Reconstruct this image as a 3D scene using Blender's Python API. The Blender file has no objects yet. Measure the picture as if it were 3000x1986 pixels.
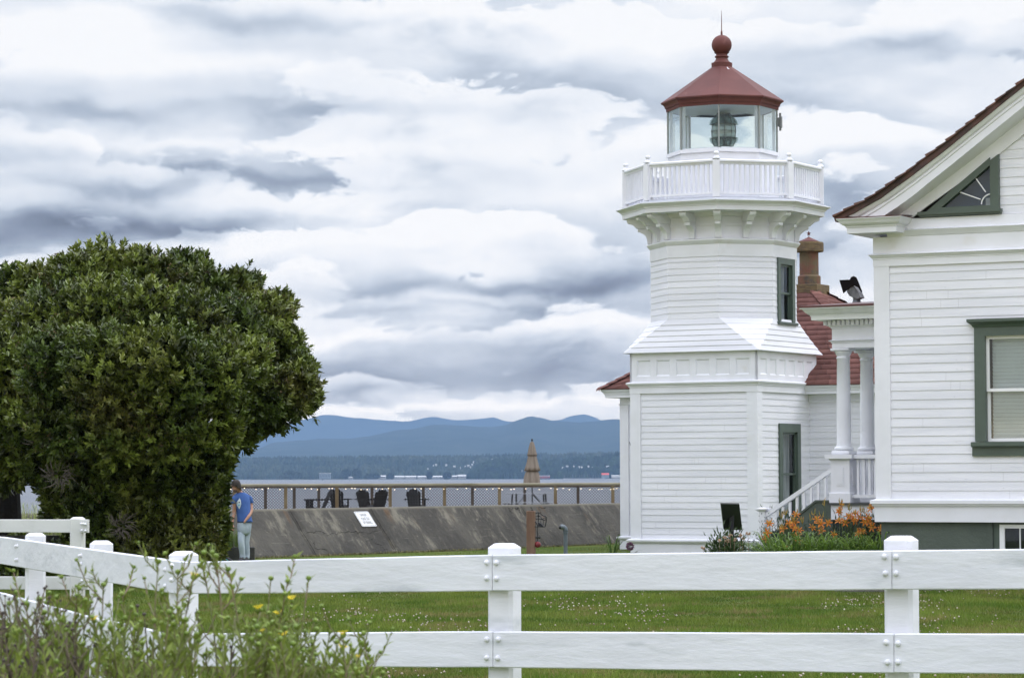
import bpy, math, random
import numpy as np
from mathutils import Vector, Matrix, noise as mnoise
PI = math.pi
R = math.radians
random.seed(7)
rng = np.random.default_rng(7)
SC = bpy.context.scene
COL = SC.collection

# ------------------------------------------------------------------ camera
F = 8500.0                                   # focal length in photo pixels (3000 wide)
PITCH = math.atan((1398 - 993) / F)
ROLL = -0.0035
EYE = 1.65
cam_d = bpy.data.cameras.new("camera")
cam = bpy.data.objects.new("camera", cam_d)
COL.objects.link(cam)
cam_d.sensor_width = 36.0
cam_d.lens = F / 3000 * 36.0
cam_d.clip_start = 0.5
cam_d.clip_end = 60000
CAMR = (Matrix.Rotation(PI / 2 + PITCH, 3, 'X') @ Matrix.Rotation(ROLL, 3, 'Z'))
cam.matrix_world = Matrix.Translation((0, 0, EYE)) @ CAMR.to_4x4()
cam_d.dof.use_dof = True
cam_d.dof.focus_distance = 44.0
cam_d.dof.aperture_fstop = 15.0
SC.camera = cam
SC.render.resolution_x = 1024
SC.render.resolution_y = 677

# ------------------------------------------------------------------ exposure
SC.view_settings.view_transform = 'Standard'
SC.view_settings.look = 'None'
SC.view_settings.exposure = 0.30
SC.view_settings.gamma = 1.0
SC.view_settings.use_curve_mapping = False
SC.render.engine = 'CYCLES'
cy = SC.cycles
cy.max_bounces = 8
cy.diffuse_bounces = 3
cy.glossy_bounces = 3
cy.transmission_bounces = 4
cy.transparent_max_bounces = 12
cy.volume_bounces = 1
cy.use_denoising = True
cy.sample_clamp_indirect = 6.0

# ------------------------------------------------------------------ sun
SUN_EL, SUN_AZ = R(52), R(72)                # azimuth clockwise from the view direction
sd = bpy.data.lights.new("sun", 'SUN')
sd.energy = 0.9
sd.angle = R(24)
sd.color = (1.0, 0.965, 0.92)
sun = bpy.data.objects.new("sun", sd)
COL.objects.link(sun)
sdir = Vector((math.sin(SUN_AZ) * math.cos(SUN_EL), math.cos(SUN_AZ) * math.cos(SUN_EL), math.sin(SUN_EL)))
sun.rotation_euler = sdir.to_track_quat('Z', 'Y').to_euler()
sun.location = (0, 0, 60)

# ------------------------------------------------------------------ world: cloudy sky
HAZE_D = 5.6e-5                              # density of the haze box built at the end
HAZE_TOP = 600.0
HAZE_C = (.25, .39, .605, 1)
HAZE_L = (.205, .335, .54)                     # radiance the haze tends to over a long path
CLOUD_K = 0.80
# dark and bright masses of cloud: photo x, y, half-width, half-height, darkness
CLOUDS = [(250, 665, 430, 62, .62), (0, 740, 330, 60, .45), (560, 655, 260, 34, .30), (640, 520, 480, 22, .38), (250, 545, 380, 20, .26), (130, 480, 300, 18, .15),
          (1450, 825, 380, 30, .46), (1780, 800, 190, 38, .42), (1130, 850, 240, 18, .22), (2440, 610, 230, 70, .36), (2440, 770, 180, 40, .34),
          (620, 50, 330, 28, .30), (1000, 75, 260, 26, .22), (1400, 130, 190, 60, .36), (2640, 160, 330, 30, .36), (950, 320, 380, 28, .34), (330, 350, 330, 30, .34),
          (1330, 300, 110, 110, .08), (1300, 1100, 620, 52, .24), (1480, 1030, 420, 26, .20), (1150, 1010, 600, 60, .10), (1050, 1130, 240, 22, .22), (1650, 1100, 240, 40, .10), (1250, 905, 260, 14, .20), (1640, 905, 180, 16, .22),
          (1800, 60, 700, 110, -.42), (150, 110, 330, 50, -.55), (500, 190, 460, 40, -.42), (500, 430, 520, 24, -.30), (1300, 660, 420, 50, -.40), (700, 740, 260, 70, -.55), (60, 850, 200, 40, -.3),
          (2050, 420, 700, 60, -.2), (1010, 985, 190, 22, -.40), (1720, 940, 160, 30, -.40), (1300, 960, 200, 16, -.2), (1240, 1196, 900, 14, -.42), (1700, 560, 400, 60, -.2), (2480, 400, 160, 70, -.35), (2480, 900, 160, 40, -.4), (2800, 60, 300, 40, -.3)]
world = bpy.data.worlds.new("World")
SC.world = world
world.use_nodes = True
world.cycles.sampling_method = 'MANUAL'
world.cycles.sample_map_resolution = 512
wn = world.node_tree
for n in list(wn.nodes):
    wn.nodes.remove(n)


class G:
    """small helper that writes node graphs as expressions"""
    def __init__(s, tree):
        s.t = tree

    def n(s, kind, **kw):
        nd = s.t.nodes.new(kind)
        for k, v in kw.items():
            setattr(nd, k, v)
        return nd

    def put(s, sock, v):
        if isinstance(v, bpy.types.NodeSocket):
            s.t.links.new(v, sock)
        elif v is not None:
            sock.default_value = v

    def m(s, op, a, b=None, c=None, clamp=False):
        nd = s.n('ShaderNodeMath', operation=op)
        nd.use_clamp = clamp
        s.put(nd.inputs[0], a)
        if b is not None:
            s.put(nd.inputs[1], b)
        if c is not None:
            s.put(nd.inputs[2], c)
        return nd.outputs[0]

    def add(s, a, b): return s.m('ADD', a, b)
    def sub(s, a, b): return s.m('SUBTRACT', a, b)
    def mul(s, a, b): return s.m('MULTIPLY', a, b)
    def div(s, a, b): return s.m('DIVIDE', a, b)

    def rng(s, v, a, b, c=0.0, d=1.0, kind='SMOOTHSTEP'):
        nd = s.n('ShaderNodeMapRange', interpolation_type=kind)
        s.put(nd.inputs['Value'], v)
        for i, x in zip(('From Min', 'From Max', 'To Min', 'To Max'), (a, b, c, d)):
            s.put(nd.inputs[i], x)
        return nd.outputs['Result']

    def xyz(s, x, y, z):
        nd = s.n('ShaderNodeCombineXYZ')
        for i, v in enumerate((x, y, z)):
            s.put(nd.inputs[i], v)
        return nd.outputs[0]

    def noise(s, vec, scale, detail=6.0, rough=0.55, dist=0.0, lac=2.0):
        nd = s.n('ShaderNodeTexNoise')
        s.put(nd.inputs['Vector'], vec)
        nd.inputs['Scale'].default_value = scale
        nd.inputs['Detail'].default_value = detail
        nd.inputs['Roughness'].default_value = rough
        nd.inputs['Lacunarity'].default_value = lac
        nd.inputs['Distortion'].default_value = dist
        return nd.outputs['Fac']

    def mix(s, f, a, b, blend='MIX'):
        nd = s.n('ShaderNodeMix', data_type='RGBA', blend_type=blend)
        s.put(nd.inputs[0], f)
        s.put(nd.inputs[6], a)
        s.put(nd.inputs[7], b)
        return nd.outputs[2]

    def ramp(s, v, stops, interp='LINEAR'):
        nd = s.n('ShaderNodeValToRGB')
        nd.color_ramp.interpolation = interp
        el = nd.color_ramp.elements
        while len(el) > 1:
            el.remove(el[-1])
        el[0].position = stops[0][0]
        el[0].color = (*stops[0][1], 1)
        for p, c in stops[1:]:
            e = el.new(p)
            e.color = (*c, 1)
        s.put(nd.inputs[0], v)
        return nd.outputs[0]


g = G(wn)
tc = g.n('ShaderNodeTexCoord').outputs['Generated']
sep = g.n('ShaderNodeSeparateXYZ')
wn.links.new(tc, sep.inputs[0])
X, Y, Z = sep.outputs
az = g.m('ARCTAN2', X, Y)                              # clockwise from the view direction
el = g.m('ARCSINE', Z)
elp = g.m('MAXIMUM', el, 0.0)
# cloud rows crowd together towards the horizon
den = g.add(elp, 0.085)
cu = g.div(az, den)
cv = g.div(1.0, den)


def blob(azc, elc, sa, se, amp):
    a = g.div(g.sub(azw, azc), sa)
    b = g.div(g.sub(elw, elc), se)
    q = g.add(g.mul(a, a), g.mul(b, b))
    return g.mul(g.m('EXPONENT', g.mul(q, -1.0)), amp)


def pxa(px, py): return ((px - 1500) / F, (1398 - py) / F)


wv = g.xyz(g.mul(az, 22.0), g.mul(el, 36.0), 5.0)
w1 = g.noise(wv, 1.0, 6, 0.52)
w2 = g.noise(g.xyz(g.mul(az, 22.0), g.mul(el, 36.0), 25.0), 1.0, 6, 0.52)
azw = g.add(az, g.mul(g.sub(w1, 0.5), 0.060))
elw = g.add(el, g.mul(g.sub(w2, 0.5), 0.026))
# billows: rounded puffs, finer towards the horizon
near = g.div(1.0, g.add(0.55, g.mul(elp, 7.0)))
def billow(seed, fx, fy, detail, dz=0.0):
    nd = g.n('ShaderNodeTexNoise', noise_type='FBM')
    g.put(nd.inputs['Vector'], g.xyz(g.mul(azw, fx), g.mul(g.add(elw, dz), fy), seed))
    nd.inputs['Scale'].default_value = 1.0; nd.inputs['Detail'].default_value = detail; nd.inputs['Roughness'].default_value = 0.5
    return g.m('ABSOLUTE', g.mul(g.sub(nd.outputs['Fac'], 0.5), 2.0))
b0 = billow(3.0, 30.0, 62.0, 5.0)
b1 = billow(13.0, 64.0, 120.0, 4.0)
puff = g.add(g.mul(b0, 0.74), g.mul(b1, 0.22))
R0 = g.noise(g.xyz(g.mul(az, 8.0), g.mul(el, 22.0), 31.0), 1.5, 4, 0.45)
R1 = g.noise(g.xyz(g.mul(az, 10.0), g.mul(el, 24.0), 51.0), 1.7, 5, 0.5)
rows_ = g.mul(g.m('LOGARITHM', g.add(elp, 0.040), 2.718281828), 3.9)
wrp = g.add(g.mul(g.sub(R0, 0.5), 3.4), g.mul(puff, -0.95))
ph = g.m('FRACT', g.add(g.add(rows_, wrp), 20.35))
under = g.mul(g.rng(ph, 0.0, 0.16), g.rng(ph, 0.10, 1.0, 1.0, 0.0))
amp_ = g.rng(g.noise(g.xyz(g.mul(az, 9.0), g.mul(el, 20.0), 71.0), 1.3, 3, 0.5), 0.36, 0.64, 0.20, 0.62)
amp_ = g.mul(amp_, g.rng(el, 0.0, 0.05, 0.45, 1.0))
base = g.mul(g.sub(under, 0.40), amp_)
base = g.add(base, g.mul(g.sub(R1, 0.5), 0.40))
base = g.add(base, g.mul(g.sub(0.22, puff), 0.20))
for (px, py, sx, sy, amp) in CLOUDS:
    a_, e_ = pxa(px, py)
    base = g.add(base, blob(a_, e_, sx / F, sy / F, amp))
base = g.add(g.mul(base, 0.80), 0.225)
inview = g.rng(el, 0.17, 0.45, 1.0, 0.35)
base = g.mul(base, inview)
CLOUD = g.ramp(base, [(0.0, (0.965, 0.98, 1.01)), (0.16, (0.86, 0.90, 0.965)), (0.36, (0.66, 0.73, 0.83)),
                      (0.58, (0.43, 0.505, 0.62)), (0.80, (0.285, 0.345, 0.455)), (1.0, (0.18, 0.225, 0.305))])
# the air between the viewer and these clouds veils them; they are bright enough to show through it
Tr = g.m('EXPONENT', g.mul(g.div(HAZE_D * HAZE_TOP, g.m('TANGENT', g.m('MAXIMUM', el, 0.018))), -1.0))
veil = g.n('ShaderNodeVectorMath', operation='SCALE')
veil.inputs[0].default_value = HAZE_L
g.put(veil.inputs[3], g.sub(1.0, Tr))
csub = g.n('ShaderNodeVectorMath', operation='SUBTRACT')
cpre = g.n('ShaderNodeVectorMath', operation='SCALE')
wn.links.new(CLOUD, cpre.inputs[0]); cpre.inputs[3].default_value = CLOUD_K
wn.links.new(cpre.outputs[0], csub.inputs[0]); wn.links.new(veil.outputs[0], csub.inputs[1])
cmaxn = g.n('ShaderNodeVectorMath', operation='MAXIMUM')
wn.links.new(csub.outputs[0], cmaxn.inputs[0]); cmaxn.inputs[1].default_value = (.045, .05, .055)
cdiv = g.n('ShaderNodeVectorMath', operation='SCALE')
wn.links.new(cmaxn.outputs[0], cdiv.inputs[0]); g.put(cdiv.inputs[3], g.div(1.0, Tr))
# an overcast sky is about three times brighter overhead than at the horizon
boost = g.add(1.0, g.mul(g.m('SINE', g.m('MAXIMUM', g.sub(elp, 0.17), 0.0)), 2.25))
sky = g.n('ShaderNodeTexSky', sky_type='NISHITA')
sky.sun_disc = False
sky.sun_elevation = SUN_EL
sky.sun_rotation = SUN_AZ
sky.altitude = 5
cl = g.n('ShaderNodeVectorMath', operation='SCALE')
wn.links.new(cdiv.outputs[0], cl.inputs[0])
g.put(cl.inputs[3], g.mul(boost, 11.1))
tint = g.n('ShaderNodeVectorMath', operation='MULTIPLY')
wn.links.new(cl.outputs[0], tint.inputs[0]); tint.inputs[1].default_value = (.975, .985, 1.055)
over = g.mix(g.rng(el, .17, .5), cl.outputs[0], tint.outputs[0])
skycol = g.mix(0.97, sky.outputs[0], over)
bg = g.n('ShaderNodeBackground')
wn.links.new(skycol, bg.inputs[0])
bg.inputs[1].default_value = 0.09
wo = g.n('ShaderNodeOutputWorld')
wn.links.new(bg.outputs[0], wo.inputs[0])

# ------------------------------------------------------------------ helpers
CAMO = Vector((0, 0, EYE))


def ray(px, py):
    return CAMR @ Vector((px - 1500, -(py - 993), -F))


def at(px, py, D):
    d = ray(px, py)
    return CAMO + d * (D / d.y)


def tag(o, label=None, cat=None, group=None, kind=None):
    if label: o["label"] = label
    if cat: o["category"] = cat
    if group: o["group"] = group
    if kind: o["kind"] = kind
    return o


def empty(name, loc=(0, 0, 0), rz=0.0, label=None, cat=None, group=None):
    o = bpy.data.objects.new(name, None)
    o.empty_display_size = 0.3
    COL.objects.link(o)
    o.location = loc
    o.rotation_euler = (0, 0, rz)
    return tag(o, label, cat, group)


def copy_tree(o, parent=None):
    c = o.copy()
    COL.objects.link(c)
    if parent is not None:
        c.parent = parent
    for ch in list(o.children):
        copy_tree(ch, c)
    return c


class MB:
    def __init__(s, M=None):
        s.v = []; s.f = []; s.M = M or Matrix.Identity(4)

    def add(s, vs, fs):
        b = len(s.v)
        s.v += [tuple(s.M @ Vector(p)) for p in vs]
        s.f += [tuple(b + i for i in f) for f in fs]
        return s

    def box(s, x0, x1, y0, y1, z0, z1, bev=0.0):
        if bev <= 0:
            vs = [(x, y, z) for z in (z0, z1) for (x, y) in ((x0, y0), (x1, y0), (x1, y1), (x0, y1))]
            return s.add(vs, [(0, 3, 2, 1), (4, 5, 6, 7), (0, 1, 5, 4), (1, 2, 6, 5), (2, 3, 7, 6), (3, 0, 4, 7)])
        b = bev
        def ring(i, z):
            return [(x0 + i + b, y0 + i, z), (x1 - i - b, y0 + i, z), (x1 - i, y0 + i + b, z), (x1 - i, y1 - i - b, z),
                    (x1 - i - b, y1 - i, z), (x0 + i + b, y1 - i, z), (x0 + i, y1 - i - b, z), (x0 + i, y0 + i + b, z)]
        return s.loft([ring(b, z0), ring(0, z0 + b), ring(0, z1 - b), ring(b, z1)], True, True)

    def loft(s, rings, cap0=False, cap1=False, closed=True, skip=()):
        n = len(rings[0]); vs = []; fs = []
        for r in rings: vs += list(r)
        for i in range(len(rings) - 1):
            for j in range(n if closed else n - 1):
                if (i, j) in skip: continue
                k = (j + 1) % n
                fs.append((i * n + j, i * n + k, (i + 1) * n + k, (i + 1) * n + j))
        if cap0: fs.append(tuple(reversed(range(n))))
        if cap1: fs.append(tuple(range((len(rings) - 1) * n, len(rings) * n)))
        return s.add(vs, fs)

    def lathe(s, prof, seg=24, cx=0, cy=0, fn=None, cap=True):
        rings = []
        for (r, z) in prof:
            rr = []
            for k in range(seg):
                a = 2 * PI * k / seg
                q = r * (fn(a, z) if fn else 1)
                rr.append((cx + q * math.cos(a), cy + q * math.sin(a), z))
            rings.append(rr)
        return s.loft(rings, cap, cap)

    def tube(s, pts, rad, seg=8, cap=True):
        pts = [Vector(p) for p in pts]
        rings = []
        up = Vector((0, 0, 1))
        for i, p in enumerate(pts):
            t = (pts[min(i + 1, len(pts) - 1)] - pts[max(i - 1, 0)]).normalized()
            a = t.cross(up)
            if a.length < 1e-3: a = t.cross(Vector((1, 0, 0)))
            a.normalize(); b = t.cross(a).normalized()
            r = rad[i] if isinstance(rad, (list, tuple)) else rad
            rings.append([tuple(p + a * (r * math.cos(2 * PI * k / seg)) + b * (r * math.sin(2 * PI * k / seg))) for k in range(seg)])
        return s.loft(rings, cap, cap)

    def prism(s, poly, axis, a, b):
        """poly: 2D points; axis 'x','y','z' extrusion from a to b. 2D = the other two axes in order"""
        def mk(p, t):
            return {'x': (t, p[0], p[1]), 'y': (p[0], t, p[1]), 'z': (p[0], p[1], t)}[axis]
        n = len(poly)
        return s.add([mk(p, a) for p in poly] + [mk(p, b) for p in poly],
                     [tuple(reversed(range(n))), tuple(range(n, 2 * n))] + [(i, (i + 1) % n, n + (i + 1) % n, n + i) for i in range(n)])

    def sweep(s, path, prof, closed=False):
        """moulding: profile [(out, z)] along a 2D path; 'out' is to the right of travel"""
        n = len(path); P = [Vector((p[0], p[1])) for p in path]
        mit = []
        for i in range(n):
            a = P[i] - P[i - 1] if (i > 0 or closed) else None
            b = P[(i + 1) % n] - P[i] if (i < n - 1 or closed) else None
            na = Vector((a.y, -a.x)).normalized() if a is not None else None
            nb = Vector((b.y, -b.x)).normalized() if b is not None else None
            if na is None: mit.append(nb)
            elif nb is None: mit.append(na)
            else:
                m = (na + nb).normalized()
                mit.append(m / max(0.2, m.dot(na)))
        k = len(prof)
        vs = [(P[i].x + mit[i].x * o, P[i].y + mit[i].y * o, z) for i in range(n) for (o, z) in prof]
        fs = []
        for i in range(n if closed else n - 1):
            j = (i + 1) % n
            for q in range(k):
                w = (q + 1) % k
                fs.append((i * k + q, i * k + w, j * k + w, j * k + q))
        if not closed:
            fs.append(tuple(range(k))); fs.append(tuple(reversed(range((n - 1) * k, n * k))))
        return s.add(vs, fs)

    def sphere(s, c, r, seg=12, rings=8, sc=(1, 1, 1)):
        rr = []
        for i in range(rings + 1):
            t = PI * i / rings
            q = max(math.sin(t), 1e-3)
            rr.append([(c[0] + r * sc[0] * q * math.cos(2 * PI * k / seg), c[1] + r * sc[1] * q * math.sin(2 * PI * k / seg), c[2] - r * sc[2] * math.cos(t)) for k in range(seg)])
        return s.loft(rr, True, True)

    def build(s, name, mat, parent=None, smooth=False, fix=True):
        me = bpy.data.meshes.new(name)
        me.from_pydata(s.v, [], s.f)
        if fix:
            import bmesh
            bm = bmesh.new(); bm.from_mesh(me)
            bmesh.ops.recalc_face_normals(bm, faces=bm.faces)
            bm.to_mesh(me); bm.free()
        if smooth:
            me.polygons.foreach_set('use_smooth', [True] * len(me.polygons))
        me.materials.append(mat)
        me.update()
        o = bpy.data.objects.new(name, me)
        COL.objects.link(o)
        if parent is not None: o.parent = parent
        return o


def npmesh(name, verts, faces, mat, parent=None, rnd=None, smooth=False):
    """verts (N,3), faces (M,k) constant k; rnd: one float per face"""
    me = bpy.data.meshes.new(name)
    nv, (nf, k) = len(verts), faces.shape
    me.vertices.add(nv)
    me.vertices.foreach_set('co', np.ascontiguousarray(verts, dtype=np.float32).ravel())
    me.loops.add(nf * k)
    me.loops.foreach_set('vertex_index', faces.astype(np.int32).ravel())
    me.polygons.add(nf)
    me.polygons.foreach_set('loop_start', np.arange(0, nf * k, k, dtype=np.int32))
    me.polygons.foreach_set('loop_total', np.full(nf, k, dtype=np.int32))
    if smooth: me.polygons.foreach_set('use_smooth', np.ones(nf, dtype=bool))
    me.update(calc_edges=True)
    if rnd is not None:
        at_ = me.attributes.new('rnd', 'FLOAT', 'FACE')
        at_.data.foreach_set('value', rnd.astype(np.float32))
    me.materials.append(mat)
    o = bpy.data.objects.new(name, me)
    COL.objects.link(o)
    if parent is not None: o.parent = parent
    return o


def unit(a): return a / np.maximum(np.linalg.norm(a, axis=-1, keepdims=True), 1e-9)


def leaf_arrays(P, axis, L, W, droop=0.15, up=None):
    """one folded leaf (2 quads) for each base point"""
    n = len(P)
    axis = unit(axis)
    u = up if up is not None else unit(rng.normal(size=(n, 3)) * 0.7 + np.array([0, 0, 1.0]))
    side = unit(np.cross(axis, u)); nor = np.cross(side, axis)
    L = np.broadcast_to(L, (n,))[:, None]; W = np.broadcast_to(W, (n,))[:, None]
    mid = P + axis * L * 0.5
    tip = P + axis * L - nor * L * droop
    a = mid + side * W * 0.5 + nor * W * 0.22
    b = mid - side * W * 0.5 + nor * W * 0.22
    V = np.stack([P, a, mid, tip, b], axis=1).reshape(-1, 3)
    i = (np.arange(n) * 5)[:, None]
    Fq = np.concatenate([i + np.array([[0, 1, 3, 2]]), i + np.array([[0, 2, 3, 4]])], axis=1).reshape(-1, 4)
    return V, Fq


# ------------------------------------------------------------------ materials
MATS = {}


def mat(name, c1, c2=None, rough=0.6, scale=3.0, detail=4, lo=0.35, hi=0.65, bump=0.0, bscale=None, metal=0.0, stretch=(1, 1, 1),
        c3=None, s3=1.0, lo3=0.6, hi3=0.75, spec=0.4, emit=None, rattr=0.0, transl=0.0, coat=0.0):
    m = bpy.data.materials.new(name)
    m.use_nodes = True
    t = m.node_tree
    q = G(t)
    p = t.nodes['Principled BSDF']
    p.inputs['Roughness'].default_value = rough
    p.inputs['Metallic'].default_value = metal
    p.inputs['Specular IOR Level'].default_value = spec
    p.inputs['Coat Weight'].default_value = coat
    co = q.n('ShaderNodeTexCoord').outputs['Object']
    mp = q.n('ShaderNodeMapping')
    mp.inputs['Scale'].default_value = stretch
    t.links.new(co, mp.inputs[0])
    vec = mp.outputs[0]
    col = (*c1, 1)
    if c2 is not None:
        f = q.rng(q.noise(vec, scale, detail), lo, hi)
        col = q.mix(f, (*c1, 1), (*c2, 1))
    if c3 is not None:
        f3 = q.rng(q.noise(vec, s3, 5, 0.6), lo3, hi3)
        col = q.mix(f3, col, (*c3, 1))
    if rattr > 0:
        at_ = q.n('ShaderNodeAttribute')
        at_.attribute_name = 'rnd'
        br = q.rng(at_.outputs['Fac'], 0, 1, 1 - rattr, 1 + rattr, 'LINEAR')
        vm = q.n('ShaderNodeVectorMath', operation='SCALE')
        q.put(vm.inputs[0], col if isinstance(col, bpy.types.NodeSocket) else col[:3])
        t.links.new(br, vm.inputs[3])
        col = vm.outputs[0]
    q.put(p.inputs['Base Color'], col)
    if bump > 0:
        bn = q.n('ShaderNodeBump')
        bn.inputs['Strength'].default_value = 1.0
        bn.inputs['Distance'].default_value = bump
        t.links.new(q.noise(vec, bscale or scale * 4, 6, 0.6), bn.inputs['Height'])
        t.links.new(bn.outputs[0], p.inputs['Normal'])
    if emit:
        p.inputs['Emission Color'].default_value = (*emit[0], 1)
        p.inputs['Emission Strength'].default_value = emit[1]
    if transl > 0:
        tr = q.n('ShaderNodeBsdfTranslucent')
        q.put(tr.inputs[0], col)
        mx = q.n('ShaderNodeMixShader')
        mx.inputs[0].default_value = transl
        t.links.new(p.outputs[0], mx.inputs[1])
        t.links.new(tr.outputs[0], mx.inputs[2])
        t.links.new(mx.outputs[0], t.nodes['Material Output'].inputs[0])
    m['rough'] = rough
    MATS[name] = m
    return m


WHITE = mat('white_paint', (.785, .79, .845), (.70, .71, .765), rough=.42, scale=1.3, detail=3, bump=.003, bscale=9, stretch=(.35, .35, 5.5), c3=(.58, .575, .575), s3=1.9, lo3=.60, hi3=.76)
TRIMW = mat('white_trim_paint', (.775, .785, .84), (.725, .735, .78), rough=.4, scale=2.0, detail=6, c3=(.66, .65, .64), s3=1.7, lo3=.60, hi3=.85)
FENCEW = mat('weathered_white_fence_paint', (.78, .79, .85), (.69, .70, .75), rough=.5, scale=1.6, detail=8, lo=.35, hi=.75, bump=.006, bscale=5,
             stretch=(.35, 1, 2.2), c3=(.50, .53, .57), s3=1.15, lo3=.56, hi3=.74)
RAILW = mat('painted_fence_board', (.76, .775, .84), (.66, .675, .74), rough=.5, scale=1.6, detail=8, lo=.35, hi=.75, bump=.007, bscale=6,
            stretch=(.30, 1, 2.4), c3=(.52, .55, .60), s3=1.9, lo3=.55, hi3=.74)
GREEN = mat('dark_green_trim_paint', (.082, .112, .092), (.072, .098, .080), rough=.38, scale=3)
FOUND = mat('green_foundation_paint', (.088, .108, .090), (.072, .090, .076), rough=.7, scale=2, bump=.01, bscale=14)
REDM = mat('dark_red_roof_paint', (.128, .043, .037), (.100, .034, .030), rough=.62, spec=.25, scale=1.5, detail=7, c3=(.17, .075, .066), s3=4, lo3=.62, hi3=.8)
SHING = mat('faded_red_shingle', (.185, .088, .076), (.145, .070, .062), rough=.85, spec=.15, scale=2.2, detail=7, c3=(.27, .135, .105), s3=1.1, lo3=.55, hi3=.75, bump=.01, bscale=18, rattr=.16)
SHINGB = mat('brown_shingle', (.10, .052, .042), (.055, .036, .032), rough=.8, scale=5, bump=.01, bscale=20)
REDMETAL = mat('red_metal_edge', (.11, .035, .032), (.085, .03, .028), rough=.45, scale=3)
GREYM = mat('grey_deck_metal', (.50, .52, .56), (.43, .45, .49), rough=.5, scale=3)
DARKM = mat('black_metal', (.012, .012, .014), (.02, .02, .022), rough=.5, scale=10)
BRONZE = mat('aged_bronze', (.12, .14, .13), (.07, .085, .08), rough=.4, scale=12, metal=.6)
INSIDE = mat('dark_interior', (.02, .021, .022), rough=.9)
CURT = mat('net_curtain', (.55, .56, .58), (.24, .25, .26), rough=.9, scale=14, stretch=(1, 1, .05))
BLIND = mat('white_blind', (.82, .86, .88), (.76, .80, .82), rough=.6, scale=2)
VINYL = mat('white_sash', (.80, .81, .83), rough=.3)
RUST = mat('rusty_terracotta_flue', (.165, .075, .05), (.135, .10, .055), rough=.8, scale=3.5, detail=7, lo=.4, hi=.6, c3=(.085, .07, .06), s3=4.5, lo3=.52, hi3=.7, bump=.012, bscale=20)
OCHRE = mat('ochre_stained_collar', (.175, .125, .06), (.10, .068, .043), rough=.8, scale=5, stretch=(1, 1, 6), c3=(.08, .07, .055), s3=6, lo3=.55, hi3=.7)
CONC = None


def concrete():
    m = mat('weathered_seawall_concrete', (.047, .044, .038), (.082, .077, .064), rough=.92, scale=1.0, detail=9, lo=.35, hi=.7, bump=.03, bscale=7)
    t = m.node_tree; q = G(t); p = t.nodes['Principled BSDF']
    base = p.inputs['Base Color'].links[0].from_socket
    co = q.n('ShaderNodeTexCoord').outputs['Object']
    sp = q.n('ShaderNodeSeparateXYZ'); t.links.new(co, sp.inputs[0])
    x, y, z = sp.outputs
    # rain streaks running down the batter, white lime, rust, fine speckle
    st = q.noise(q.xyz(q.mul(x, 2.6), 0.0, q.mul(z, 1.1)), 1.6, 9, .70)
    col = q.mix(q.rng(st, .52, .72), base, (.115, .103, .078, 1))
    st2 = q.noise(q.xyz(q.mul(x, 1.4), 4.0, q.mul(z, 1.3)), 1.0, 9, .7)
    col = q.mix(q.mul(q.rng(st2, .54, .70), .75), col, (.028, .028, .027, 1))
    lime = q.mul(q.rng(q.noise(q.xyz(q.mul(x, 1.6), 0, q.mul(z, 2.6)), 2.6, 9, .72), .60, .70), .75)
    col = q.mix(lime, col, (.27, .245, .19, 1))
    lime2 = q.mul(q.rng(q.noise(q.xyz(q.mul(x, 1.1), 9.0, q.mul(z, .7)), 1.5, 10, .74), .54, .66), .75)
    col = q.mix(lime2, col, (.20, .185, .145, 1))
    for zc in (.46, .74, .30):                       # lift lines where boards met
        w = q.noise(q.xyz(q.mul(x, 1.3), zc * 9, 0), 2.0, 5, .6)
        dz = q.m('ABSOLUTE', q.sub(q.add(z, q.mul(q.sub(w, .5), .10)), zc))
        f = q.mul(q.rng(dz, .002, .007, 1, 0), q.rng(q.noise(q.xyz(x, zc, 2), 2.4, 6), .52, .62, 0, .30))
        col = q.mix(f, col, (.28, .26, .21, 1))
    rust = q.mul(q.rng(q.noise(q.xyz(q.mul(x, 2.0), 5, q.mul(z, .5)), 1.2, 5), .58, .70), q.rng(z, .45, .95))
    col = q.mix(q.mul(rust, .7), col, (.12, .065, .028, 1))
    ledge = q.rng(z, .93, .97)
    col = q.mix(q.mul(ledge, .6), col, (.125, .115, .085, 1))
    sp2 = q.noise(co, 26.0, 3, .7)
    col = q.mix(q.rng(sp2, .60, .75, 0, .6), col, (.16, .15, .13, 1))
    t.links.new(col, p.inputs['Base Color'])
    return m


CONC = concrete()
CONC2 = mat('dark_planter_concrete', (.028, .030, .027), (.05, .05, .044), rough=.9, scale=4, bump=.01)
BARK = mat('dark_bark', (.045, .036, .028), (.085, .07, .055), rough=.9, scale=9, stretch=(1, 1, .25), bump=.02)
TWIG = mat('grey_twigs', (.12, .10, .09), (.19, .165, .15), rough=.9, scale=6)
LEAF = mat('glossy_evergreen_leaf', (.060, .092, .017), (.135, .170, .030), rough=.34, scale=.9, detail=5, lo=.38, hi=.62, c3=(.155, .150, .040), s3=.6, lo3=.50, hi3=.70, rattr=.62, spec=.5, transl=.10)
SEEDH = mat('brown_flower_head', (.13, .085, .05), (.18, .13, .075), rough=.9, scale=4, rattr=.3)
WOODR = mat('weathered_deck_wood', (.135, .098, .055), (.19, .15, .09), rough=.85, scale=5, stretch=(1, 1, .3), c3=(.07, .05, .03), s3=2)
WOODG = mat('mossy_top_rail', (.22, .205, .15), (.30, .28, .21), rough=.9, scale=3, stretch=(.4, 1, 1), c3=(.14, .125, .075), s3=1.4, lo3=.5, hi3=.7)
WOODD = mat('dark_back_post', (.06, .045, .035), (.085, .065, .048), rough=.9, scale=6)
POSTW = mat('reddish_wood_post', (.155, .09, .062), (.21, .13, .09), rough=.85, scale=6, stretch=(1.6, 1.6, .25), bump=.01)
CHAIRB = mat('black_chair_slats', (.004, .004, .005), (.008, .008, .009), spec=.12, rough=.7, scale=8)
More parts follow.
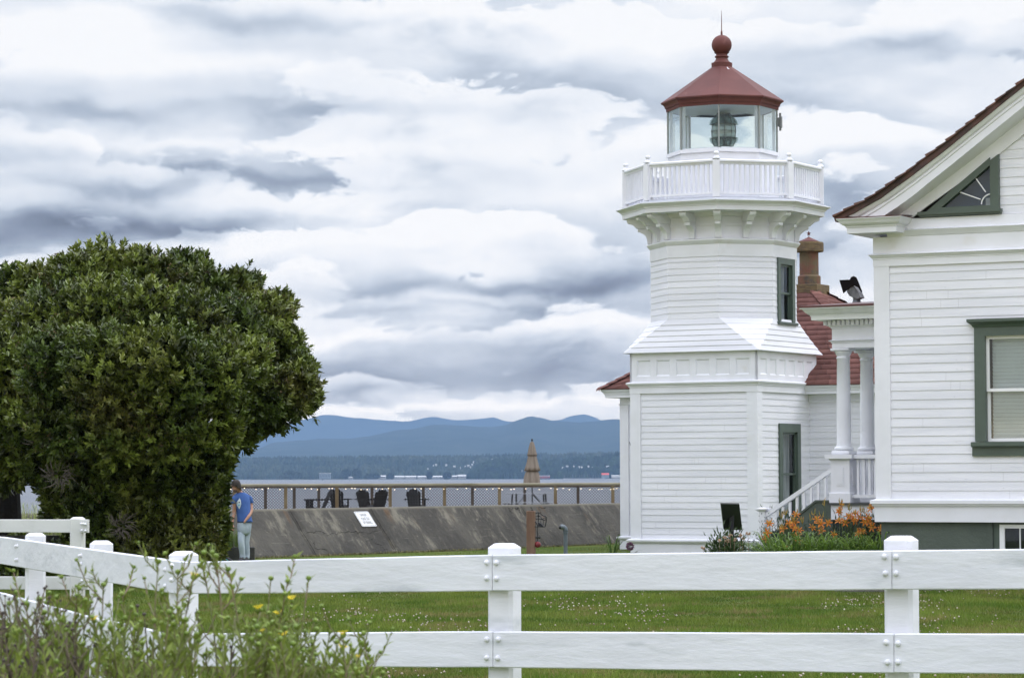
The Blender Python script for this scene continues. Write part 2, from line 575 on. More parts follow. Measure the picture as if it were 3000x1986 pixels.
CHAIRG = mat('dark_grey_chair_slats', (.010, .010, .011), (.018, .018, .019), spec=.15, rough=.7, scale=8)
TABLEG = mat('pale_grey_tabletop', (.42, .44, .47), (.36, .38, .41), rough=.4, scale=6)
CANVAS = mat('taupe_canvas', (.235, .200, .165), (.195, .165, .135), rough=.9, scale=3, stretch=(1, 1, .3))
GALV = mat('galvanised_pipe', (.115, .14, .16), (.16, .185, .20), rough=.5, scale=9, metal=.3, stretch=(1, 1, .3))
REDP = mat('red_enamel', (.20, .015, .02), (.13, .012, .016), rough=.35, scale=5)

# ================================================================== SETTING
def gz(x, y):
    """height of the ground"""
    z = 0.0
    z += 0.52 * math.exp(-((y - 8.0) / 2.6) ** 2)                      # sandy bank the wild plants grow on
    if x < 0:
        z -= 0.13 * min(1, -x / 3.0) * math.exp(-((y - 24.0) / 7.0) ** 2)
    z += 0.02 * mnoise.noise(Vector((x * .25, y * .25, 0)))
    return z


def ground():
    xs = np.concatenate([np.arange(-160, -24, 8.0), np.arange(-24, 24.1, 0.6), np.arange(32, 161, 8.0)])
    ys = np.concatenate([np.arange(-60, 2, 6.0), np.arange(2, 46, 0.6), np.arange(46, 113, 2.0)])
    V = np.array([(x, y, gz(x, y)) for y in ys for x in xs])
    nx, ny = len(xs), len(ys)
    f = np.array([(j * nx + i, j * nx + i + 1, (j + 1) * nx + i + 1, (j + 1) * nx + i) for j in range(ny - 1) for i in range(nx - 1)])
    m = mat('lawn_soil', (.060, .098, .016), (.092, .118, .024), rough=.95, scale=.45, detail=6, c3=(.115, .105, .045), s3=.8, lo3=.55, hi3=.72, bump=.03, bscale=14, spec=.1)
    o = npmesh('lawn_ground', V, f, m, smooth=True)
    tag(o, kind='structure')
    b = MB(); b.box(-160, 160, -60, 112, -3.3, -0.9)
    tag(b.build('ground_bank', m), kind='structure')


ground()

GRASSM = mat('grass_blade', (.092, .152, .020), (.158, .205, .036), rough=.6, scale=.7, detail=8, lo=.40, hi=.60, c3=(.21, .185, .07), s3=.9, lo3=.50, hi3=.66, rattr=.40, transl=.35, spec=.2)


def grass():
    n = 300000
    D = 22 + (46 - 22) * rng.random(n) ** 1.15
    x = (rng.random(n) * 2 - 1) * 0.195 * D
    n2 = 14000
    D2 = 56 + 14 * rng.random(n2); x2 = -7.5 + 10.5 * rng.random(n2)
    x = np.concatenate([x, x2]); D = np.concatenate([D, D2]); n = len(x)
    z = np.array([gz(a, b) for a, b in zip(x, D)])
    big = np.array([mnoise.noise(Vector((a * .9, b * .45, 3))) for a, b in zip(x, D)])
    hgt = (.028 + .034 * rng.random(n)) * (1 + 1.1 * np.clip(big, -.5, 1))
    tallm = rng.random(n) < .03
    hgt[tallm] *= 1.8
    hgt[D > 50] *= .55
    ang = rng.random(n) * 2 * PI
    w = .0045 + .005 * rng.random(n)
    P = np.stack([x, D, z - .004], 1)
    s = np.stack([np.cos(ang), np.sin(ang), np.zeros(n)], 1)
    lean = rng.normal(size=(n, 3)) * .35; lean[:, 2] = 1
    V = np.stack([P - s * w[:, None], P + s * w[:, None], P + lean * hgt[:, None]], 1).reshape(-1, 3)
    Fq = (np.arange(n) * 3)[:, None] + np.array([[0, 1, 2]])
    rn = np.clip(rng.random(n) * .6 + .2 + big * .5, 0, 1)
    tag(npmesh('grass', V, Fq, GRASSM, rnd=rn), 'short mown green lawn grass behind the white fence', 'grass', kind='stuff')
    # clover heads in drifts
    m = mat('clover_head', (.50, .46, .38), (.30, .22, .18), rough=.9, scale=2, rattr=.3)
    pts = []
    while len(pts) < 950:
        D = 22.5 + 21 * random.random(); x = (random.random() * 2 - 1) * .19 * D
        v = mnoise.noise(Vector((x * .55, D * .22, 11))) + .35 * mnoise.noise(Vector((x * 2.2, D * 1.2, 5)))
        if x > -2.6 and v > .02 + .5 * random.random(): pts.append((x, D, gz(x, D) + .055 + .03 * random.random()))
    P = np.array(pts); n = len(P); r = .007 + .006 * rng.random(n)
    o6 = np.array([(1, 0, 0), (0, 1, 0), (-1, 0, 0), (0, -1, 0), (0, 0, 1), (0, 0, -1)], float)
    V = (P[:, None, :] + o6[None] * r[:, None, None]).reshape(-1, 3)
    ft = np.array([(0, 1, 4), (1, 2, 4), (2, 3, 4), (3, 0, 4), (1, 0, 5), (2, 1, 5), (3, 2, 5), (0, 3, 5)])
    Fq = ((np.arange(n) * 6)[:, None, None] + ft[None]).reshape(-1, 3)
    tag(npmesh('clover_flowers', V, Fq, m, rnd=np.repeat(rng.random(n), 8)), 'drifts of small white clover heads in the lawn', 'clover', kind='stuff')


grass()

# path of gravel in front of the keeper's house foundation
b = MB()
for i in range(12):
    pass
P_ = [at(2560, 1738, 41.6), at(3400, 1738, 41.2), at(3400, 1720, 43.8), at(2560, 1720, 43.8)]
pth = mat('path_concrete', (.16, .155, .14), (.11, .105, .095), rough=.95, scale=6)
b.box(4.6, 16, 41.55, 41.95, -.02, .035)
tag(b.build('path_edging', pth), kind='structure')

# ---- water
WATER = mat('sound_water', (.085, .10, .125), (.12, .135, .155), rough=.42, scale=.004, stretch=(1, .25, 1), spec=.22)
t_ = WATER.node_tree; q_ = G(t_)
co_ = q_.n('ShaderNodeTexCoord').outputs['Object']
mp_ = q_.n('ShaderNodeMapping'); mp_.inputs['Scale'].default_value = (.10, .035, 1); t_.links.new(co_, mp_.inputs[0])
bn_ = q_.n('ShaderNodeBump'); bn_.inputs['Strength'].default_value = 1.0; bn_.inputs['Distance'].default_value = 3.2
t_.links.new(q_.noise(mp_.outputs[0], 2.2, 6, .65), bn_.inputs['Height'])
t_.links.new(bn_.outputs[0], t_.nodes['Principled BSDF'].inputs['Normal'])
ZS = -2.9
npts = np.array([(-12000, -120, ZS), (12000, -120, ZS), (12000, 28500, ZS), (-12000, 28500, ZS)], float)
tag(npmesh('water', npts, np.array([[0, 1, 2, 3]]), WATER), kind='structure')


# ---- hills and far shore
def interp(px, pts):
    return float(np.interp(px, [p[0] for p in pts], [p[1] for p in pts]))


def ridge(name, D, crest, depth_front, mt, rough=6.0, seed=0, zbase=ZS - 1, rows=14, pxr=(-2600, 5600), step=14):
    pxs = np.arange(pxr[0], pxr[1], step)
    V = []
    for r_ in range(rows + 3):
        t = r_ / rows
        for px in pxs:
            x = (px - 1500) / F * D
            cy_ = interp(px, crest)
            horizon = 1398
            hc = EYE + (horizon - cy_) * D / F
            hc += rough * (mnoise.fractal(Vector((x / (rough * 18), seed, 0)), 1.0, 2.1, 5))
            hc = max(hc, zbase + 1.5)
            if t <= 1:
                y = D - depth_front * (1 - t)
                s = t ** 1.15
                z = zbase + (hc - zbase) * s
                z += (hc - zbase) * .16 * math.sin(t * PI) * mnoise.fractal(Vector((x / (D * .03), y / (D * .03), seed)), 1.0, 2.0, 5)
            else:
                y = D + depth_front * .5 * (t - 1) * rows / 2
                z = hc - (hc - zbase) * .6 * (t - 1) * rows / 2
            V.append((x, y, z))
    n = len(pxs)
    V = np.array(V)
    f = np.array([(j * n + i, j * n + i + 1, (j + 1) * n + i + 1, (j + 1) * n + i) for j in range(rows + 2) for i in range(n - 1)])
    o = npmesh(name, V, f, mt, smooth=True)
    tag(o, kind='structure')
    return V.reshape(rows + 3, n, 3)


HILLM = mat('forested_hillside', (.018, .030, .018), (.032, .045, .026), rough=1, scale=.004, detail=9, spec=.05, c3=(.05, .055, .035), s3=.010, lo3=.58, hi3=.7)
SHOREM = mat('shore_ground', (.022, .034, .018), (.04, .05, .026), rough=1, scale=.01, detail=8, spec=.05)
BACK = [(-2600, 1330), (0, 1350), (600, 1336), (700, 1290), (748, 1268), (781, 1254), (863, 1229), (940, 1217), (1028, 1224), (1149, 1227), (1204, 1230), (1280, 1227), (1330, 1232), (1396, 1228),
        (1445, 1221), (1478, 1232), (1560, 1238), (1600, 1239), (1643, 1229), (1676, 1216), (1714, 1210), (1745, 1222), (1765, 1234), (1850, 1240), (2400, 1210), (4000, 1300)]
MID = [(-2600, 1370), (400, 1372), (682, 1339), (765, 1309), (803, 1292), (885, 1287), (984, 1283), (1072, 1279), (1149, 1262), (1231, 1249), (1297, 1244), (1368, 1247), (1445, 1251), (1478, 1245),
       (1506, 1234), (1555, 1219), (1615, 1232), (1698, 1238), (1764, 1232), (1818, 1230), (2300, 1215), (3000, 1270), (5600, 1330)]
ridge('far_mountain_ridge', 25500, BACK, 2400, HILLM, 24, 3)
ridge('forested_mountain_ridge', 16500, MID, 5000, HILLM, 7, 7)
S1 = [(-2600, 1365), (0, 1362), (682, 1353), (1000, 1350), (1300, 1350), (1500, 1346), (1800, 1342), (2600, 1340), (5600, 1350)]
S2 = [(-2600, 1401), (1300, 1401), (1380, 1398), (1405, 1378), (1440, 1366), (1540, 1363), (1600, 1369), (1650, 1365), (1700, 1360), (1760, 1358), (1820, 1345), (2600, 1340), (5600, 1360)]
s1 = ridge('wooded_shore_hills', 9200, S1, 1150, SHOREM, 3, 11, rows=8)
s2 = ridge('wooded_bluff', 8000, S2, 330, SHOREM, 2, 17, rows=6)


def forest(name, label, grid, n, hh, wr, c1, c2, pxr, seed, rmin=0):
    rows = grid.shape[0] - 3
    mt = mat(name + '_foliage', c1, c2, rough=1, scale=.01, detail=5, rattr=.45, spec=.05)
    P = []
    rg = np.random.default_rng(seed)
    ncol = grid.shape[1]
    i0 = int((pxr[0] + 2600) / 14); i1 = int((pxr[1] + 2600) / 14)
    for _ in range(n):
        r_ = rmin + (rows - rmin) * rg.random(); c_ = i0 + (i1 - i0) * rg.random()
        if rg.random() < .25: r_ = rows
        a = int(r_); b = int(c_); a = min(a, rows); b = min(b, ncol - 2)
        fa = r_ - a; fb = c_ - b
        p = grid[a, b] * (1 - fa) * (1 - fb) + grid[min(a + 1, rows), b] * fa * (1 - fb) + grid[a, b + 1] * (1 - fa) * fb + grid[min(a + 1, rows), b + 1] * fa * fb
        P.append(p)
    P = np.array(P); n = len(P)
    H = hh * (.55 + .75 * rg.random(n)); W = H * wr * (.7 + .6 * rg.random(n))
    roundy = rg.random(n) < .4
    k = 6
    a = np.arange(k) * 2 * PI / k
    ring0 = np.stack([np.cos(a), np.sin(a), np.zeros(k)], 1)
    V = np.zeros((n, 2 * k + 1, 3))
    V[:, :k] = P[:, None] + ring0[None] * W[:, None, None]
    V[:, k:2 * k] = P[:, None] + ring0[None] * (W * np.where(roundy, .95, .55))[:, None, None] + np.stack([0 * H, 0 * H, H * np.where(roundy, .7, .5)], 1)[:, None]
    V[:, 2 * k] = P + np.stack([0 * H, 0 * H, H * np.where(roundy, .9, 1.1)], 1)
    f = []
    for i in range(k):
        j = (i + 1) % k
        f += [(i, j, k + j), (i, k + j, k + i), (k + i, k + j, 2 * k)]
    f = np.array(f)
    Fq = ((np.arange(n) * (2 * k + 1))[:, None, None] + f[None]).reshape(-1, 3)
    o = npmesh(name, V.reshape(-1, 3), Fq, mt, rnd=np.repeat(rg.random(n), len(f)))
    tag(o, label, 'woodland', kind='stuff')


forest('shore_woodland', 'blue hazy woodland covering the low hills across the water', s1, 11000, 17, .26, (.020, .034, .020), (.050, .062, .036), (500, 2600), 5)
forest('bluff_woodland', 'darker trees on the near bluff across the water', s2, 4200, 19, .36, (.006, .014, .007), (.020, .034, .012), (1385, 2600), 6)

# ---- houses, sheds and craft on the far shore
WH_W = mat('far_white_wall', (.50, .50, .49), (.38, .38, .37), rough=.8, scale=.1)
WH_R = mat('far_grey_roof', (.50, .50, .50), rough=.8)
BLG = mat('far_bluegrey_wall', (.20, .24, .27), rough=.8)
REDR = mat('far_red_roof', (.50, .08, .06), rough=.8)
DKG = mat('far_window_band', (.08, .10, .12), rough=.5)


def far_box(name, px0, px1, ytop, ybot, D, depth, label, cat, group, wallm=WH_W, roofm=WH_R, gable=True, bands=0):
    p0 = at(px0, ybot, D); p1 = at(px1, ytop, D)
    w = abs(p1.x - p0.x); h = p1.z - p0.z
    e = empty(name, ((p0.x + p1.x) / 2, D, p0.z), 0, label, cat, group)
    bw = MB(); bw.box(-w / 2, w / 2, 0, depth, -1, h * (.62 if gable else .9)); bw.build('wall', wallm, e)
    br = MB()
    if gable:
        br.prism([(-depth * .08, h * .60), (depth / 2, h), (depth * 1.08, h * .60)], 'x', -w / 2 * 1.04, w / 2 * 1.04)
    else:
        br.box(-w / 2 * 1.03, w / 2 * 1.03, -1, depth + 1, h * .9, h)
    br.build('roof', roofm, e)
    if bands:
        bb = MB()
        for k in range(bands):
            bb.box(-w / 2 + w * (k + .25) / bands, -w / 2 + w * (k + .7) / bands, -.4, .3, h * .42, h * .56)
        bb.build('window', DKG, e)
    return e


GW = 'white sheds in a row on the far shore'
sheds = [(1108, 1130, 1392, 1402, 'short white shed alone between two round trees on the far shore'),
         (1152, 1184, 1393, 1403, 'leftmost long white shed of the row on the far shore'),
         (1187, 1219, 1393, 1403, 'second white shed from the left in the shoreline row'),
         (1223, 1256, 1393, 1403, 'third white shed from the left in the shoreline row'),
         (1262, 1300, 1393, 1403, 'low white shed right of the tall shore tree'),
         (1303, 1338, 1392, 1402, 'fifth white shed of the shoreline row'),
         (1341, 1374, 1390, 1402, 'brightest white shed at the right end of the shoreline row')]
for (a, b_, c, d, lab) in sheds:
    far_box('shore_shed', a, b_, c, d, 7860, 22, lab, 'shed', GW, bands=5)
far_box('shore_building', 935, 968, 1385, 1402, 7860, 20, 'blue-grey waterfront building with a white flat roof across the water', 'building', None, BLG, WH_W, False, 4)
far_box('shore_cottage', 1021, 1034, 1396, 1403, 7860, 12, 'tiny white cottage between two shore trees', 'house', None)
far_box('boathouse', 1763, 1784, 1385, 1399, 7590, 16, 'boathouse with a bright red gable roof by the marina', 'boathouse', None, BLG, REDR)
far_box('marina_shed', 1792, 1828, 1391, 1399, 7590, 14, 'long pale marina shed right of the red roofed boathouse', 'shed', None, WH_R, WH_W)
far_box('bluff_store', 1528, 1545, 1376, 1381, 7700, 14, 'flat white building left of the closed umbrella on the bluff', 'building', None, WH_W, WH_W, False)
rg = random.Random(4)
hs = None
for k in range(58):
    px = rg.uniform(1250, 1820); py = rg.uniform(1345, 1362) if px > 1380 else rg.uniform(1358, 1372)
    if k % 3 == 0: px, py = rg.uniform(1600, 1800), rg.uniform(1362, 1372)
    Dh = 8550 if k % 3 else 7850
    if k % 3 and px > 1395: py = rg.uniform(1344, 1354)
    w = rg.uniform(3.5, 7)
    if k % 3:
        far_box('hillside_house', px, px + w, py, py + 5, Dh, 9, 'small pale house among the trees on the upper slope across the water', 'house', 'houses on the upper slope across the water', roofm=WH_R)
    else:
        far_box('hillside_house', px, px + w, py, py + 5, Dh, 9, 'small white house on the brow of the near bluff', 'house', 'houses on the brow of the near bluff', roofm=WH_W)

SHT = mat('far_tree_leaves', (.022, .04, .022), (.05, .06, .03), rough=1, scale=.2, rattr=.5, spec=.05)


def leaf_cloud(n, c, rad, L, W, seed=0):
    rr = np.random.default_rng(seed)
    d = unit(rr.normal(size=(n, 3)))
    r_ = rr.random(n) ** .35
    P = np.array(c) + d * np.array(rad) * r_[:, None]
    ax = unit(d + rr.normal(size=(n, 3)) * .7)
    V, Fq = leaf_arrays(P, ax, L * (.7 + .6 * rr.random(n)), W)
    return V, Fq, np.repeat(rr.random(n), 2)


for k, (px, wpx, top, lab) in enumerate([(1013, 20, 1376, 'greener round tree right of the blue-grey waterfront building'), (1045, 24, 1373, 'brownish round tree right of the tiny white cottage'),
                                        (1144, 19, 1388, 'low round tree left of the long white sheds'), (1258, 12, 1383, 'narrow dark tree between the white shore sheds'),
                                        (1090, 46, 1387, 'wide low thicket left of the white shore sheds'), (855, 60, 1382, 'wide reddish thicket left of the blue-grey waterfront building'),
                                        (1310, 22, 1384, 'round tree behind the right end of the white sheds')]):
    p = at(px, 1403, 7840)
    w = wpx * 7840 / F; h = (1403 - top) * 7840 / F
    e = empty('shore_tree', p, 0, lab, 'tree', 'single trees along the far shore')
    V, Fq, rn = leaf_cloud(500, (0, 0, h * .55), (w / 2, w / 2, h * .47), 5, 4, k)
    npmesh('crown', V, Fq, SHT, e, rnd=rn)
    b = MB(); b.tube([(0, 0, -1), (0, 0, h * .4)], [1.2, .8], 6); b.build('trunk', BARK, e)

# freight barge under way, right of the umbrella
p = at(1596, 1405, 6700)
e = empty('cargo_ship', p, 0, 'red and white cargo ship moored right of the closed umbrella', 'ship')
b = MB(); b.prism([(-15, 3.5), (16, 3.5), (13.5, 0), (-14, 0)], 'y', 0, 8); b.build('hull', mat('ship_hull', (.03, .035, .06), rough=.6), e)
b = MB(); b.box(-14, 12, 1, 7, 3.5, 8.2); b.build('cargo', mat('ship_cargo', (.42, .10, .09), (.22, .09, .10), rough=.8, scale=.5, lo=.45, hi=.55), e)
b = MB(); b.box(-14.2, 12.2, .8, 7.2, 8.2, 10.2); b.build('deckhouse', WH_W, e)
b = MB(); b.tube([(7, 4, 10), (7, 4, 15)], .3, 5); b.build('mast', DKG, e)
# sailboats in the marina
for k in range(15):
    px = 1655 + k * 8.2 + rg.uniform(-2, 2)
    p = at(px, 1400, 7560)
    e = empty('sailboat', (p.x, p.y, ZS), 0, 'moored sailboat with a bare mast in the marina across the water', 'sailboat', 'sailboats moored in the marina')
    b = MB(); b.prism([(-4, 1.6), (5, 1.6), (3.5, 0), (-3.4, 0)], 'y', 0, 3); b.build('hull', WH_W, e)
    b = MB(); b.tube([(0, 1.5, 1), (0, 1.5, rg.uniform(7, 12))], .16, 4); b.build('mast', WH_W, e)
p = at(945, 1406, 5200)
e = empty('channel_marker', (p.x, p.y, ZS), 0, 'small green channel marker standing in the water', 'buoy')
b = MB(); b.tube([(0, 0, 0), (0, 0, 4.5)], [1.0, .3], 6); b.build('marker_body', DKG, e)
# low sand spit
b = MB()
for (a, b_, D_) in [(-1700, -200, 7790), (100, 700, 7560)]:
    b.prism([(a, ZS - 1), (a + 60, ZS + .9), (b_ - 80, ZS + .9), (b_, ZS - 1)], 'y', D_, D_ + 60)
tag(b.build('beach_spit', mat('pale_sand', (.30, .28, .22), rough=1)), kind='structure')

# ================================================================== SIDING AND WINDOWS
def siding(mb, x0, x1, z0, z1, expo=.139, proud=.011, holes=(), clip=None):
    """lapped boards facing local -y on the plane y = 0"""
    z = z0
    while z < z1 - 1e-4:
        zt = min(z + expo, z1)
        zm = (z + zt) / 2
        iv = [(x0, x1)]
        for (hx0, hx1, hz0, hz1) in holes:
            if hz0 < zm < hz1:
                nv = []
                for (a, b) in iv:
                    if hx0 > a: nv.append((a, min(b, hx0)))
                    if hx1 < b: nv.append((max(a, hx1), b))
                iv = [q for q in nv if q[1] - q[0] > .005]
        for (a, b) in iv:
            a0 = a1 = a; b0 = b1 = b
            if clip:
                ca, cb = clip(z), clip(zt)
                a0, a1 = max(a, ca[0]), max(a, cb[0]); b0, b1 = min(b, ca[1]), min(b, cb[1])
                if a0 >= b0: continue
                if a1 >= b1: a1 = b1 = (a1 + b1) / 2
            p = proud * (1 + .10 * mnoise.noise(Vector((z * 31, a * 3, 1))))
            mb.add([(a0, -p, z), (b0, -p, z), (b1, -.001, zt), (a1, -.001, zt), (a0, 0.004, z), (b0, 0.004, z)], [(0, 1, 2, 3), (0, 4, 5, 1)])
        z += expo


JOINT = mat('board_joint_grey', (.42, .42, .43), rough=.8)  # grey of the butt joints and nail marks


def joints(parent, M, x0, x1, z0, z1, expo, n, seed, holes=()):
    rj = random.Random(seed); b = MB(M)
    rows = int((z1 - z0) / expo)
    for _ in range(n):
        r = rj.randrange(rows); x = rj.uniform(x0 + .2, x1 - .2); z = z0 + r * expo
        if any(h[0] - .1 < x < h[1] + .1 and h[2] - .15 < z < h[3] + .1 for h in holes): continue
        b.add([(x, -.0125, z + .004), (x + .003, -.0125, z + .004), (x + .003, -.0025, z + expo - .01), (x, -.0025, z + expo - .01)], [(0, 1, 2, 3)])
    for _ in range(n * 2):
        r = rj.randrange(rows); x = rj.uniform(x0 + .1, x1 - .1); z = z0 + r * expo + .03
        if any(h[0] - .1 < x < h[1] + .1 and h[2] - .15 < z < h[3] + .1 for h in holes): continue
        b.add([(x, -.0125, z), (x + .009, -.0125, z), (x + .009, -.0118, z + .009), (x, -.0118, z + .009)], [(0, 1, 2, 3)])
    b.build('board_joint', JOINT, parent, fix=False)


def window(parent, M, xc, w, z0, z1, head=.15, jamb=.11, sill=.07, frame_m=GREEN, sash_m=GREEN, rail=.5, proud=.05, cover='curtain', cut=None, depth=.5, crown=False, apron=0.0):
    xa, xb = xc - w / 2, xc + w / 2
    b = MB(M)
    xo, xi, zo, zi = (xa, xb), (xa + jamb, xb - jamb), (z0 + sill, z1), (z0 + sill + .002, z1 - head)
    vs = []
    for y in (-proud, .07):
        for (xx, zz_) in ((xo, zo), (xi, zi)):
            vs += [(xx[0], y, zz_[0]), (xx[0], y, zz_[1]), (xx[1], y, zz_[1]), (xx[1], y, zz_[0])]
    fs = []
    for (o_, i_, flip) in ((0, 4, 0), (8, 12, 1)):
        for k in range(3):
            f = (o_ + k, o_ + k + 1, i_ + k + 1, i_ + k); fs.append(f if not flip else f[::-1])
    for k in range(3):
        fs.append((k, 8 + k, 9 + k, k + 1)); fs.append((4 + k, 5 + k, 13 + k, 12 + k))
    fs += [(0, 4, 12, 8), (3, 11, 15, 7)]
    b.add(vs, fs)
    win = b.build('window', frame_m, parent)
    b = MB(M)
    b.prism([(-proud - .05, z0 + .02), (-proud - .03, z0), (-proud + .01, z0), (-proud + .01, z0 - apron - .001), (.05, z0 - apron - .001), (.09, z0), (.09, z0 + sill), (-proud - .05, z0 + sill - .01)], 'x', xa - .05, xb + .05)
    b.build('sill', frame_m, win)
    if crown:
        b = MB(M)
        b.sweep([(xa, 0), (xa, -proud), (xb, -proud), (xb, 0)], [(0.002, z1 - .045), (.012, z1 - .045), (.03, z1 - .01), (.085, z1 + .035), (.085, z1 + .075), (-0.03, z1 + .085)])
        b.build('head_moulding', frame_m, win)
    ia, ib, iz0, iz1 = xa + jamb, xb - jamb, z0 + sill, z1 - head
    zm = iz0 + (iz1 - iz0) * rail
    b = MB(M)
    s = .045
    for (za, zb, y) in ((iz0, zm + .02, .045), (zm - .02, iz1, .010)):
        b.box(ia, ia + s, y, y + .03, za, zb); b.box(ib - s, ib, y, y + .03, za, zb)
        b.box(ia + s, ib - s, y, y + .03, za, za + s); b.box(ia + s, ib - s, y, y + .03, zb - s, zb)
    b.build('sash', sash_m, win)
    b = MB(M)
    b.add([(ia + s, .06, iz0 + s), (ib - s, .06, iz0 + s), (ib - s, .06, zm - .02), (ia + s, .06, zm - .02),
           (ia + s, .025, zm + .02), (ib - s, .025, zm + .02), (ib - s, .025, iz1 - s), (ia + s, .025, iz1 - s)], [(0, 1, 2, 3), (4, 5, 6, 7)])
    b.build('pane', PANE, win, fix=False)
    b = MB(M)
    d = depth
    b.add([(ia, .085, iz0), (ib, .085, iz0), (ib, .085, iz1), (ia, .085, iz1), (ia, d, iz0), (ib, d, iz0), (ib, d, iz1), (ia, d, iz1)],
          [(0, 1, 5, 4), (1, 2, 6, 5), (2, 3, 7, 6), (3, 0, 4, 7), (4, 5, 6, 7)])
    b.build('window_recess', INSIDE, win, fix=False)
    b = MB(M)
    if cover == 'curtain':
        n = 40; rows = []
        for z in (iz0 + .01, iz1 - .01):
            rows.append([(ia + (ib - ia) * (i / n) * .96, .16 + .02 * math.sin(i * 1.35) + .012 * math.sin(i * 2.9), z) for i in range(n + 1)])
        b.loft(rows, closed=False)
        b.build('curtain', CURT, win, smooth=True, fix=False)
    else:
        z = iz0 + .03
        while z < iz1 - .02:
            b.add([(ia + .06, .13, z), (ib - .03, .13, z), (ib - .03, .105, z + .052), (ia + .06, .105, z + .052)], [(0, 1, 2, 3)])
            z += .055
        b.build('blind', BLIND, win, fix=False)
    return win


def glassmat(name, tint, spec=.5, rough=.02, alpha=.9):
    m = bpy.data.materials.new(name); m.use_nodes = True
    t = m.node_tree; q = G(t)
    t.nodes.remove(t.nodes['Principled BSDF'])
    tr = q.n('ShaderNodeBsdfTransparent'); tr.inputs[0].default_value = (*tint, 1)
    gl = q.n('ShaderNodeBsdfGlossy'); gl.inputs['Roughness'].default_value = rough; gl.inputs[0].default_value = (.9, .95, 1, 1)
    fr = q.n('ShaderNodeFresnel'); fr.inputs[0].default_value = 1.5
    mx = q.n('ShaderNodeMixShader')
    t.links.new(q.m('MINIMUM', q.add(q.mul(fr.outputs[0], .7), spec), .45), mx.inputs[0])
    t.links.new(tr.outputs[0], mx.inputs[1]); t.links.new(gl.outputs[0], mx.inputs[2])
    t.links.new(mx.outputs[0], t.nodes['Material Output'].inputs[0])
    return m


PANE = glassmat('window_glass', (.80, .84, .84), .02)
LGLASS = glassmat('lantern_glass', (.88, .935, .925), .02)

# ================================================================== LIGHTHOUSE
TH = R(30.2)
TOWER = (4.676, 64.0, 0.0)
tw = empty('lighthouse', TOWER, -TH, 'white wooden lighthouse tower with red lantern roof and octagonal gallery', 'lighthouse')
RX = Matrix.Rotation(PI / 2, 4, 'Z')                 # faces the tower's +x side
L2 = 1.5
T_FRONT = Matrix.Translation((0, -L2, 0))
T_RIGHT = Matrix.Translation((L2, 0, 0)) @ RX
T_LEFT = Matrix.Translation((-L2, 0, 0)) @ Matrix.Rotation(-PI / 2, 4, 'Z')
T_BACK = Matrix.Translation((0, L2, 0)) @ Matrix.Rotation(PI, 4, 'Z')
# base siding
b = MB()
for k, M in enumerate((T_FRONT, T_RIGHT, T_LEFT, T_BACK)):
    b.M = M
    siding(b, -L2 + .02, L2 - .02, .27, 3.47, .1385, holes=[(-.30, .54, .16, 2.72)] if k == 1 else ())
b.build('siding', WHITE, tw, fix=False)
joints(tw, T_FRONT, -1.28, 1.28, .27, 3.4, .1385, 22, 4)
joints(tw, T_RIGHT, -1.28, 1.28, .27, 3.4, .1385, 16, 5, [(-.45, .7, .6, 2.85)])
b = MB(); b.box(-L2 + .03, L2 - .03, -L2 + .03, L2 - .56, 0, .1); b.build('floor_slab', CONC2, tw)
# corner boards
for sx in (-1, 1):
    for sy in (-1, 1):
        b = MB()
        x, y = sx * L2, sy * L2
        o = .034
        p = [(x + sx * o, y + sy * o), (x - sx * .215, y + sy * o), (x - sx * .215, y - sy * .02), (x - sx * .02, y - sy * .02), (x - sx * .02, y - sy * .215), (x + sx * o, y - sy * .215)]
        b.prism(p, 'z', .285, 3.47)
        b.build('corner_board', TRIMW, tw)
SQ = [(-L2, L2), (-L2, -L2), (L2, -L2), (L2, L2)]   # clockwise seen from above would be out on right


def sq(prof, name, m, half=L2, parent=tw):
    h = half
    path = [(-h, -h), (h, -h), (h, h), (-h, h)]
    b = MB(); b.sweep(path, prof, closed=True)
    return b.build(name, m, parent)


sq([(-.2, -.1), (.05, -.1), (.05, .20), (.085, .22), (.11, .255), (.11, .285), (.02, .315), (-.2, .315)], 'base_skirt', TRIMW)
sq([(-.1, 3.463), (.042, 3.463), (.042, 3.602), (.060, 3.605), (.060, 3.625), (.078, 3.64), (.105, 3.672), (.105, 3.695), (.05, 3.715), (-.1, 3.715)], 'belt_course', TRIMW)
# panelled frieze
b = MB()
for k, M in enumerate((T_FRONT, T_RIGHT, T_LEFT, T_BACK)):
    b.M = M @ Matrix.Translation((0, -.006, 0))
    e_ = L2 + .006
    b.add([(-e_, 0, 3.70), (e_, 0, 3.70), (e_, 0, 4.35), (-e_, 0, 4.35)], [(0, 1, 2, 3)])
    b.M = M @ Matrix.Translation((0, 0, 0))
    e_ = L2 + .034
    zs0, zs1 = 3.835, 4.185
    b.box(-e_, e_, -.034, .01, 3.70, zs0); b.box(-e_, e_, -.034, .01, zs1, 4.35)
    n = 6; pitch = .478; pw = .335
    xs_ = [-1.2 + pitch * i for i in range(n)]
    prev = -e_
    for xx in xs_:
        b.box(prev, xx - pw / 2, -.034, .01, zs0, zs1)
        # chamfered edge of the sunk panel
        x0, x1 = xx - pw / 2, xx + pw / 2
        c = .028
        b.add([(x0, -.034, zs0), (x1, -.034, zs0), (x1, -.034, zs1), (x0, -.034, zs1), (x0 + c, -.008, zs0 + c), (x1 - c, -.008, zs0 + c), (x1 - c, -.008, zs1 - c), (x0 + c, -.008, zs1 - c)],
              [(0, 1, 5, 4), (1, 2, 6, 5), (2, 3, 7, 6), (3, 0, 4, 7), (4, 5, 6, 7)])
        prev = x1
    b.box(prev, e_, -.034, .01, zs0, zs1)
b.build('panelled_frieze', TRIMW, tw, fix=False)

C22 = math.cos(PI / 8)


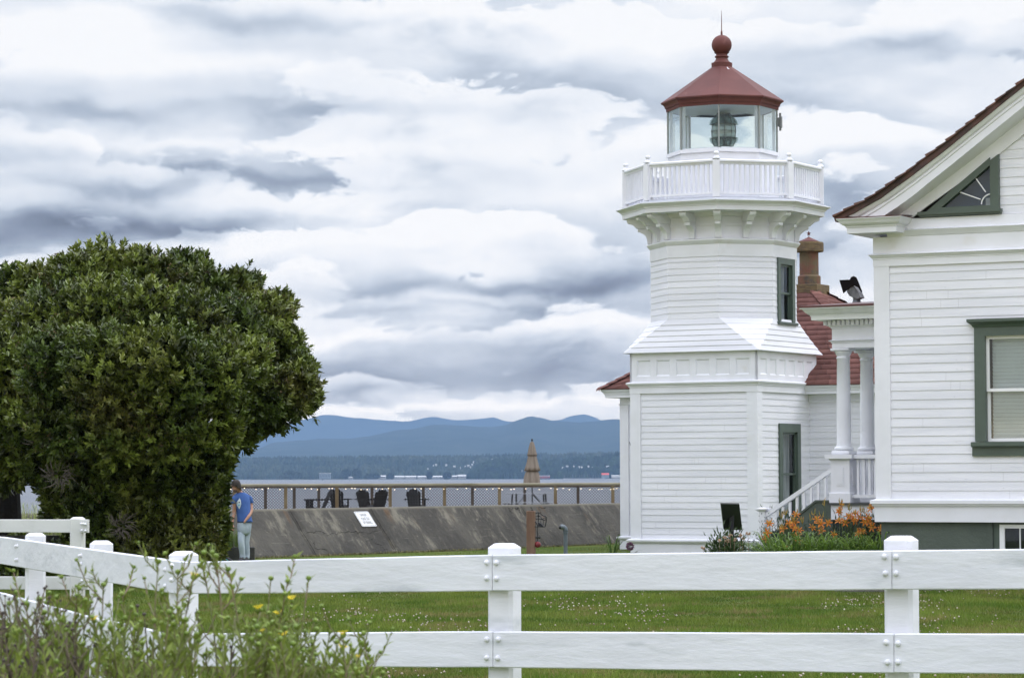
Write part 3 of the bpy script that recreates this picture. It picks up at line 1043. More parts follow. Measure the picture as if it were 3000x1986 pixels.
def octv(r, z, k=None):
    return [(r * math.cos(R(22.5 + 45 * i)), r * math.sin(R(22.5 + 45 * i)), z) for i in range(8)]


def octloft(prof, name, m, parent=tw, cap0=False, cap1=False, skip=()):
    b = MB(); b.loft([octv(r, z) for r, z in prof], cap0, cap1, skip=skip)
    return b.build(name, m, parent)


# flared roof between the square base and the octagon
def flare_ring(s, off=0.0):
    a = 1.625 + (1.487 - 1.625) * (1 - (1 - s) ** 1.25) + off
    w = (1.625) + (a * math.tan(PI / 8) - 1.625) * s if s > 0 else a - .001
    w = a * (1 - s) + a * math.tan(PI / 8) * s
    w = min(w, a - .001)
    z = 4.355 + (5.068 - 4.355) * s
    return [(a, -w, z), (a, w, z), (w, a, z), (-w, a, z), (-a, w, z), (-a, -w, z), (-w, -a, z), (w, -a, z)]


b = MB()
n = 6
for i in range(n):
    s0, s1 = i / n, (i + 1) / n
    lo_ = flare_ring(s0, .018); hi_ = flare_ring(s1, .002)
    b.loft([[(x, y, z - .02) for x, y, z in flare_ring(s0, -.002)], [(x, y, z - .012) for x, y, z in lo_], lo_, hi_])
r0 = flare_ring(0, .018)
b.add([(x, y, 4.344) for x, y, z in r0], [tuple(range(8))])
b.build('flared_roof', WHITE, tw, fix=False)

# octagonal shaft
RS = 1.604
b = MB()
z = 5.06
rs_ = []
while z < 6.40:
    zt = min(z + .1375, 6.41)
    skip = {(0, 7), (1, 7)} if z > 4.9 else set()
    b.loft([octv(RS + .002, z), octv(RS + .014, z), octv(RS + .002, zt)], skip=skip)
    z += .1375
# window face strips (face of index 7 lies between vertices 7 and 0, the +x face)
b.M = Matrix.Translation((RS * C22, 0, 0)) @ RX
siding(b, -.612, .612, 5.06, 6.41, .1375, holes=[(-.32, .34, 4.9, 6.28)])
b.build('shaft_siding', WHITE, tw, fix=False)
octloft([(RS + .02, 6.40), (RS + .022, 6.665), (RS + .03, 6.67), (1.662, 6.70), (1.70, 6.75), (1.70, 6.775), (1.63, 6.80), (1.60, 6.80)], 'shaft_fascia', TRIMW)
octloft([(1.60, 6.79), (1.60, 7.06), (1.625, 7.06), (1.625, 7.10), (1.60, 7.105), (1.60, 7.26), (1.66, 7.28), (1.69, 7.36), (1.0, 7.36)], 'bracket_frieze', TRIMW)
# brackets
up = [(0, 7.352), (.50, 7.352), (.525, 7.33), (.53, 7.295), (.51, 7.262), (.45, 7.245), (.40, 7.225), (.36, 7.185), (.325, 7.15), (.30, 7.145), (0, 7.145)]
lw = [(0, 7.140), (.285, 7.140), (.285, 7.072), (.255, 7.072), (.225, 7.062), (.17, 7.035), (.12, 6.99), (.085, 6.93), (.065, 6.86), (.058, 6.80), (0, 6.80)]
for i in range(16):
    a = R(22.5 * i)
    vert = (i % 2 == 1)
    r0 = (1.60 if vert else 1.60 * C22) - .02
    sc_ = 1.0 if vert else .97
    M = Matrix.Rotation(a, 4, 'Z') @ Matrix.Translation((r0, 0, 0)) @ Matrix.Rotation(PI, 4, 'Z') @ Matrix.Identity(4)
    M = Matrix.Rotation(a, 4, 'Z') @ Matrix.Translation((r0, 0, 0))
    b = MB(M)
    b.prism([(x * sc_ + (.02 if x > 0 else 0), z) for x, z in up], 'y', -.075, .075)
    b.prism([(x * sc_ + (.02 if x > 0 else 0), z) for x, z in lw], 'y', -.062, .062)
    # raised side moulding on the lower scroll
    b.prism([(.0, 7.072), (.27, 7.072), (.20, 7.035), (.13, 6.975), (.10, 6.90), (.09, 6.80), (.0, 6.80)], 'y', -.07, -.045)
    b.prism([(.0, 7.072), (.27, 7.072), (.20, 7.035), (.13, 6.975), (.10, 6.90), (.09, 6.80), (.0, 6.80)], 'y', .045, .07)
    b.build('bracket', TRIMW, tw)
# gallery floor and cornice
octloft([(1.0, 7.353), (2.235, 7.353), (2.24, 7.452), (2.262, 7.456), (2.262, 7.468), (2.275, 7.485), (2.31, 7.51), (2.365, 7.54), (2.38, 7.545), (2.38, 7.562), (2.3, 7.562)], 'gallery_cornice', TRIMW)
octloft([(2.375, 7.5635), (2.14, 7.642), (1.1, 7.65)], 'gallery_floor', GREYM)
# gallery railing
RR = 2.15
rl = MB()
rl.loft([octv(r, z) for r, z in [(RR - .075, 8.385), (RR + .075, 8.385), (RR + .078, 8.42), (RR + .05, 8.44), (RR - .05, 8.44), (RR - .078, 8.42), (RR - .075, 8.385)]])
rl.loft([octv(r, z) for r, z in [(RR - .03, 8.33), (RR + .03, 8.33), (RR + .045, 8.386), (RR - .045, 8.386), (RR - .03, 8.33)]])
rl.loft([octv(r, z) for r, z in [(RR - .035, 7.685), (RR + .045, 7.685), (RR + .045, 7.735), (RR - .035, 7.735), (RR - .035, 7.685)]])
gr_ = rl.build('gallery_railing', TRIMW, tw)
for i in range(8):
    a = R(22.5 + 45 * i)
    M = Matrix.Rotation(a, 4, 'Z') @ Matrix.Translation((RR, 0, 0))
    b = MB(M); b.box(-.075, .075, -.075, .075, 7.62, 8.39)
    b.build('post', TRIMW, gr_)
    b = MB(M); b.box(-.082, .082, -.082, .082, 8.441, 8.462, .006)
    b.lathe([(.078, 8.46), (.078, 8.475), (.045, 8.505), (.032, 8.53)], 16)
    b.sphere((0, 0, 8.568), .062, 16, 8, (1, 1, .72))
    b.build('finial', TRIMW, gr_)
NB = 14
back = MB()
for i in range(8):                                   # face i between vertices i and i+1
    p0 = Vector(octv(RR, 0)[i]); p1 = Vector(octv(RR, 0)[(i + 1) % 8])
    na = 45 * (i + 1)
    for k in range(NB):
        t = (k + .62) / (NB + .24)
        p = p0.lerp(p1, t)
        M = Matrix.Translation(p) @ Matrix.Rotation(R(na), 4, 'Z')
        tgt = back if i == 1 else MB()
        tgt.M = M
        tgt.box(-.022, .022, -.022, .022, 7.73, 8.335)
        if i != 1: tgt.build('baluster', TRIMW, gr_)
tag(back.build('baluster_row', TRIMW, gr_), kind='stuff')
# lantern
octloft([(1.2, 7.64), (1.215, 7.64), (1.215, 7.66), (1.205, 8.705), (1.25, 8.708), (1.25, 8.785), (1.20, 8.79), (1.0, 8.79)], 'lantern_wall', TRIMW, cap0=True)
b = MB()
for i in range(8):
    p0 = Vector(octv(1.195, 0)[i]); p1 = Vector(octv(1.195, 0)[(i + 1) % 8])
    M = Matrix.Translation((p0 + p1) / 2) @ Matrix.Rotation(R(45 * (i + 1) + 90), 4, 'Z')
    w = (p1 - p0).length / 2
    g_ = MB(M)
    g_.add([(-w + .02, -.012, 8.80), (w - .02, -.012, 8.80), (w - .02, -.012, 9.735), (-w + .02, -.012, 9.735)], [(0, 1, 2, 3)])
    g_.build('lantern_pane', LGLASS, tw, fix=False)
    f_ = MB(M)
    f_.box(-w + .05, w - .05, .0, .05, 8.79, 8.815)
    fr_ = f_.build('pane_frame', TRIMW, tw)
    if i != 6:
        v2 = octv(1.135, 0)[i]
        f_ = MB(Matrix.Translation((v2[0], v2[1], 0)) @ Matrix.Rotation(R(22.5 + 45 * i), 4, 'Z')); f_.box(-.03, .03, -.034, .034, 8.79, 9.735)
        f_.build('inner_post', TRIMW, fr_)
    v = octv(1.215, 0)[i]
    m_ = MB(Matrix.Translation((v[0], v[1], 0)) @ Matrix.Rotation(R(22.5 + 45 * i), 4, 'Z'))
    m_.box(-.03, .012, -.015, .015, 8.787, 9.74)
    for k in range(5): m_.sphere((.014, 0, 8.9 + k * .18), .009, 6, 4)
    m_.build('mullion', mat('lead_grey_mullion', (.26, .28, .27), rough=.5) if i == 0 else MATS['lead_grey_mullion'], tw)
octloft([(.05, 9.742), (1.20, 9.742), (1.20, 9.735), (0.05, 9.735)], 'lantern_ceiling', TRIMW, cap0=True, cap1=True)
PLQ = mat('navy_plaque', (.035, .05, .085), (.045, .06, .095), rough=.5, scale=30)
PLT = mat('plaque_lettering', (.16, .18, .22), rough=.6)
for (ang, w) in ((90 + 45, .52), (90, .56)):
    M = Matrix.Rotation(R(ang), 4, 'Z') @ Matrix.Translation((.90, 0, 9.715)) @ Matrix.Rotation(R(-12), 4, 'Y')
    b = MB(M); b.box(-.13, .13, -w / 2, w / 2, -.008, .008)
    pl = b.build('plaque', PLQ, tw)
    b = MB(M)
    for r_, cnt in ((.05, 13), (-.05, 9)):
        for k in range(cnt):
            y = (k - cnt / 2) * .034
            if (k * 7) % 5 == 0: continue
            b.box(r_ - .02, r_ + .02, y, y + .020, -.0105, .0105)
    b.build('plaque_lettering', PLT, pl)
# roof
rf = octloft([(1.19, 9.74), (1.245, 9.73), (1.25, 9.80), (1.275, 9.803), (1.275, 9.815), (1.285, 9.85), (1.31, 9.88), (1.355, 9.905), (1.362, 9.91), (1.362, 9.938), (.215, 10.72)], 'lantern_roof', REDM, cap1=True)
b = MB()
b.lathe([(.228, 10.70), (.232, 10.80), (.20, 10.80), (.185, 10.82), (.15, 10.855), (.130, 10.90), (.128, 10.915), (.15, 10.925), (.158, 10.94), (.15, 10.957), (.126, 10.965), (.125, 11.0), (.15, 11.02), (.17, 11.035)], 28)
b.build('ventilator_neck', REDM, rf, smooth=False)
b = MB(); b.sphere((0, 0, 11.205), .2235, 32, 18); b.build('ventilator_ball', REDM, rf, smooth=True)
b = MB(); b.lathe([(.024, 11.41), (.022, 11.50), (.010, 11.53), (.009, 11.75), (.003, 11.98)], 8); b.build('lightning_spike', REDM, rf)
# bird droppings streak on the roof
b = MB()
for (ang, r0, r1, wd) in ((-38, .26, .34, .010), (-31, .30, .42, .008), (-26, .25, .29, .02), (-70, .24, .26, .02)):
    a = R(ang)
    def rp(r, s): 
        zz = 9.938 + (1.362 - r / C22) * (.782 / 1.147) + .006
        return (r * math.cos(a) - s * math.sin(a), r * math.sin(a) + s * math.cos(a), zz)
    b.add([rp(r0, -wd), rp(r1, -wd), rp(r1, wd), rp(r0, wd)], [(0, 1, 2, 3)])
b.build('white_streak', TRIMW, rf, fix=False)
# small lamp on the lantern's right corner
v = octv(1.235, 0)[0]
b = MB(Matrix.Translation((v[0], v[1], 0)))
b.box(.0, .05, -.05, .05, 9.36, 9.56, .01); b.box(.05, .09, -.04, .04, 9.33, 9.59, .012); b.box(.03, .07, -.015, .015, 9.27, 9.66)
b.build('signal_box', mat('weathered_grey_metal', (.17, .18, .18), rough=.5), tw)
# windows of the tower
window(tw, Matrix.Translation((RS * C22, 0, 0)) @ RX, .035, .86, 4.945, 6.405, head=.14, jamb=.13, sill=.07, proud=.045)
window(tw, T_RIGHT, .115, 1.09, .73, 2.80, head=.19, jamb=.16, sill=.06, proud=.045)

# Fresnel lens inside the lantern
LENS = bpy.data.materials.new('lens_glass'); LENS.use_nodes = True
t_ = LENS.node_tree; q_ = G(t_); p_ = t_.nodes['Principled BSDF']
p_.inputs['Base Color'].default_value = (.42, .50, .47, 1); p_.inputs['Roughness'].default_value = .08; p_.inputs['Specular IOR Level'].default_value = .9
tr_ = q_.n('ShaderNodeBsdfTransparent'); tr_.inputs[0].default_value = (.80, .87, .85, 1)
mx_ = q_.n('ShaderNodeMixShader'); mx_.inputs[0].default_value = .5
t_.links.new(tr_.outputs[0], mx_.inputs[1]); t_.links.new(p_.outputs[0], mx_.inputs[2]); t_.links.new(mx_.outputs[0], t_.nodes['Material Output'].inputs[0])
PRISMM = mat('lens_prism', (.38, .45, .42), (.70, .78, .74), rough=.2, scale=11, spec=.9)
fl = empty('fresnel_lens', (TOWER[0] + .03, TOWER[1], 8.79), -TH, 'grey-green glass fresnel lens with bronze ribs standing in the lantern room', 'lens')
b = MB(); b.lathe([(.10, .335), (.255, .345), (.268, .42), (.272, .49), (.268, .56), (.255, .635), (.10, .645)], 32); b.build('lens_drum', LENS, fl, smooth=True)
t_ = PRISMM.node_tree; q_ = G(t_)
tr_ = q_.n('ShaderNodeBsdfTransparent'); tr_.inputs[0].default_value = (.82, .88, .86, 1)
mx_ = q_.n('ShaderNodeMixShader'); mx_.inputs[0].default_value = .36
t_.links.new(tr_.outputs[0], mx_.inputs[1]); t_.links.new(t_.nodes['Principled BSDF'].outputs[0], mx_.inputs[2]); t_.links.new(mx_.outputs[0], t_.nodes['Material Output'].inputs[0])
for side in (0, 1):
    b = MB()
    for k in range(8):
        z = .34 - .026 * k if side == 0 else .645 + .026 * k
        r_ = .312 - .0026 * k * k
        dz = -.018 if side == 0 else .018
        b.lathe([(r_ - .075, z), (r_ + .012, z + dz * .1), (r_ - .07, z + dz * 1.2)], 20, fn=lambda a, z_: 1 + .045 * math.cos(10 * a))
    b.build('prism_rings', PRISMM, fl)
b = MB()
for k in range(10):
    a = 2 * PI * k / 10 + .2
    b.tube([(.2 * math.cos(a), .2 * math.sin(a), .14), (.262 * math.cos(a), .262 * math.sin(a), .26), (.28 * math.cos(a), .28 * math.sin(a), .49), (.262 * math.cos(a), .262 * math.sin(a), .72), (.17 * math.cos(a), .17 * math.sin(a), .86)], .007, 6)
for z in (.34, .49, .64): b.lathe([(.272, z - .006), (.284, z - .006), (.284, z + .006), (.272, z + .006)], 28)
b.lathe([(.15, .85), (.15, .90), (.13, .905)], 20)
b.lathe([(.21, .13), (.21, .155), (.19, .16)], 20)
b.build('rib_frame', BRONZE, fl)
b = MB()
for k in range(4):
    a = 2 * PI * k / 4 + .6
    b.tube([(.17 * math.cos(a), .17 * math.sin(a), .14), (.20 * math.cos(a), .20 * math.sin(a), .0)], .018, 6)
b.tube([(0, 0, 0), (0, 0, .35)], .02, 8)
b.build('leg_stand', BRONZE, fl)
b = MB(); b.box(.0, .26, -.2, .1, .0, .035, .004); b.box(-.24, -.05, -.16, .05, .0, .02, .004); b.build('base_plate', mat('cream_plate', (.55, .53, .42), rough=.6), fl)

# ================================================================== FOG SIGNAL BUILDING
fb = empty('fog_signal_building', TOWER, -TH, 'low white building behind the lighthouse with red shingled pyramid roof and rusty flue', 'building')
FX0, FX1, FY0, FY1 = -3.2, 3.25, 1.2, 7.95
b = MB()
for M, w0, w1 in ((Matrix.Translation((0, FY0, 0)), FX0, FX1), (Matrix.Translation((FX1, 0, 0)) @ RX, FY0, FY1), (Matrix.Translation((FX0, 0, 0)) @ Matrix.Rotation(-PI / 2, 4, 'Z'), -FY1, -FY0),
                  (Matrix.Translation((0, FY1, 0)) @ Matrix.Rotation(PI, 4, 'Z'), -FX1, -FX0)):
    b.M = M
    siding(b, w0, w1, .27, 3.52, .1385)
b.build('siding', WHITE, fb, fix=False)
rect = [(FX0, FY0), (FX1, FY0), (FX1, FY1), (FX0, FY1)]
b = MB(); b.sweep(rect, [(-.2, -.1), (.045, -.1), (.045, .20), (.075, .22), (.10, .25), (.10, .28), (.02, .31), (-.2, .31)], True); b.build('base_skirt', TRIMW, fb)
b = MB(); b.sweep(rect, [(-.1, 3.28), (.035, 3.28), (.035, 3.30), (.055, 3.305), (.055, 3.325), (.03, 3.33), (.03, 3.47), (-.1, 3.47)], True); b.build('frieze_board', TRIMW, fb)
b = MB(); b.sweep(rect, [(-.1, 3.462), (.28, 3.462), (.28, 3.53), (.30, 3.535), (.31, 3.57), (.35, 3.61), (.36, 3.645), (.2, 3.66), (-.1, 3.66)], True); b.build('eave_cornice', TRIMW, fb)
for (x, y, sx, sy) in ((FX0, FY0, -1, -1), (FX1, FY0, 1, -1), (FX1, FY1, 1, 1), (FX0, FY1, -1, 1)):
    b = MB(); o = .034
    b.prism([(x + sx * o, y + sy * o), (x - sx * .19, y + sy * o), (x - sx * .19, y - sy * .02), (x - sx * .02, y - sy * .02), (x - sx * .02, y - sy * .19), (x + sx * o, y - sy * .19)], 'z', .28, 3.30)
    b.build('corner_board', TRIMW, fb)
# pyramid roof as separate shingle courses
px_, py_, pz_ = .0, 4.58, 6.15
ex0, ex1, ey0, ey1, ez = FX0 - .38, FX1 + .38, FY0 - .38, FY1 + .38, 3.655
corners = [Vector((ex0, ey0, ez)), Vector((ex1, ey0, ez)), Vector((ex1, ey1, ez)), Vector((ex0, ey1, ez))]
pk = Vector((px_, py_, pz_))
VV, FF, RN = [], [], []


def shingles(VV, FF, RN, A, B_, pkA, pkB, courses, seed, wmin=.16, wmax=.46, t=.020):
    """courses of separate shingles on the slope A-B (eave) to pkA-pkB (top)"""
    rr = random.Random(seed)
    nrm = (B_ - A).cross(pkA - A).normalized()
    if nrm.z < 0: nrm = -nrm
    for c in range(courses):
        s0, s1 = c / courses, (c + 1.10) / courses
        s1 = min(s1, 1)
        a0, b0 = A.lerp(pkA, s0), B_.lerp(pkB, s0)
        a1, b1 = A.lerp(pkA, s1), B_.lerp(pkB, s1)
        ln = (b0 - a0).length
        if ln < .05: continue
        u = 0
        while u < ln:
            w = rr.uniform(wmin, wmax)
            u1 = min(u + w, ln)
            f0, f1 = u / ln, (u1 - .006) / ln
            up_ = t + rr.uniform(-.004, .004)
            dn = rr.uniform(-.012, .012) * (A - pkA).normalized()
            q = [a0.lerp(b0, f0) + nrm * up_ + dn, a0.lerp(b0, f1) + nrm * up_ + dn, a1.lerp(b1, f1) + nrm * .003, a1.lerp(b1, f0) + nrm * .003,
                 a0.lerp(b0, f0) - nrm * .004 + dn, a0.lerp(b0, f1) - nrm * .004 + dn]
            k = len(VV)
            VV += [tuple(v) for v in q]
            FF += [(k, k + 1, k + 2, k + 3), (k, k + 4, k + 5, k + 1)]
            v = rr.random(); RN += [v, v]
            u = u1


for i in range(4):
    shingles(VV, FF, RN, corners[i], corners[(i + 1) % 4], pk, pk, 21, i)
rfb = npmesh('shingle_roof', np.array(VV), np.array(FF), SHING, fb, rnd=np.array(RN))
b = MB(); b.add([tuple(c - Vector((0, 0, .006))) for c in corners] + [tuple(pk - Vector((0, 0, .006)))], [(0, 1, 4), (1, 2, 4), (2, 3, 4), (3, 0, 4), (3, 2, 1, 0)])
b.build('roof_deck', SHINGB, fb)
b = MB()
VV, FF, RN = [], [], []
for i in range(4):                                   # hip caps
    c = corners[i]; d = (pk - c); ln = d.length; d = d.normalized()
    side = d.cross(Vector((0, 0, 1))).normalized()
    nn = 24
    for k in range(nn):
        p0 = c + d * (ln * k / nn - .03); p1 = c + d * (ln * (k + 1.15) / nn)
        h0 = Vector((0, 0, .055)); h1 = Vector((0, 0, .030))
        dropv = Vector((0, 0, -.035))
        kk = len(VV)
        VV += [tuple(v) for v in (p0 - side * .13 + h0 + dropv, p0 + h0, p0 + side * .13 + h0 + dropv, p1 - side * .13 + h1 + dropv, p1 + h1, p1 + side * .13 + h1 + dropv, p0 - side * .13 + dropv, p0, p0 + side * .13 + dropv)]
        FF += [(kk, kk + 1, kk + 4, kk + 3), (kk + 1, kk + 2, kk + 5, kk + 4), (kk + 6, kk + 7, kk + 1, kk), (kk + 7, kk + 8, kk + 2, kk + 1)]
        v = random.random(); RN += [v] * 4
npmesh('hip_shingles', np.array(VV), np.array(FF), SHING, fb, rnd=np.array(RN))
# flue
b = MB(Matrix.Translation((px_, py_, 0)))
b.box(-.36, .36, -.36, .36, 5.80, 6.13, .01)
fl2 = b.build('flue_base', OCHRE, fb)
b = MB(Matrix.Translation((px_, py_, 0)))
b.lathe([(.27, 6.12), (.27, 6.32), (.255, 6.34), (.225, 6.36), (.222, 6.93), (.215, 6.93)], 28)
b.build('flue_pipe', RUST, fl2, smooth=False)
b = MB(Matrix.Translation((px_, py_, 0)))
b.lathe([(.22, 6.90), (.335, 6.905), (.345, 6.93), (.345, 7.10), (.335, 7.13), (.25, 7.13)], 28)
b.build('flue_collar', OCHRE, fl2)
b = MB(Matrix.Translation((px_, py_, 0)))
b.lathe([(.25, 7.12), (.25, 7.15), (.02, 7.255), (.006, 7.27)], 24)
b.build('flue_cap', REDM, fl2)
b = MB(Matrix.Translation((px_, py_, 7.34)) @ Matrix.Rotation(TH * 0, 4, 'Z'))
star = []
for k in range(10):
    a = PI / 2 + k * PI / 5; r_ = .062 if k % 2 == 0 else .026
    star.append((r_ * math.cos(a), r_ * math.sin(a)))
b.prism(star, 'y', -.006, .006); b.tube([(0, 0, -.09), (0, 0, -.03)], .006, 5)
b.build('star_finial', REDM, fl2)
# grey conductor and cable stubs on the left part
b = MB(); b.tube([(FX0 + .21, FY0 - .02, 2.45), (FX0 + .26, FY0 - .07, 2.36), (FX0 + .33, FY0 - .08, 2.30), (FX0 + .42, FY0 - .06, 2.27)], .007, 5)
b.tube([(FX0 - .06, FY0 - .06, .0), (FX0 - .05, FY0 - .07, .2), (FX0 - .02, FY0 - .08, .3), (FX0 - .07, FY0 - .07, .34)], .009, 5)
b.build('cable', DARKM, fb)

# ================================================================== KEEPER'S HOUSE
HTH = R(28)
HO = Vector((5.476, 43.5, 0))
hs = empty('keepers_house', HO, -HTH, "large white clapboard house with green window trim and brown shingled gable roof", 'house')
HM = Matrix.Translation(HO) @ Matrix.Rotation(-HTH, 4, 'Z')
HMI = HM.inverted()


def hp(px, py, yoff=0.0):
    """where the sight line through a photo pixel meets the house plane y = yoff (local x, z)"""
    o = HMI @ CAMO
    d = HMI.to_3x3() @ ray(px, py)
    t = (yoff - o.y) / d.y
    p = o + d * t
    return (p.x, p.z)


HW, HD = 8.8, 9.0
PKX = HW / 2
zWT = hp(2577, 1463)[1]                    # top of the water table
zSK = hp(2580, 1528)[1]                    # bottom of the white skirt
zF0 = hp(2570, 782)[1]                     # underside of frieze board
zM0, zM1 = hp(2570, 762)[1], hp(2570, 744)[1]
zR0 = hp(2568, 697)[1]
# wall siding with holes for windows
win_x0, _ = hp(2857, 1000); wz1 = hp(2857, 951)[1]; wz0 = hp(2857, 1310)[1]
WIN_W = 1.22
b = MB()
siding(b, .21, HW - .21, zWT + .0, zF0 + .01, .1352, .011, holes=[(win_x0 + .1, win_x0 + WIN_W - .1, wz0 + .05, wz1 - .15), (HW - 2.4, HW - 1.4, wz0 + .05, wz1 - .15)])
sd_ = b.build('siding', WHITE, hs, fix=False)
joints(hs, Matrix.Identity(4), .25, HW - .25, zWT, zF0, .1352, 70, 8, [(win_x0 - .1, win_x0 + WIN_W + .1, wz0 - .2, wz1 + .15)])
b = MB(Matrix.Rotation(-PI / 2, 4, 'Z'))
siding(b, -HD + .2, -.2, zWT, zF0 + .5, .1352, .011)
b.M = Matrix.Translation((HW, 0, 0)) @ RX
siding(b, .2, HD - .2, zWT, zF0 + .5, .1352, .011)
b.M = Matrix.Translation((0, HD, 0)) @ Matrix.Rotation(PI, 4, 'Z')
siding(b, -HW + .2, -.2, zWT, zF0 + .5, .1352, .011)
b.build('side_siding', WHITE, hs, fix=False)
hr = [(0, 0), (HW, 0), (HW, HD), (0, HD)]
for (x, y, sx, sy) in ((0, 0, -1, -1), (HW, 0, 1, -1), (HW, HD, 1, 1), (0, HD, -1, 1)):
    b = MB(); o = .030
    b.prism([(x + sx * o, y + sy * o), (x - sx * .215, y + sy * o), (x - sx * .215, y - sy * .02), (x - sx * .02, y - sy * .02), (x - sx * .02, y - sy * .215), (x + sx * o, y - sy * .215)], 'z', zWT - .01, zF0)
    b.build('corner_board', TRIMW, hs)
b = MB(); b.sweep(hr, [(-.1, zSK), (.045, zSK), (.045, zWT - .115), (.055, zWT - .112), (.055, zWT - .095), (.075, zWT - .09), (.078, zWT - .065), (.10, zWT - .06), (.10, zWT - .012), (.03, zWT + .012), (-.1, zWT + .012)], True)
b.build('water_table', TRIMW, hs)
bx0 = hp(2925, 1560)[0]; bz1 = hp(2925, 1536)[1]
b = MB()
b.box(.03, bx0 - .10, .03, .20, -.3, zSK + .01); b.box(bx0 + .92, HW - .03, .03, .20, -.3, zSK + .01); b.box(bx0 - .10, bx0 + .92, .03, .20, -.3, bz1 - .62)
b.box(bx0 - .10, bx0 + .92, .09, .20, bz1 - .62, zSK + .01) if False else None
b.box(.03, .20, .20, HD - .03, -.3, zSK + .01); b.box(HW - .20, HW - .03, .20, HD - .03, -.3, zSK + .01); b.box(.20, HW - .2, HD - .2, HD - .03, -.3, zSK + .01)
b.build('foundation', FOUND, hs)
# frieze
b = MB(); b.sweep(hr, [(-.1, zF0), (.036, zF0), (.036, zM0), (.045, zM0 + .004), (.045, zM0 + .02), (.06, zM0 + .03), (.075, zM0 + .055), (.095, zM0 + .065), (.095, zM1 - .02), (.04, zM1), (.035, zM1), (.035, zR0 + .0), (-.1, zR0)], True)
b.build('frieze_board', TRIMW, hs)
zc0 = hp(3000, 676, -.04)[1]
# upper frieze mould across the gable
zu = zR0
zU1 = hp(2800, 669)[1]; zU0 = hp(2800, 681)[1]; zB1 = hp(2800, 635)[1]
b = MB(); b.prism([(-.035, zR0 - .002), (-.05, zR0 + .01), (-.06, zU0), (-.09, zU1 - .015), (-.10, zU1), (-.045, zU1 + .02), (-.035, zB1), (.03, zB1), (.03, zR0 - .002)], 'x', .2, HW - .2)
b.build('gable_base_board', TRIMW, hs)

# --- rake, traced on the plane of the rake and continued to the ridge
zr = 1.0


def zz(pts, yoff):
    return [hp(2400 + x / 2.6133, 200 + y / 2.6133, yoff) for x, y in pts]


def to_peak(pts):
    """continue the last slope up to the ridge and mirror the line to the right half"""
    (xa, za), (xb, zb) = pts[-3], pts[-1]
    s = (zb - za) / (xb - xa)
    pts = pts + [(PKX, zb + s * (PKX - xb))]
    return pts


def mirrored(pts): return pts + [(2 * PKX - x, z) for x, z in reversed(pts[:-1])]


YR = -.47
T0 = to_peak(zz([(112, 1140), (250, 1062), (370, 1006), (475, 940), (580, 862), (690, 785), (790, 702), (900, 620), (1010, 536), (1110, 452), (1215, 371), (1320, 286), (1430, 200), (1568, 94)], YR))
T1 = to_peak(zz([(122, 1176), (250, 1118), (370, 1052), (475, 992), (590, 908), (700, 830), (800, 752), (905, 672), (1010, 590), (1110, 507), (1215, 422), (1320, 336), (1430, 246), (1568, 136)], YR))
C0 = to_peak(zz([(225, 1136), (330, 1075), (470, 1004), (600, 905), (720, 820), (850, 718), (1010, 592), (1200, 437), (1320, 339), (1430, 250), (1568, 140)], YR + .03))
C1 = to_peak(zz([(360, 1140), (470, 1075), (600, 985), (720, 900), (850, 800), (1010, 672), (1200, 520), (1320, 425), (1430, 338), (1568, 232)], YR + .08))
C2 = to_peak(zz([(490, 1134), (600, 1062), (720, 975), (850, 868), (1010, 742), (1200, 588), (1320, 490), (1430, 402), (1568, 290)], YR + .09))


def strip(mb, A, B_, ya, yb, n=60):
    """surface between two polylines (x, z), A at depth ya and B at depth yb"""
    def res(P):
        P = np.array(P); d = np.r_[0, np.cumsum(np.hypot(*np.diff(P, axis=0).T))]
        t = np.linspace(0, d[-1], n)
        return np.stack([np.interp(t, d, P[:, 0]), np.interp(t, d, P[:, 1])], 1)
    a, c = res(A), res(B_)
    mb.loft([[(x, ya, z) for x, z in a], [(x, yb, z) for x, z in c]], closed=False)


def mir(mb):
    """add the mirrored half"""
    nv = len(mb.v)
    mb.v += [(2 * PKX - x, y, z) for x, y, z in mb.v[:nv]]
    mb.f += [tuple(nv + i for i in reversed(f)) for f in mb.f]


b = MB()
mid_ = [(x0 * .5 + x1 * .5, z0 * .5 + z1 * .5) for (x0, z0), (x1, z1) in zip(C0, C1)] if len(C0) == len(C1) else None
# crown: concave, three facets
def lerpP(A, B_, t, n=40):
    def res(P):
        P = np.array(P); d = np.r_[0, np.cumsum(np.hypot(*np.diff(P, axis=0).T))]
        tt = np.linspace(0, d[-1], n)
        return np.stack([np.interp(tt, d, P[:, 0]), np.interp(tt, d, P[:, 1])], 1)
    a, c = res(A), res(B_)
    return [tuple(p) for p in (a * (1 - t) + c * t)]


Q = [lerpP(C0, C1, t) for t in (0, .12, .45, .62, .68, .9, 1)]
ys_ = [YR + .02, YR + .022, YR + .05, YR + .085, YR + .075, YR + .075, YR + .09]
for i in range(6): strip(b, Q[i], Q[i + 1], ys_[i], ys_[i + 1])
strip(b, C1, C2, YR + .088, YR + .088)
mir(b)
b.build('rake_moulding', TRIMW, hs, fix=False)
# soffit from the rake back to the wall
W0 = to_peak(zz([(700, 1152), (820, 1062), (960, 962), (1100, 862), (1240, 760), (1380, 655), (1568, 505)], -.045))
S0 = to_peak(zz([(560, 1160), (650, 1095), (800, 985), (960, 862), (1150, 720), (1300, 600), (1450, 480), (1568, 385)], -.05))
b = MB()
strip(b, C2, S0, YR + .088, -.05)
mir(b); b.build('soffit', TRIMW, hs, fix=False)
b = MB()
strip(b, S0, W0, -.05, -.045)
strip(b, W0, [(x, z) for x, z in W0], -.045, .0)
mir(b); b.build('rake_frieze_board', TRIMW, hs, fix=False)
# gable siding
wx = [p[0] for p in W0]; wz = [p[1] for p in W0]


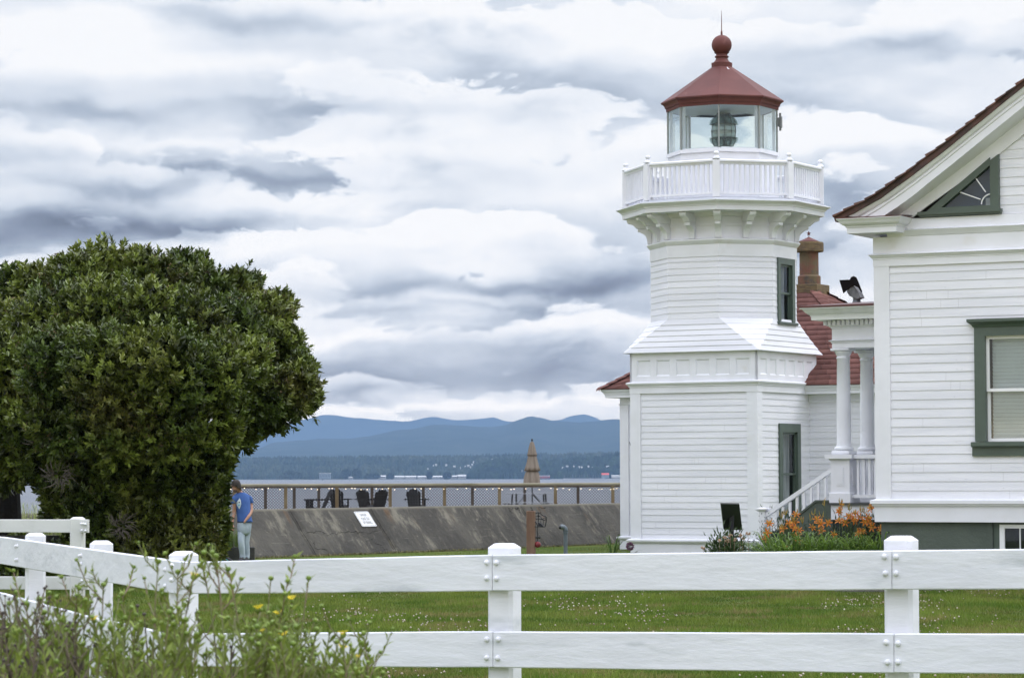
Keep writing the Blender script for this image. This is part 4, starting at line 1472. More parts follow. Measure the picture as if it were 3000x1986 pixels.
def gclip(z):
    x = float(np.interp(z, wz, wx)) if z < wz[-1] else PKX
    return (x - .10, 2 * PKX - x + .10)


gx0, gz0 = hp(2691, 625, -.05); gx1, _ = hp(2929, 618, -.05)
GL = hp(2752, 604, -.02); GRt = hp(2900, 598, -.02); GTp = hp(2900, 491, -.02)
b = MB()
siding(b, gx1 - .03, HW - (gx1 - .03), zB1 + .005, wz[-1], .1352, .011, clip=gclip)
b.build('gable_siding', WHITE, hs, fix=False)
# triangular gable windows (left one traced, right one mirrored)
sill_z0, sill_z1 = hp(2800, 632, -.07)[1], hp(2800, 617, -.07)[1]
tip = hp(2714, 615, -.05); jt = hp(2928, 452, -.05); jb = hp(2928, 617, -.05); jl = hp(2901, 470, -.05)[0]
for mirror in (False, True):
    fx = (lambda x: 2 * PKX - x) if mirror else (lambda x: x)

    def pr(mb, poly, y0, y1):
        mb.prism([(fx(x), z) for x, z in poly], 'y', y0, y1)
    b = MB()
    pr(b, [(gx0, sill_z0 + .03), (gx0 + .03, sill_z0), (gx1 + .02, sill_z0), (gx1 + .02, sill_z0 + .03)], -.085, .03)
    pr(b, [(gx0, sill_z0 + .03), (gx1 + .03, sill_z0 + .03), (gx1 + .03, sill_z1), (gx0, sill_z1)], -.11, .03)
    zt = sill_z1 + .001
    pr(b, [(jl, zt), (jb[0], zt), (jb[0], jt[1]), (jl, jt[1] - (jt[0] - jl) * .62)], -.075, .05)
    inn = [(GL[0] - .10, zt + .05), (GL[0] + .05, zt + .05)]
    pr(b, [(tip[0], zt), (jl, zt), (jl, zt + .055), (tip[0] + .07, zt + .055)], -.07, .05)
    th = .085
    pr(b, [(tip[0] + .07, zt + .056), (tip[0] + .07 + th * 2.0, zt + .056), (jl, GTp[1] + .03), (jl, GTp[1] + .03 + th * 1.35)], -.068, .05)
    gw = b.build('gable_window', GREEN, hs)
    b = MB()
    tri = [(GL[0] - .02, zt + .04), (jl + .01, zt + .04), (jl + .01, GTp[1] + .06)]
    b.add([(fx(x), -.012, z) for x, z in tri], [(0, 1, 2)]); b.build('pane', PANE, gw, fix=False)
    b = MB(); pr(b, tri, .10, .55); b.build('window_recess', mat('blue_reflection_interior', (.05, .07, .105), rough=.9) if not mirror else MATS['blue_reflection_interior'], gw)  # blue put into the recess colour to imitate the pane's reflection
    b = MB()
    c = hp(2903, 598, -.03)
    rad = .145
    pts = [(fx(c[0] + rad * math.cos(a)), -.025, c[1] + rad * math.sin(a)) for a in np.linspace(PI, PI / 2, 10)]
    b.tube(pts, .011, 6)
    for (pa, pb) in (((1235, 1005), (1050, 940)), ((1275, 950), (1190, 830))):
        qa = hp(2400 + pa[0] / 2.6133, 200 + pa[1] / 2.6133, -.025); qb = hp(2400 + pb[0] / 2.6133, 200 + pb[1] / 2.6133, -.025)
        b.tube([(fx(qa[0]), -.025, qa[1]), (fx(qb[0]), -.025, qb[1])], .010, 6)
    b.build('muntin', VINYL, gw)
    b = MB(); b.box(*sorted((fx(jl - .10), fx(jl - .02))), .02, .08, zt + .06, zt + .17); b.build('small_box', TABLEG, gw)
# roof: shingled slabs following the bell-cast rake
b = MB()
def roofslab(A, off, y0, y1):
    n = len(A)
    vs = [(x, y0, z + off) for x, z in A] + [(x, y1, z + off) for x, z in A]
    return vs, [(i, i + 1, n + i + 1, n + i) for i in range(n - 1)]
full0 = T0
vs, fs = roofslab(lerpP(T0, T0, 0, 60), -.012, YR - .002, HD + .4); b.add(vs, fs)
vs, fs = roofslab(lerpP(T1, T1, 0, 60), -.003, YR - .002, HD + .4); b.add(vs, fs)
strip(b, T0, T1, YR - .002, YR - .002)
mir(b)
rf2 = b.build('roof', SHINGB, hs, fix=False)
P_ = np.array(lerpP(T0, T0, 0, 200)); d_ = np.r_[0, np.cumsum(np.hypot(*np.diff(P_, axis=0).T))]
VV, FF, RN = [], [], []
s_ = 0; rr = random.Random(3)
while s_ < d_[-1] - .05:
    e_ = min(s_ + .20, d_[-1])
    xa, za = np.interp(s_, d_, P_[:, 0]), np.interp(s_, d_, P_[:, 1]); xb, zb = np.interp(e_, d_, P_[:, 0]), np.interp(e_, d_, P_[:, 1])
    nx, nz = -(zb - za), (xb - xa); l = math.hypot(nx, nz); nx, nz = nx / l, nz / l
    for m_ in (0, 1):
        f_ = (lambda x: 2 * PKX - x) if m_ else (lambda x: x)
        y = YR - .035 + rr.uniform(-.02, .02)
        while y < HD + .4:
            w = rr.uniform(.12, .34)
            t0 = .030 + rr.uniform(-.006, .006)
            q = [(f_(xa + nx * t0), y, za + nz * t0), (f_(xb + nx * .006), y, zb + nz * .006), (f_(xb + nx * .006), y + w - .006, zb + nz * .006), (f_(xa + nx * t0), y + w - .006, za + nz * t0),
                 (f_(xa - nx * .01), y, za - nz * .01), (f_(xb - nx * .01), y, zb - nz * .01), (f_(xa - nx * .01), y + w - .006, za - nz * .01)]
            k = len(VV); VV += q; FF += [(k, k + 1, k + 2, k + 3), (k, k + 4, k + 5, k + 1), (k, k + 3, k + 6, k + 4)]
            v = rr.random(); RN += [v] * 3
            y += w
    s_ = e_ - .012 if e_ < d_[-1] else e_
SHB2 = mat('weathered_brown_shingle', (.135, .062, .045), (.075, .045, .036), rough=.85, scale=5, rattr=.4)
npmesh('roof_shingles', np.array(VV), np.array(FF), SHB2, rf2, rnd=np.array(RN))
# --- boxed eave on the left side with its return on the gable front
zE0 = hp(2500, 684, -.4)[1]; zE1 = hp(2500, 668, -.4)[1]; zE2 = hp(2500, 660, -.4)[1]; zE3 = hp(2500, 641, -.42)[1]
exl = hp(2481, 676, -.40)[0]
exr = hp(2626, 680, -.40)[0]
yE = -.40
prof = [(-.3, zE0), (0, zE0), (0, zE1), (.012, zE1 + .004), (.02, zE1 + .03), (.05, zE2 + .0), (.075, zE2 + .02), (.10, zE2 + .06), (.125, zE3 - .01), (.125, zE3), (-.3, zE3 + .01)]
for m_ in (0, 1):
    path = [(exl, HD), (exl, yE), (exr, yE), (exr, .0)]
    if m_: path = [(2 * PKX - x, y) for x, y in reversed(path)]
    b = MB(); b.sweep(path, prof)
    b.box(*sorted(((exl + .2) if not m_ else 2 * PKX - exl - .2, (exr - .2) if not m_ else 2 * PKX - exr + .2)), yE + .2, .02, zE0 + .001, zE3 - .002)
    b.build('eave_return', TRIMW, hs)
    b = MB()
    q = [(exl - .13, yE - .13), (exr + .13, yE - .13), (exr + .13, -.03), (exl - .13, -.03)]
    if m_: q = [(2 * PKX - x, y) for x, y in q]
    b.prism(q, 'z', zE3 + .002, zE3 + .014)
    b.add([(q[0][0], q[0][1], zE3 + .014), (q[1][0], q[1][1], zE3 + .014), (q[2][0], -.03, zE3 + .045), (q[3][0], -.03, zE3 + .045)], [(0, 1, 2, 3)])
    b.build('return_flashing', REDMETAL, hs)
    b = MB(); xs2 = sorted(((exl + .01) if not m_ else 2 * PKX - exl - .01, 0 if not m_ else HW)); b.box(xs2[0], xs2[1], yE + .01, HD, zE0 + .004, zE0 + .02); b.build('eave_soffit', TRIMW, hs)
# --- windows
window(hs, Matrix.Identity(4), win_x0 + WIN_W / 2, WIN_W, wz0, wz1, head=.175, jamb=.165, sill=.085, sash_m=VINYL, proud=.055, cover='blind', crown=True, apron=.13, rail=.485)
# basement window
b = MB()
bw0, bw1, bt, bb_ = bx0 - .0, bx0 + .86, bz1, bz1 - .58
for q in ((bw0, bw0 + .06, bb_, bt), (bw1 - .06, bw1, bb_, bt)): b.box(q[0], q[1], .05, .10, q[2], q[3])
b.box(bw0 + .06, bw1 - .06, .05, .10, bt - .055, bt); b.box(bw0 + .06, bw1 - .06, .05, .10, bb_, bb_ + .055)
bw = b.build('basement_window', VINYL, hs)
b = MB()
b.box(bw0 + .06, bw0 + .075, .055, .09, bb_ + .055, bt - .055)
for k in (1, 2): b.box(bw0 + .06 + (bw1 - bw0 - .12) * k / 3 - .008, bw0 + .06 + (bw1 - bw0 - .12) * k / 3 + .008, .06, .085, bb_ + .055, bt - .055)
b.build('muntin', VINYL, bw)
b = MB(); b.add([(bw0 + .06, .075, bb_ + .05), (bw1 - .06, .075, bb_ + .05), (bw1 - .06, .075, bt - .05), (bw0 + .06, .075, bt - .05)], [(0, 1, 2, 3)]); b.build('pane', PANE, bw, fix=False)
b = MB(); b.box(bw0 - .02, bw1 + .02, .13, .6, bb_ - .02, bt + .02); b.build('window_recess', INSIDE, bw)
b = MB(); b.box(bx0 - .099, bw0 - .002, .07, .19, bb_ - .04, zSK); b.box(bw1 + .002, bx0 + .919, .07, .19, bb_ - .04, zSK); b.box(bw0 - .002, bw1 + .002, .07, .19, bt + .002, zSK); b.build('window_casing', GREEN, bw)

# ------------------------------------------------------------------ PORCH on the house's left side
PTH = R(31)
PO = Vector(((2431 - 1500) / F * 46.0, 46.0, 0))
PM = HMI @ Matrix.Translation(PO) @ Matrix.Rotation(-PTH, 4, 'Z')     # porch frame inside the house frame
PMW = Matrix.Translation(PO) @ Matrix.Rotation(-PTH, 4, 'Z'); PMWI = PMW.inverted()


def pp(px, py, yoff=0.0):
    o = PMWI @ CAMO; d = PMWI.to_3x3() @ ray(px, py)
    t = (yoff - o.y) / d.y; p = o + d * t
    return (p.x, p.z)


zfl = pp(2450, 1473)[1]; zpb = pp(2450, 1443)[1]; zpc = pp(2450, 1343)[1]; zpt = pp(2450, 1331)[1]
PORW = 2.6
pw = pp(2489, 1400)[0]


def pedestal(x, y):
    b = MB(PM)
    b.box(x - .022, x + pw + .022, y - .022, y + pw + .022, zfl, zpb, .006)
    b.box(x, x + pw, y, y + pw, zpb, zpc)
    for (ax, y0) in (('f', y - .008),):
        b.box(x + pw * .30, x + pw * .70, y0, y0 + .02, zpb + .11, zpc - .14)
        b.box(x + pw * .34, x + pw * .66, y0 - .004, y0 + .01, zpb + .14, zpc - .17)
    b.box(x + pw - .01, x + pw + .008, y + pw * .30, y + pw * .70, zpb + .11, zpc - .14)
    b.sweep([(x, y), (x + pw, y), (x + pw, y + pw), (x, y + pw)], [(-.1, zpc - .03), (.01, zpc - .03), (.03, zpc - .002), (.07, zpc), (.07, zpt), (-.1, zpt)], True)
    b.box(x + .05, x + pw - .05, y + .05, y + pw - .05, zpt - .02, zpt)
    b.build('pedestal', TRIMW, hs)


zpl = pp(2450, 1320)[1]; ztor = pp(2450, 1306)[1]; zring = pp(2470, 1047)[1]; zech = pp(2470, 1037)[1]; zab = pp(2470, 1027)[1]; zar = pp(2470, 1020)[1]


def column(x, y):
    cx_, cy_ = x + pw / 2, y + pw / 2
    b = MB(PM)
    b.box(cx_ - .15, cx_ + .15, cy_ - .15, cy_ + .15, zpt + .001, zpl, .004)
    prof = [(.115, zpl)]
    for k in range(9):
        a = -PI / 2 + PI * k / 8
        prof.append((.128 + .028 * math.cos(a), zpl + .032 + .030 * math.sin(a)))
    prof += [(.122, ztor), (.121, ztor + .02), (.113, ztor + .04), (.1125, ztor + .45), (.110, ztor + .8), (.100, zring - .02), (.110, zring - .012), (.110, zring + .008), (.099, zring + .012), (.099, zech - .03), (.112, zech - .01), (.135, zech + .03), (.142, zab)]
    b.lathe(prof, 32, cx_, cy_)
    b.box(cx_ - .155, cx_ + .155, cy_ - .155, cy_ + .155, zab, zar, .003)
    o = b.build('column', TRIMW, hs)
    o.data.polygons.foreach_set('use_smooth', [len(p.vertices) == 4 and abs(p.normal.z) < .8 and p.area < .03 for p in o.data.polygons])


PY2 = .90
for yy in (0, PY2, 2.4): pedestal(0, yy)
for yy in (0, PY2, 2.4): column(0, yy)
# floor, skirt, lattice
b = MB(PM); b.box(-.05, PORW, -.04, 3.0, zfl - .035, zfl); b.build('porch_floor', mat('dark_floor_edge', (.055, .06, .06), rough=.6), hs)
b = MB(PM); b.box(-.0, PORW, .0, 2.95, zfl - .26, zfl - .036); b.build('porch_skirt', TRIMW, hs)
b = MB(PM); b.box(.03, PORW, .04, 2.9, -.1, zfl - .262)
b.build('porch_base', mat('dark_green_lattice', (.025, .032, .03), rough=.9), hs)
# balustrade
b = MB(PM)
b.sweep([(pw + .06, .07), (PORW, .07)], [(-.15, zpc - .012), (-.11, zpc - .01), (.02, zpc - .004), (.045, zpc), (.045, zpt - .004), (-.19, zpt - .004)])
zb0, zb1 = pp(2530, 1458)[1], pp(2530, 1448)[1]
b.box(pw + .0, PORW, .06, .15, zb0, zb1)
rlg = b.build('porch_railing', TRIMW, hs)
x = pw + .085
while x < PORW - .1:
    b = MB(PM); b.box(x, x + .040, .085, .125, zb1, zpc - .01); b.build('baluster', TRIMW, rlg); x += .098
# entablature and flat roof
fx_, fy_ = .03, .03
ent = [(PORW, fy_), (fx_, fy_), (fx_, 3.0)]
ent = [(fx_, 3.0), (fx_, fy_), (PORW, fy_)]
Z = lambda zy: 860 + zy / 7.841
pz = lambda zy, xx=900: pp(2360 + xx / 7.841, Z(zy))[1]
z_a, z_l0, z_l1, z_f1, z_d0, z_d1, z_b1, z_c1 = pz(1255, 640), pz(1140, 640), pz(1065, 640), pz(810, 640), pz(732, 560), pz(635, 560), pz(540, 400), pz(350, 300)
b = MB(PM)
b.sweep(ent, [(-.26, z_a), (0, z_a), (0, z_l0), (.012, z_l0 + .004), (.014, z_l0 + .02), (.04, z_l0 + .035), (.045, z_l1 - .012), (.008, z_l1), (.0, z_l1 + .002), (0, z_f1), (.012, z_f1 + .002), (.014, z_f1 + .02), (.035, z_f1 + .03), (.05, z_f1 + .055), (.062, z_d0 - .012), (.062, z_d1 + .01), (.085, z_d1 + .015), (-.26, z_d1 + .016)])
b.build('entablature', TRIMW, hs)
dn = MB(PM)
x = fx_ - .10
while x < PORW:
    dn.box(x, x + .050, fy_ - .108, fy_ - .060, z_d0, z_d1 + .008); x += .080
y = fy_ + .0
while y < 2.9:
    dn.box(fx_ - .108, fx_ - .060, y, y + .05, z_d0, z_d1 + .008); y += .08
dn.build('dentil_row', TRIMW, hs)
b = MB(PM)
b.sweep(ent, [(-.26, z_d1 + .012), (.245, z_d1 + .012), (.248, z_b1), (.258, z_b1 + .004), (.26, z_b1 + .02), (.285, z_b1 + .035), (.315, z_b1 + .06), (.35, z_c1 - .03), (.385, z_c1 - .018), (.385, z_c1), (-.26, z_c1)])
b.build('cornice', mat('streaked_white_cornice', (.78, .80, .80), (.62, .66, .63), rough=.4, scale=1.6, stretch=(1, 1, .3), lo=.5, hi=.7), hs)
b = MB(PM); b.sweep(ent, [(-.3, z_c1 + .001), (.40, z_c1 + .001), (.40, z_c1 + .03), (-.3, z_c1 + .10)])
b.prism([(.3, .3), (PORW, .3), (PORW, 3.2), (.3, 3.2)], 'z', z_c1 - .02, z_c1 + .10)
b.build('porch_roof', REDMETAL, hs)
b = MB(PM); b.box(.25, PORW, .25, 3.0, z_a + .05, z_a + .07); b.build('porch_ceiling', TRIMW, hs)
# steps with stringer, handrail and newel
zs_hi = pp(2390, 1470, .05)[1]
xs_hi = pp(2388, 1470, .05)[0]; x_lo, z_lo = pp(2330, 1516, .05)
sl = (zs_hi - z_lo) / (xs_hi - x_lo)
xg = x_lo - z_lo / sl
b = MB(PM)
b.prism([(-.01, -.05), (-.01, zs_hi), (xs_hi, zs_hi), (xg, 0), (xg, -.05)], 'y', .10, .16)
b.prism([(-.01, -.05), (-.01, zs_hi - .06), (xs_hi, zs_hi - .06), (xg, 0), (xg, -.05)], 'y', 1.5, 1.56)
st = b.build('stair_stringer', FOUND, hs)
b = MB(PM)
b.prism([(-.01, zs_hi + .0), (-.01, zs_hi + .03), (xs_hi - .01, zs_hi + .03), (xg - .02, .03), (xg - .02, -.0), (xs_hi, zs_hi)], 'y', .08, .18)
b.build('stringer_cap', FOUND, st)
b = MB(PM)
ns = 6
for k in range(ns):
    xa = xs_hi * 0 + xg + (xs_hi - xg) * k / ns; zt = zs_hi * (k + 1) / ns - .05
    b.box(xa, 0, .161, 1.499, zt - .04 if k else -.05, zt)
b.build('stair_treads', GREYM, hs)
nx_, nz_ = pp(2236, 1487, .12)
b = MB(PM)
b.box(nx_ - .055, nx_ + .055, .065, .175, -.1, nz_ - .055)
b.sweep([(nx_ - .055, .065), (nx_ + .055, .065), (nx_ + .055, .175), (nx_ - .055, .175)], [(-.05, nz_ - .055), (.01, nz_ - .055), (.035, nz_ - .035), (.04, nz_ - .03), (.04, nz_ - .012), (-.055, nz_ + .012)], True)
b.build('newel_post', TRIMW, hs)
hx1, hz1 = 0.0, pp(2431, 1373, .12)[1]
hx0, hz0 = pp(2245, 1509, .12)
b = MB(PM)
th = .075
b.prism([(hx0, hz0 - th / 2), (hx0, hz0 + th / 2), (hx1, hz1 + th / 2), (hx1, hz1 - th / 2)], 'y', .085, .155)
hr_ = b.build('stair_handrail', TRIMW, hs)
k = 0
x = hx0 + .03
while x < hx1 - .05:
    zt = hz0 + (hz1 - hz0) * (x + .02 - hx0) / (hx1 - hx0) - th / 2 - .01
    zb = max(-.05, (zs_hi + .03 if x > xs_hi else (x - xg) / (xs_hi - xg) * zs_hi + .03))
    b = MB(PM); b.box(x, x + .040, .10, .14, zb, zt); b.build('baluster', TRIMW, hr_)
    x += .125
# cowl vent standing on the porch roof
cvx, cvz = pp(2510, 893, 1.6)
cowl = mat('zinc_cowl', (.07, .07, .075), (.15, .155, .165), rough=.5, scale=7, metal=.3)
bl = mat('black_cowl_vane', (.008, .006, .006), rough=.8, spec=.1)
M = PM @ Matrix.Translation((cvx, 1.6, z_c1 + .08))
b = MB(M)
b.lathe([(.108, -.04), (.108, .02), (.062, .13), (.060, .17), (.066, .175), (.066, .185)], 16)
vt = b.build('roof_cowl', cowl, hs)
b = MB(M @ Matrix.Translation((.03, 0, .17)) @ Matrix.Rotation(R(-28), 4, 'Y'))
b.prism([(-.10, .17), (-.06, .22), (0, .235), (.06, .19), (.075, .08), (.07, -.03), (.0, -.02), (-.045, .03), (-.09, .09)], 'y', -.08, .08)
b.build('cowl_hood', cowl, vt)
b = MB(M @ Matrix.Translation((.0, -.09, .17)))
b.prism([(-.265, .305), (-.075, .305), (-.055, .345), (-.01, .360), (.035, .34), (.07, .27), (.14, .10), (.125, .09), (.07, .17), (.0, .20), (-.075, .175), (-.195, .085)], 'y', -.008, .008)
b.build('cowl_vane', bl, vt)

# ================================================================== FENCES
def rail_piece(P0, P1, th=.045):
    """board between two end cross-sections; each is (bottom, top) point on its front face"""
    (a0, a1), (b0, b1) = P0, P1
    d = (b0 - a0); d.z = 0; d.normalize()
    back = Vector((-d.y, d.x, 0))
    if back.y < 0: back = -back
    n = 14
    mb = MB()
    rings = []
    for i in range(n + 1):
        t = i / n
        lo = a0.lerp(b0, t); hi = a1.lerp(b1, t)
        w = .0022 * mnoise.noise(Vector((lo.x * 3, lo.y * 3, lo.z)))
        lo = lo + Vector((0, 0, w)); hi = hi + Vector((0, 0, -w * .8))
        c = .006
        rings.append([tuple(p) for p in (lo + back * c, lo + Vector((0, 0, c)), hi - Vector((0, 0, c)), hi + back * c, hi + back * (th - c), hi + back * th - Vector((0, 0, c)), lo + back * th + Vector((0, 0, c)), lo + back * (th - c))])
    mb.loft(rings, True, True)
    return mb


def fence_post(e, top, w, rot, ground_z, name='post'):
    """square post with a bevelled cap; top is the centre of the cap in world space"""
    M = Matrix.Translation((top.x, top.y, 0)) @ Matrix.Rotation(rot, 4, 'Z')
    b = MB(M)
    h = w / 2; c = .026; k = .022

    def ring(s, z): return [(-s + k * s / h, -s, z), (s - k * s / h, -s, z), (s, -s + k * s / h, z), (s, s - k * s / h, z), (s - k * s / h, s, z), (-s + k * s / h, s, z), (-s, s - k * s / h, z), (-s, -s + k * s / h, z)]
    b.loft([ring(h, ground_z - .3), ring(h, top.z - .028), ring(h - .003, top.z - .024), ring(h - .030, top.z - .003), ring(h - .036, top.z)], True, True)
    return b.build(name, FENCEW, e)


def bolt(e, p, face_dir, r=.020):
    b = MB(Matrix.Translation(p))
    z = Vector(face_dir).normalized()
    q = z.to_track_quat('Z', 'Y').to_matrix().to_4x4()
    b.M = Matrix.Translation(p) @ q
    b.lathe([(r * 1.06, -.004), (r, .003), (r * .86, .011), (r * .5, .017), (.0005, .019)], 14)
    return b.build('bolt', FENCEW, e, smooth=False)


DR, DM, DC = 17.0, 18.35, 20.3
FR = R(24)
e = empty('white_board_fence', (0, 0, 0), 0, 'near white two-rail board fence running across the lawn and bending back at left', 'fence')


def xs(px, D, ytop, ybot): return (at(px, ybot, D), at(px, ytop, D))


def Dline(px):
    """depth of the front face of the right-hand fence run at image column px"""
    a = at(1460, 1600, DM); c = at(2640, 1600, DR)
    ux, uy = c.x - a.x, c.y - a.y
    k = (px - 1500) / F
    t = (k * a.y - a.x) / (ux - k * uy)
    return a.y + uy * t


segs = [((540, 1645.5, 1739), (1441, 1624, 1731)), ((1443, 1624.5, 1730.5), (2612, 1612, 1727)), ((2614, 1611.5, 1726.5), (3560, 1603, 1722))]
for (a, c) in segs:
    rail_piece(xs(a[0], Dline(a[0]), a[1], a[2]), xs(c[0], Dline(c[0]), c[1], c[2])).build('rail', RAILW, e)
segs = [((540, 1855, 1952), (1443, 1848.5, 1954)), ((1445, 1849, 1954.5), (2618, 1855, 1971)), ((2620, 1855.5, 1970), (3560, 1858, 1977))]
for (a, c) in segs:
    rail_piece(xs(a[0], Dline(a[0]), a[1], a[2]), xs(c[0], Dline(c[0]), c[1], c[2])).build('rail', RAILW, e)
LP = [(104, 1560, 26.3, 66), (297, 1583, 23.4, 74), (538, 1614, DC, 85), (1478, 1591, DM + .14, 101), (2640, 1569, DR + .14, 108), (3560, 1549, 16.1, 112)]


def DL(px):
    a = at(538, 1600, Dline(538)); c = at(20, 1600, 26.6)
    ux, uy = c.x - a.x, c.y - a.y; k = (px - 1500) / F
    t = (k * a.y - a.x) / (ux - k * uy)
    return a.y + uy * t


segs = [((538, 1646, 1744), (0, 1572, 1651)), ((-4, 1572, 1651), (-520, 1518, 1582))]
for (a, c) in segs:
    rail_piece(xs(a[0], DL(a[0]) , a[1], a[2]), xs(c[0], DL(c[0]), c[1], c[2])).build('rail', RAILW, e)
segs = [((538, 1866, 1968), (235, 1800, 1893)), ((233, 1799, 1893), (0, 1736, 1815)), ((-4, 1735, 1814), (-520, 1660, 1724))]
for (a, c) in segs:
    rail_piece(xs(a[0], DL(a[0]), a[1], a[2]), xs(c[0], DL(c[0]), c[1], c[2])).build('rail', RAILW, e)
posts = []
for (px, py, D, wp) in LP:
    right = px >= 538
    rot = -FR if right else R(14)
    Df = (Dline(px) if right else DL(px)) + .045
    wm = {538: .165, 1478: .172, 2640: .172, 104: .172, 297: .172}.get(px, .172)
    Dp = Df + wm * .62 + .01
    if px < 500: Dp = DL(px) + .78
    if px == 538: Dp = Df + .50
    p = at(px, py, Dp)
    posts.append(fence_post(e, p, wm, rot, gz(p.x, p.y)))
a = at(1478, 1591, DM); c = at(2640, 1569, DR)
fd = (c - a); fdir = Vector((fd.y, -fd.x, 0))
if fdir.y > 0: fdir = -fdir
for (px, py) in [(2591, 1630), (2625, 1631), (2594, 1679), (2625, 1679), (2596, 1881), (2631, 1884), (2600, 1939), (2631, 1938),
                 (1426, 1647), (1454, 1648), (1426, 1693), (1454, 1694), (1426, 1872), (1460, 1872), (1426, 1926), (1458, 1927),
                 (503, 1657), (503, 1698), (513, 1884), (513, 1930)]:
    bolt(posts[4] if px > 2000 else posts[3] if px > 1000 else posts[2], at(px, py, Dline(px) - .002), fdir, .0175)
a = at(538, 1600, Dline(538)); c = at(20, 1600, 26.6)
fd = (c - a); fl_ = Vector((fd.y, -fd.x, 0))
if fl_.y > 0: fl_ = -fl_
for (px, py) in [(47, 1600), (52, 1599), (47, 1640), (52, 1639), (234, 1628), (239, 1627), (234, 1652), (239, 1651), (466, 1664), (485, 1668), (466, 1707), (485, 1716), (47, 1757), (52, 1757), (47, 1790), (52, 1790)]:
    bolt(posts[0] if px < 60 else posts[1] if px < 300 else posts[2], at(px, py, DL(px) - .002), fl_, .0175)

# farther fence end under the tree
e = empty('white_board_fence', (0, 0, 0), 0, 'far short end of white two-rail fence standing before the dark tree', 'fence')
DF = 40.0
OFFW = mat('grimy_white_fence_paint', (.66, .67, .66), (.54, .55, .53), rough=.6, scale=1.2, detail=7, bump=.006, bscale=5, c3=(.40, .40, .37), s3=1.3, lo3=.6, hi3=.8)
for (yt, yb) in ((1521, 1560), (1688, 1727)):
    rail_piece(xs(257, DF, yt, yb), xs(-260, DF + .9, yt, yb - 2), .05).build('rail', OFFW, e)
p = at(228, 1514, DF + .14)
fence_post(e, p, .185, R(-4), 0.0).data.materials[0] = OFFW
p = at(-30, 1514, DF + .9)
fence_post(e, p, .185, R(-4), 0.0).data.materials[0] = OFFW
pb = e.children[-1]
for (px, py) in [(238, 1534), (244, 1534), (250, 1535), (239, 1553), (250, 1554), (239, 1700), (250, 1700), (240, 1716), (250, 1716)]:
    bolt(e.children[2], at(px, py, DF - .003), (0, -1, 0), .017)

# grey plank and bright grass seen through the gap beneath the tree
e = empty('plank_barrier', at(150, 1520, 52), 0, 'long grey wooden plank on short posts behind the far white fence', 'barrier')
b = MB(); b.box(-4, 1.0, 0, .06, -.16, .0); b.build('plank', WOODR, e)
b = MB(); b.box(-.5, -.38, .062, .18, -.9, -.02); b.build('post', WOODR, e)
b = MB(); b.box(-2.6, -2.48, .062, .18, -.9, -.02); b.build('post', WOODR, e)
e = empty('retaining_wall', at(200, 1590, 47), 0, 'low dark concrete kerb wall beyond the far white fence', 'wall')
b = MB(); b.box(-2.6, 1.4, 0, .3, -.6, .12); b.build('wall_block', CONC2, e)

# ================================================================== SEAWALL
WD = Vector((.563, .827, 0)).normalized(); WN = Vector((WD.y, -WD.x, 0))
WO = Vector((-6.21, 59.82, 0))
wl = empty('seawall', WO, math.atan2(WD.y, WD.x), 'long dark grey weathered concrete seawall with a sloping face behind the lawn', 'wall')
# local x along the wall, local -y towards the viewer, batter .75 m
JOINTS = []
WMI = (Matrix.Translation(WO) @ Matrix.Rotation(math.atan2(WD.y, WD.x), 4, 'Z')).inverted()
BAT = .75; WT = .985


def wp(px, py, off=0.0):
    """pixel -> point on the sloping face in wall space"""
    o = WMI @ CAMO; d = WMI.to_3x3() @ ray(px, py)
    # face: y = -BAT * (WT - z) / WT
    # o.y + t d.y = -BAT + BAT/WT*(o.z + t d.z) - off
    t = (-BAT + BAT / WT * o.z - off - o.y) / (d.y - BAT / WT * d.z)
    p = o + d * t
    return p


jx = [wp(878, 1545).x, wp(1128, 1560).x, wp(1520, 1540).x + .6]
nx, nzr = 420, 26
x0, x1 = -14.0, 26.0
V = []
for j in range(nzr + 1):
    t = j / nzr; z = WT * t
    for i in range(nx + 1):
        x = x0 + (x1 - x0) * i / nx
        y = -BAT * (1 - t)
        d = .012 * mnoise.fractal(Vector((x * 1.7, z * 1.7, 0)), 1, 2, 5)
        zz_ = z
        for q in jx:
            xx = x - q + .03 * mnoise.noise(Vector((0, z * 4, q)))
            d -= .07 * math.exp(-(xx / .045) ** 2)
            d += .02 * math.exp(-((xx - .12) / .05) ** 2)
        if j == nzr: zz_ = z + .012 * mnoise.noise(Vector((x * .8, 0, 7)))
        V.append((x, y - d * 1.0, zz_ - (.05 if j == 0 else 0)))
top = []
for i in range(nx + 1):
    x = x0 + (x1 - x0) * i / nx
    top.append((x, .45, WT + .01))
n1 = nx + 1
fcs = [(j * n1 + i, j * n1 + i + 1, (j + 1) * n1 + i + 1, (j + 1) * n1 + i) for j in range(nzr) for i in range(nx)]
k = len(V); V += top; V += [(x, .45, -.2) for (x, _, _) in top]
fcs += [(nzr * n1 + i, nzr * n1 + i + 1, k + i + 1, k + i) for i in range(nx)] + [(k + i, k + i + 1, k + n1 + i + 1, k + n1 + i) for i in range(nx)]
npmesh('wall_face', np.array(V), np.array(fcs), CONC, wl, smooth=False)
# cracks and spalls
CRK = mat('crack_black', (.012, .011, .010), rough=1)  # near-black of the cracks and panel joints
rr = random.Random(9)
ck = MB()


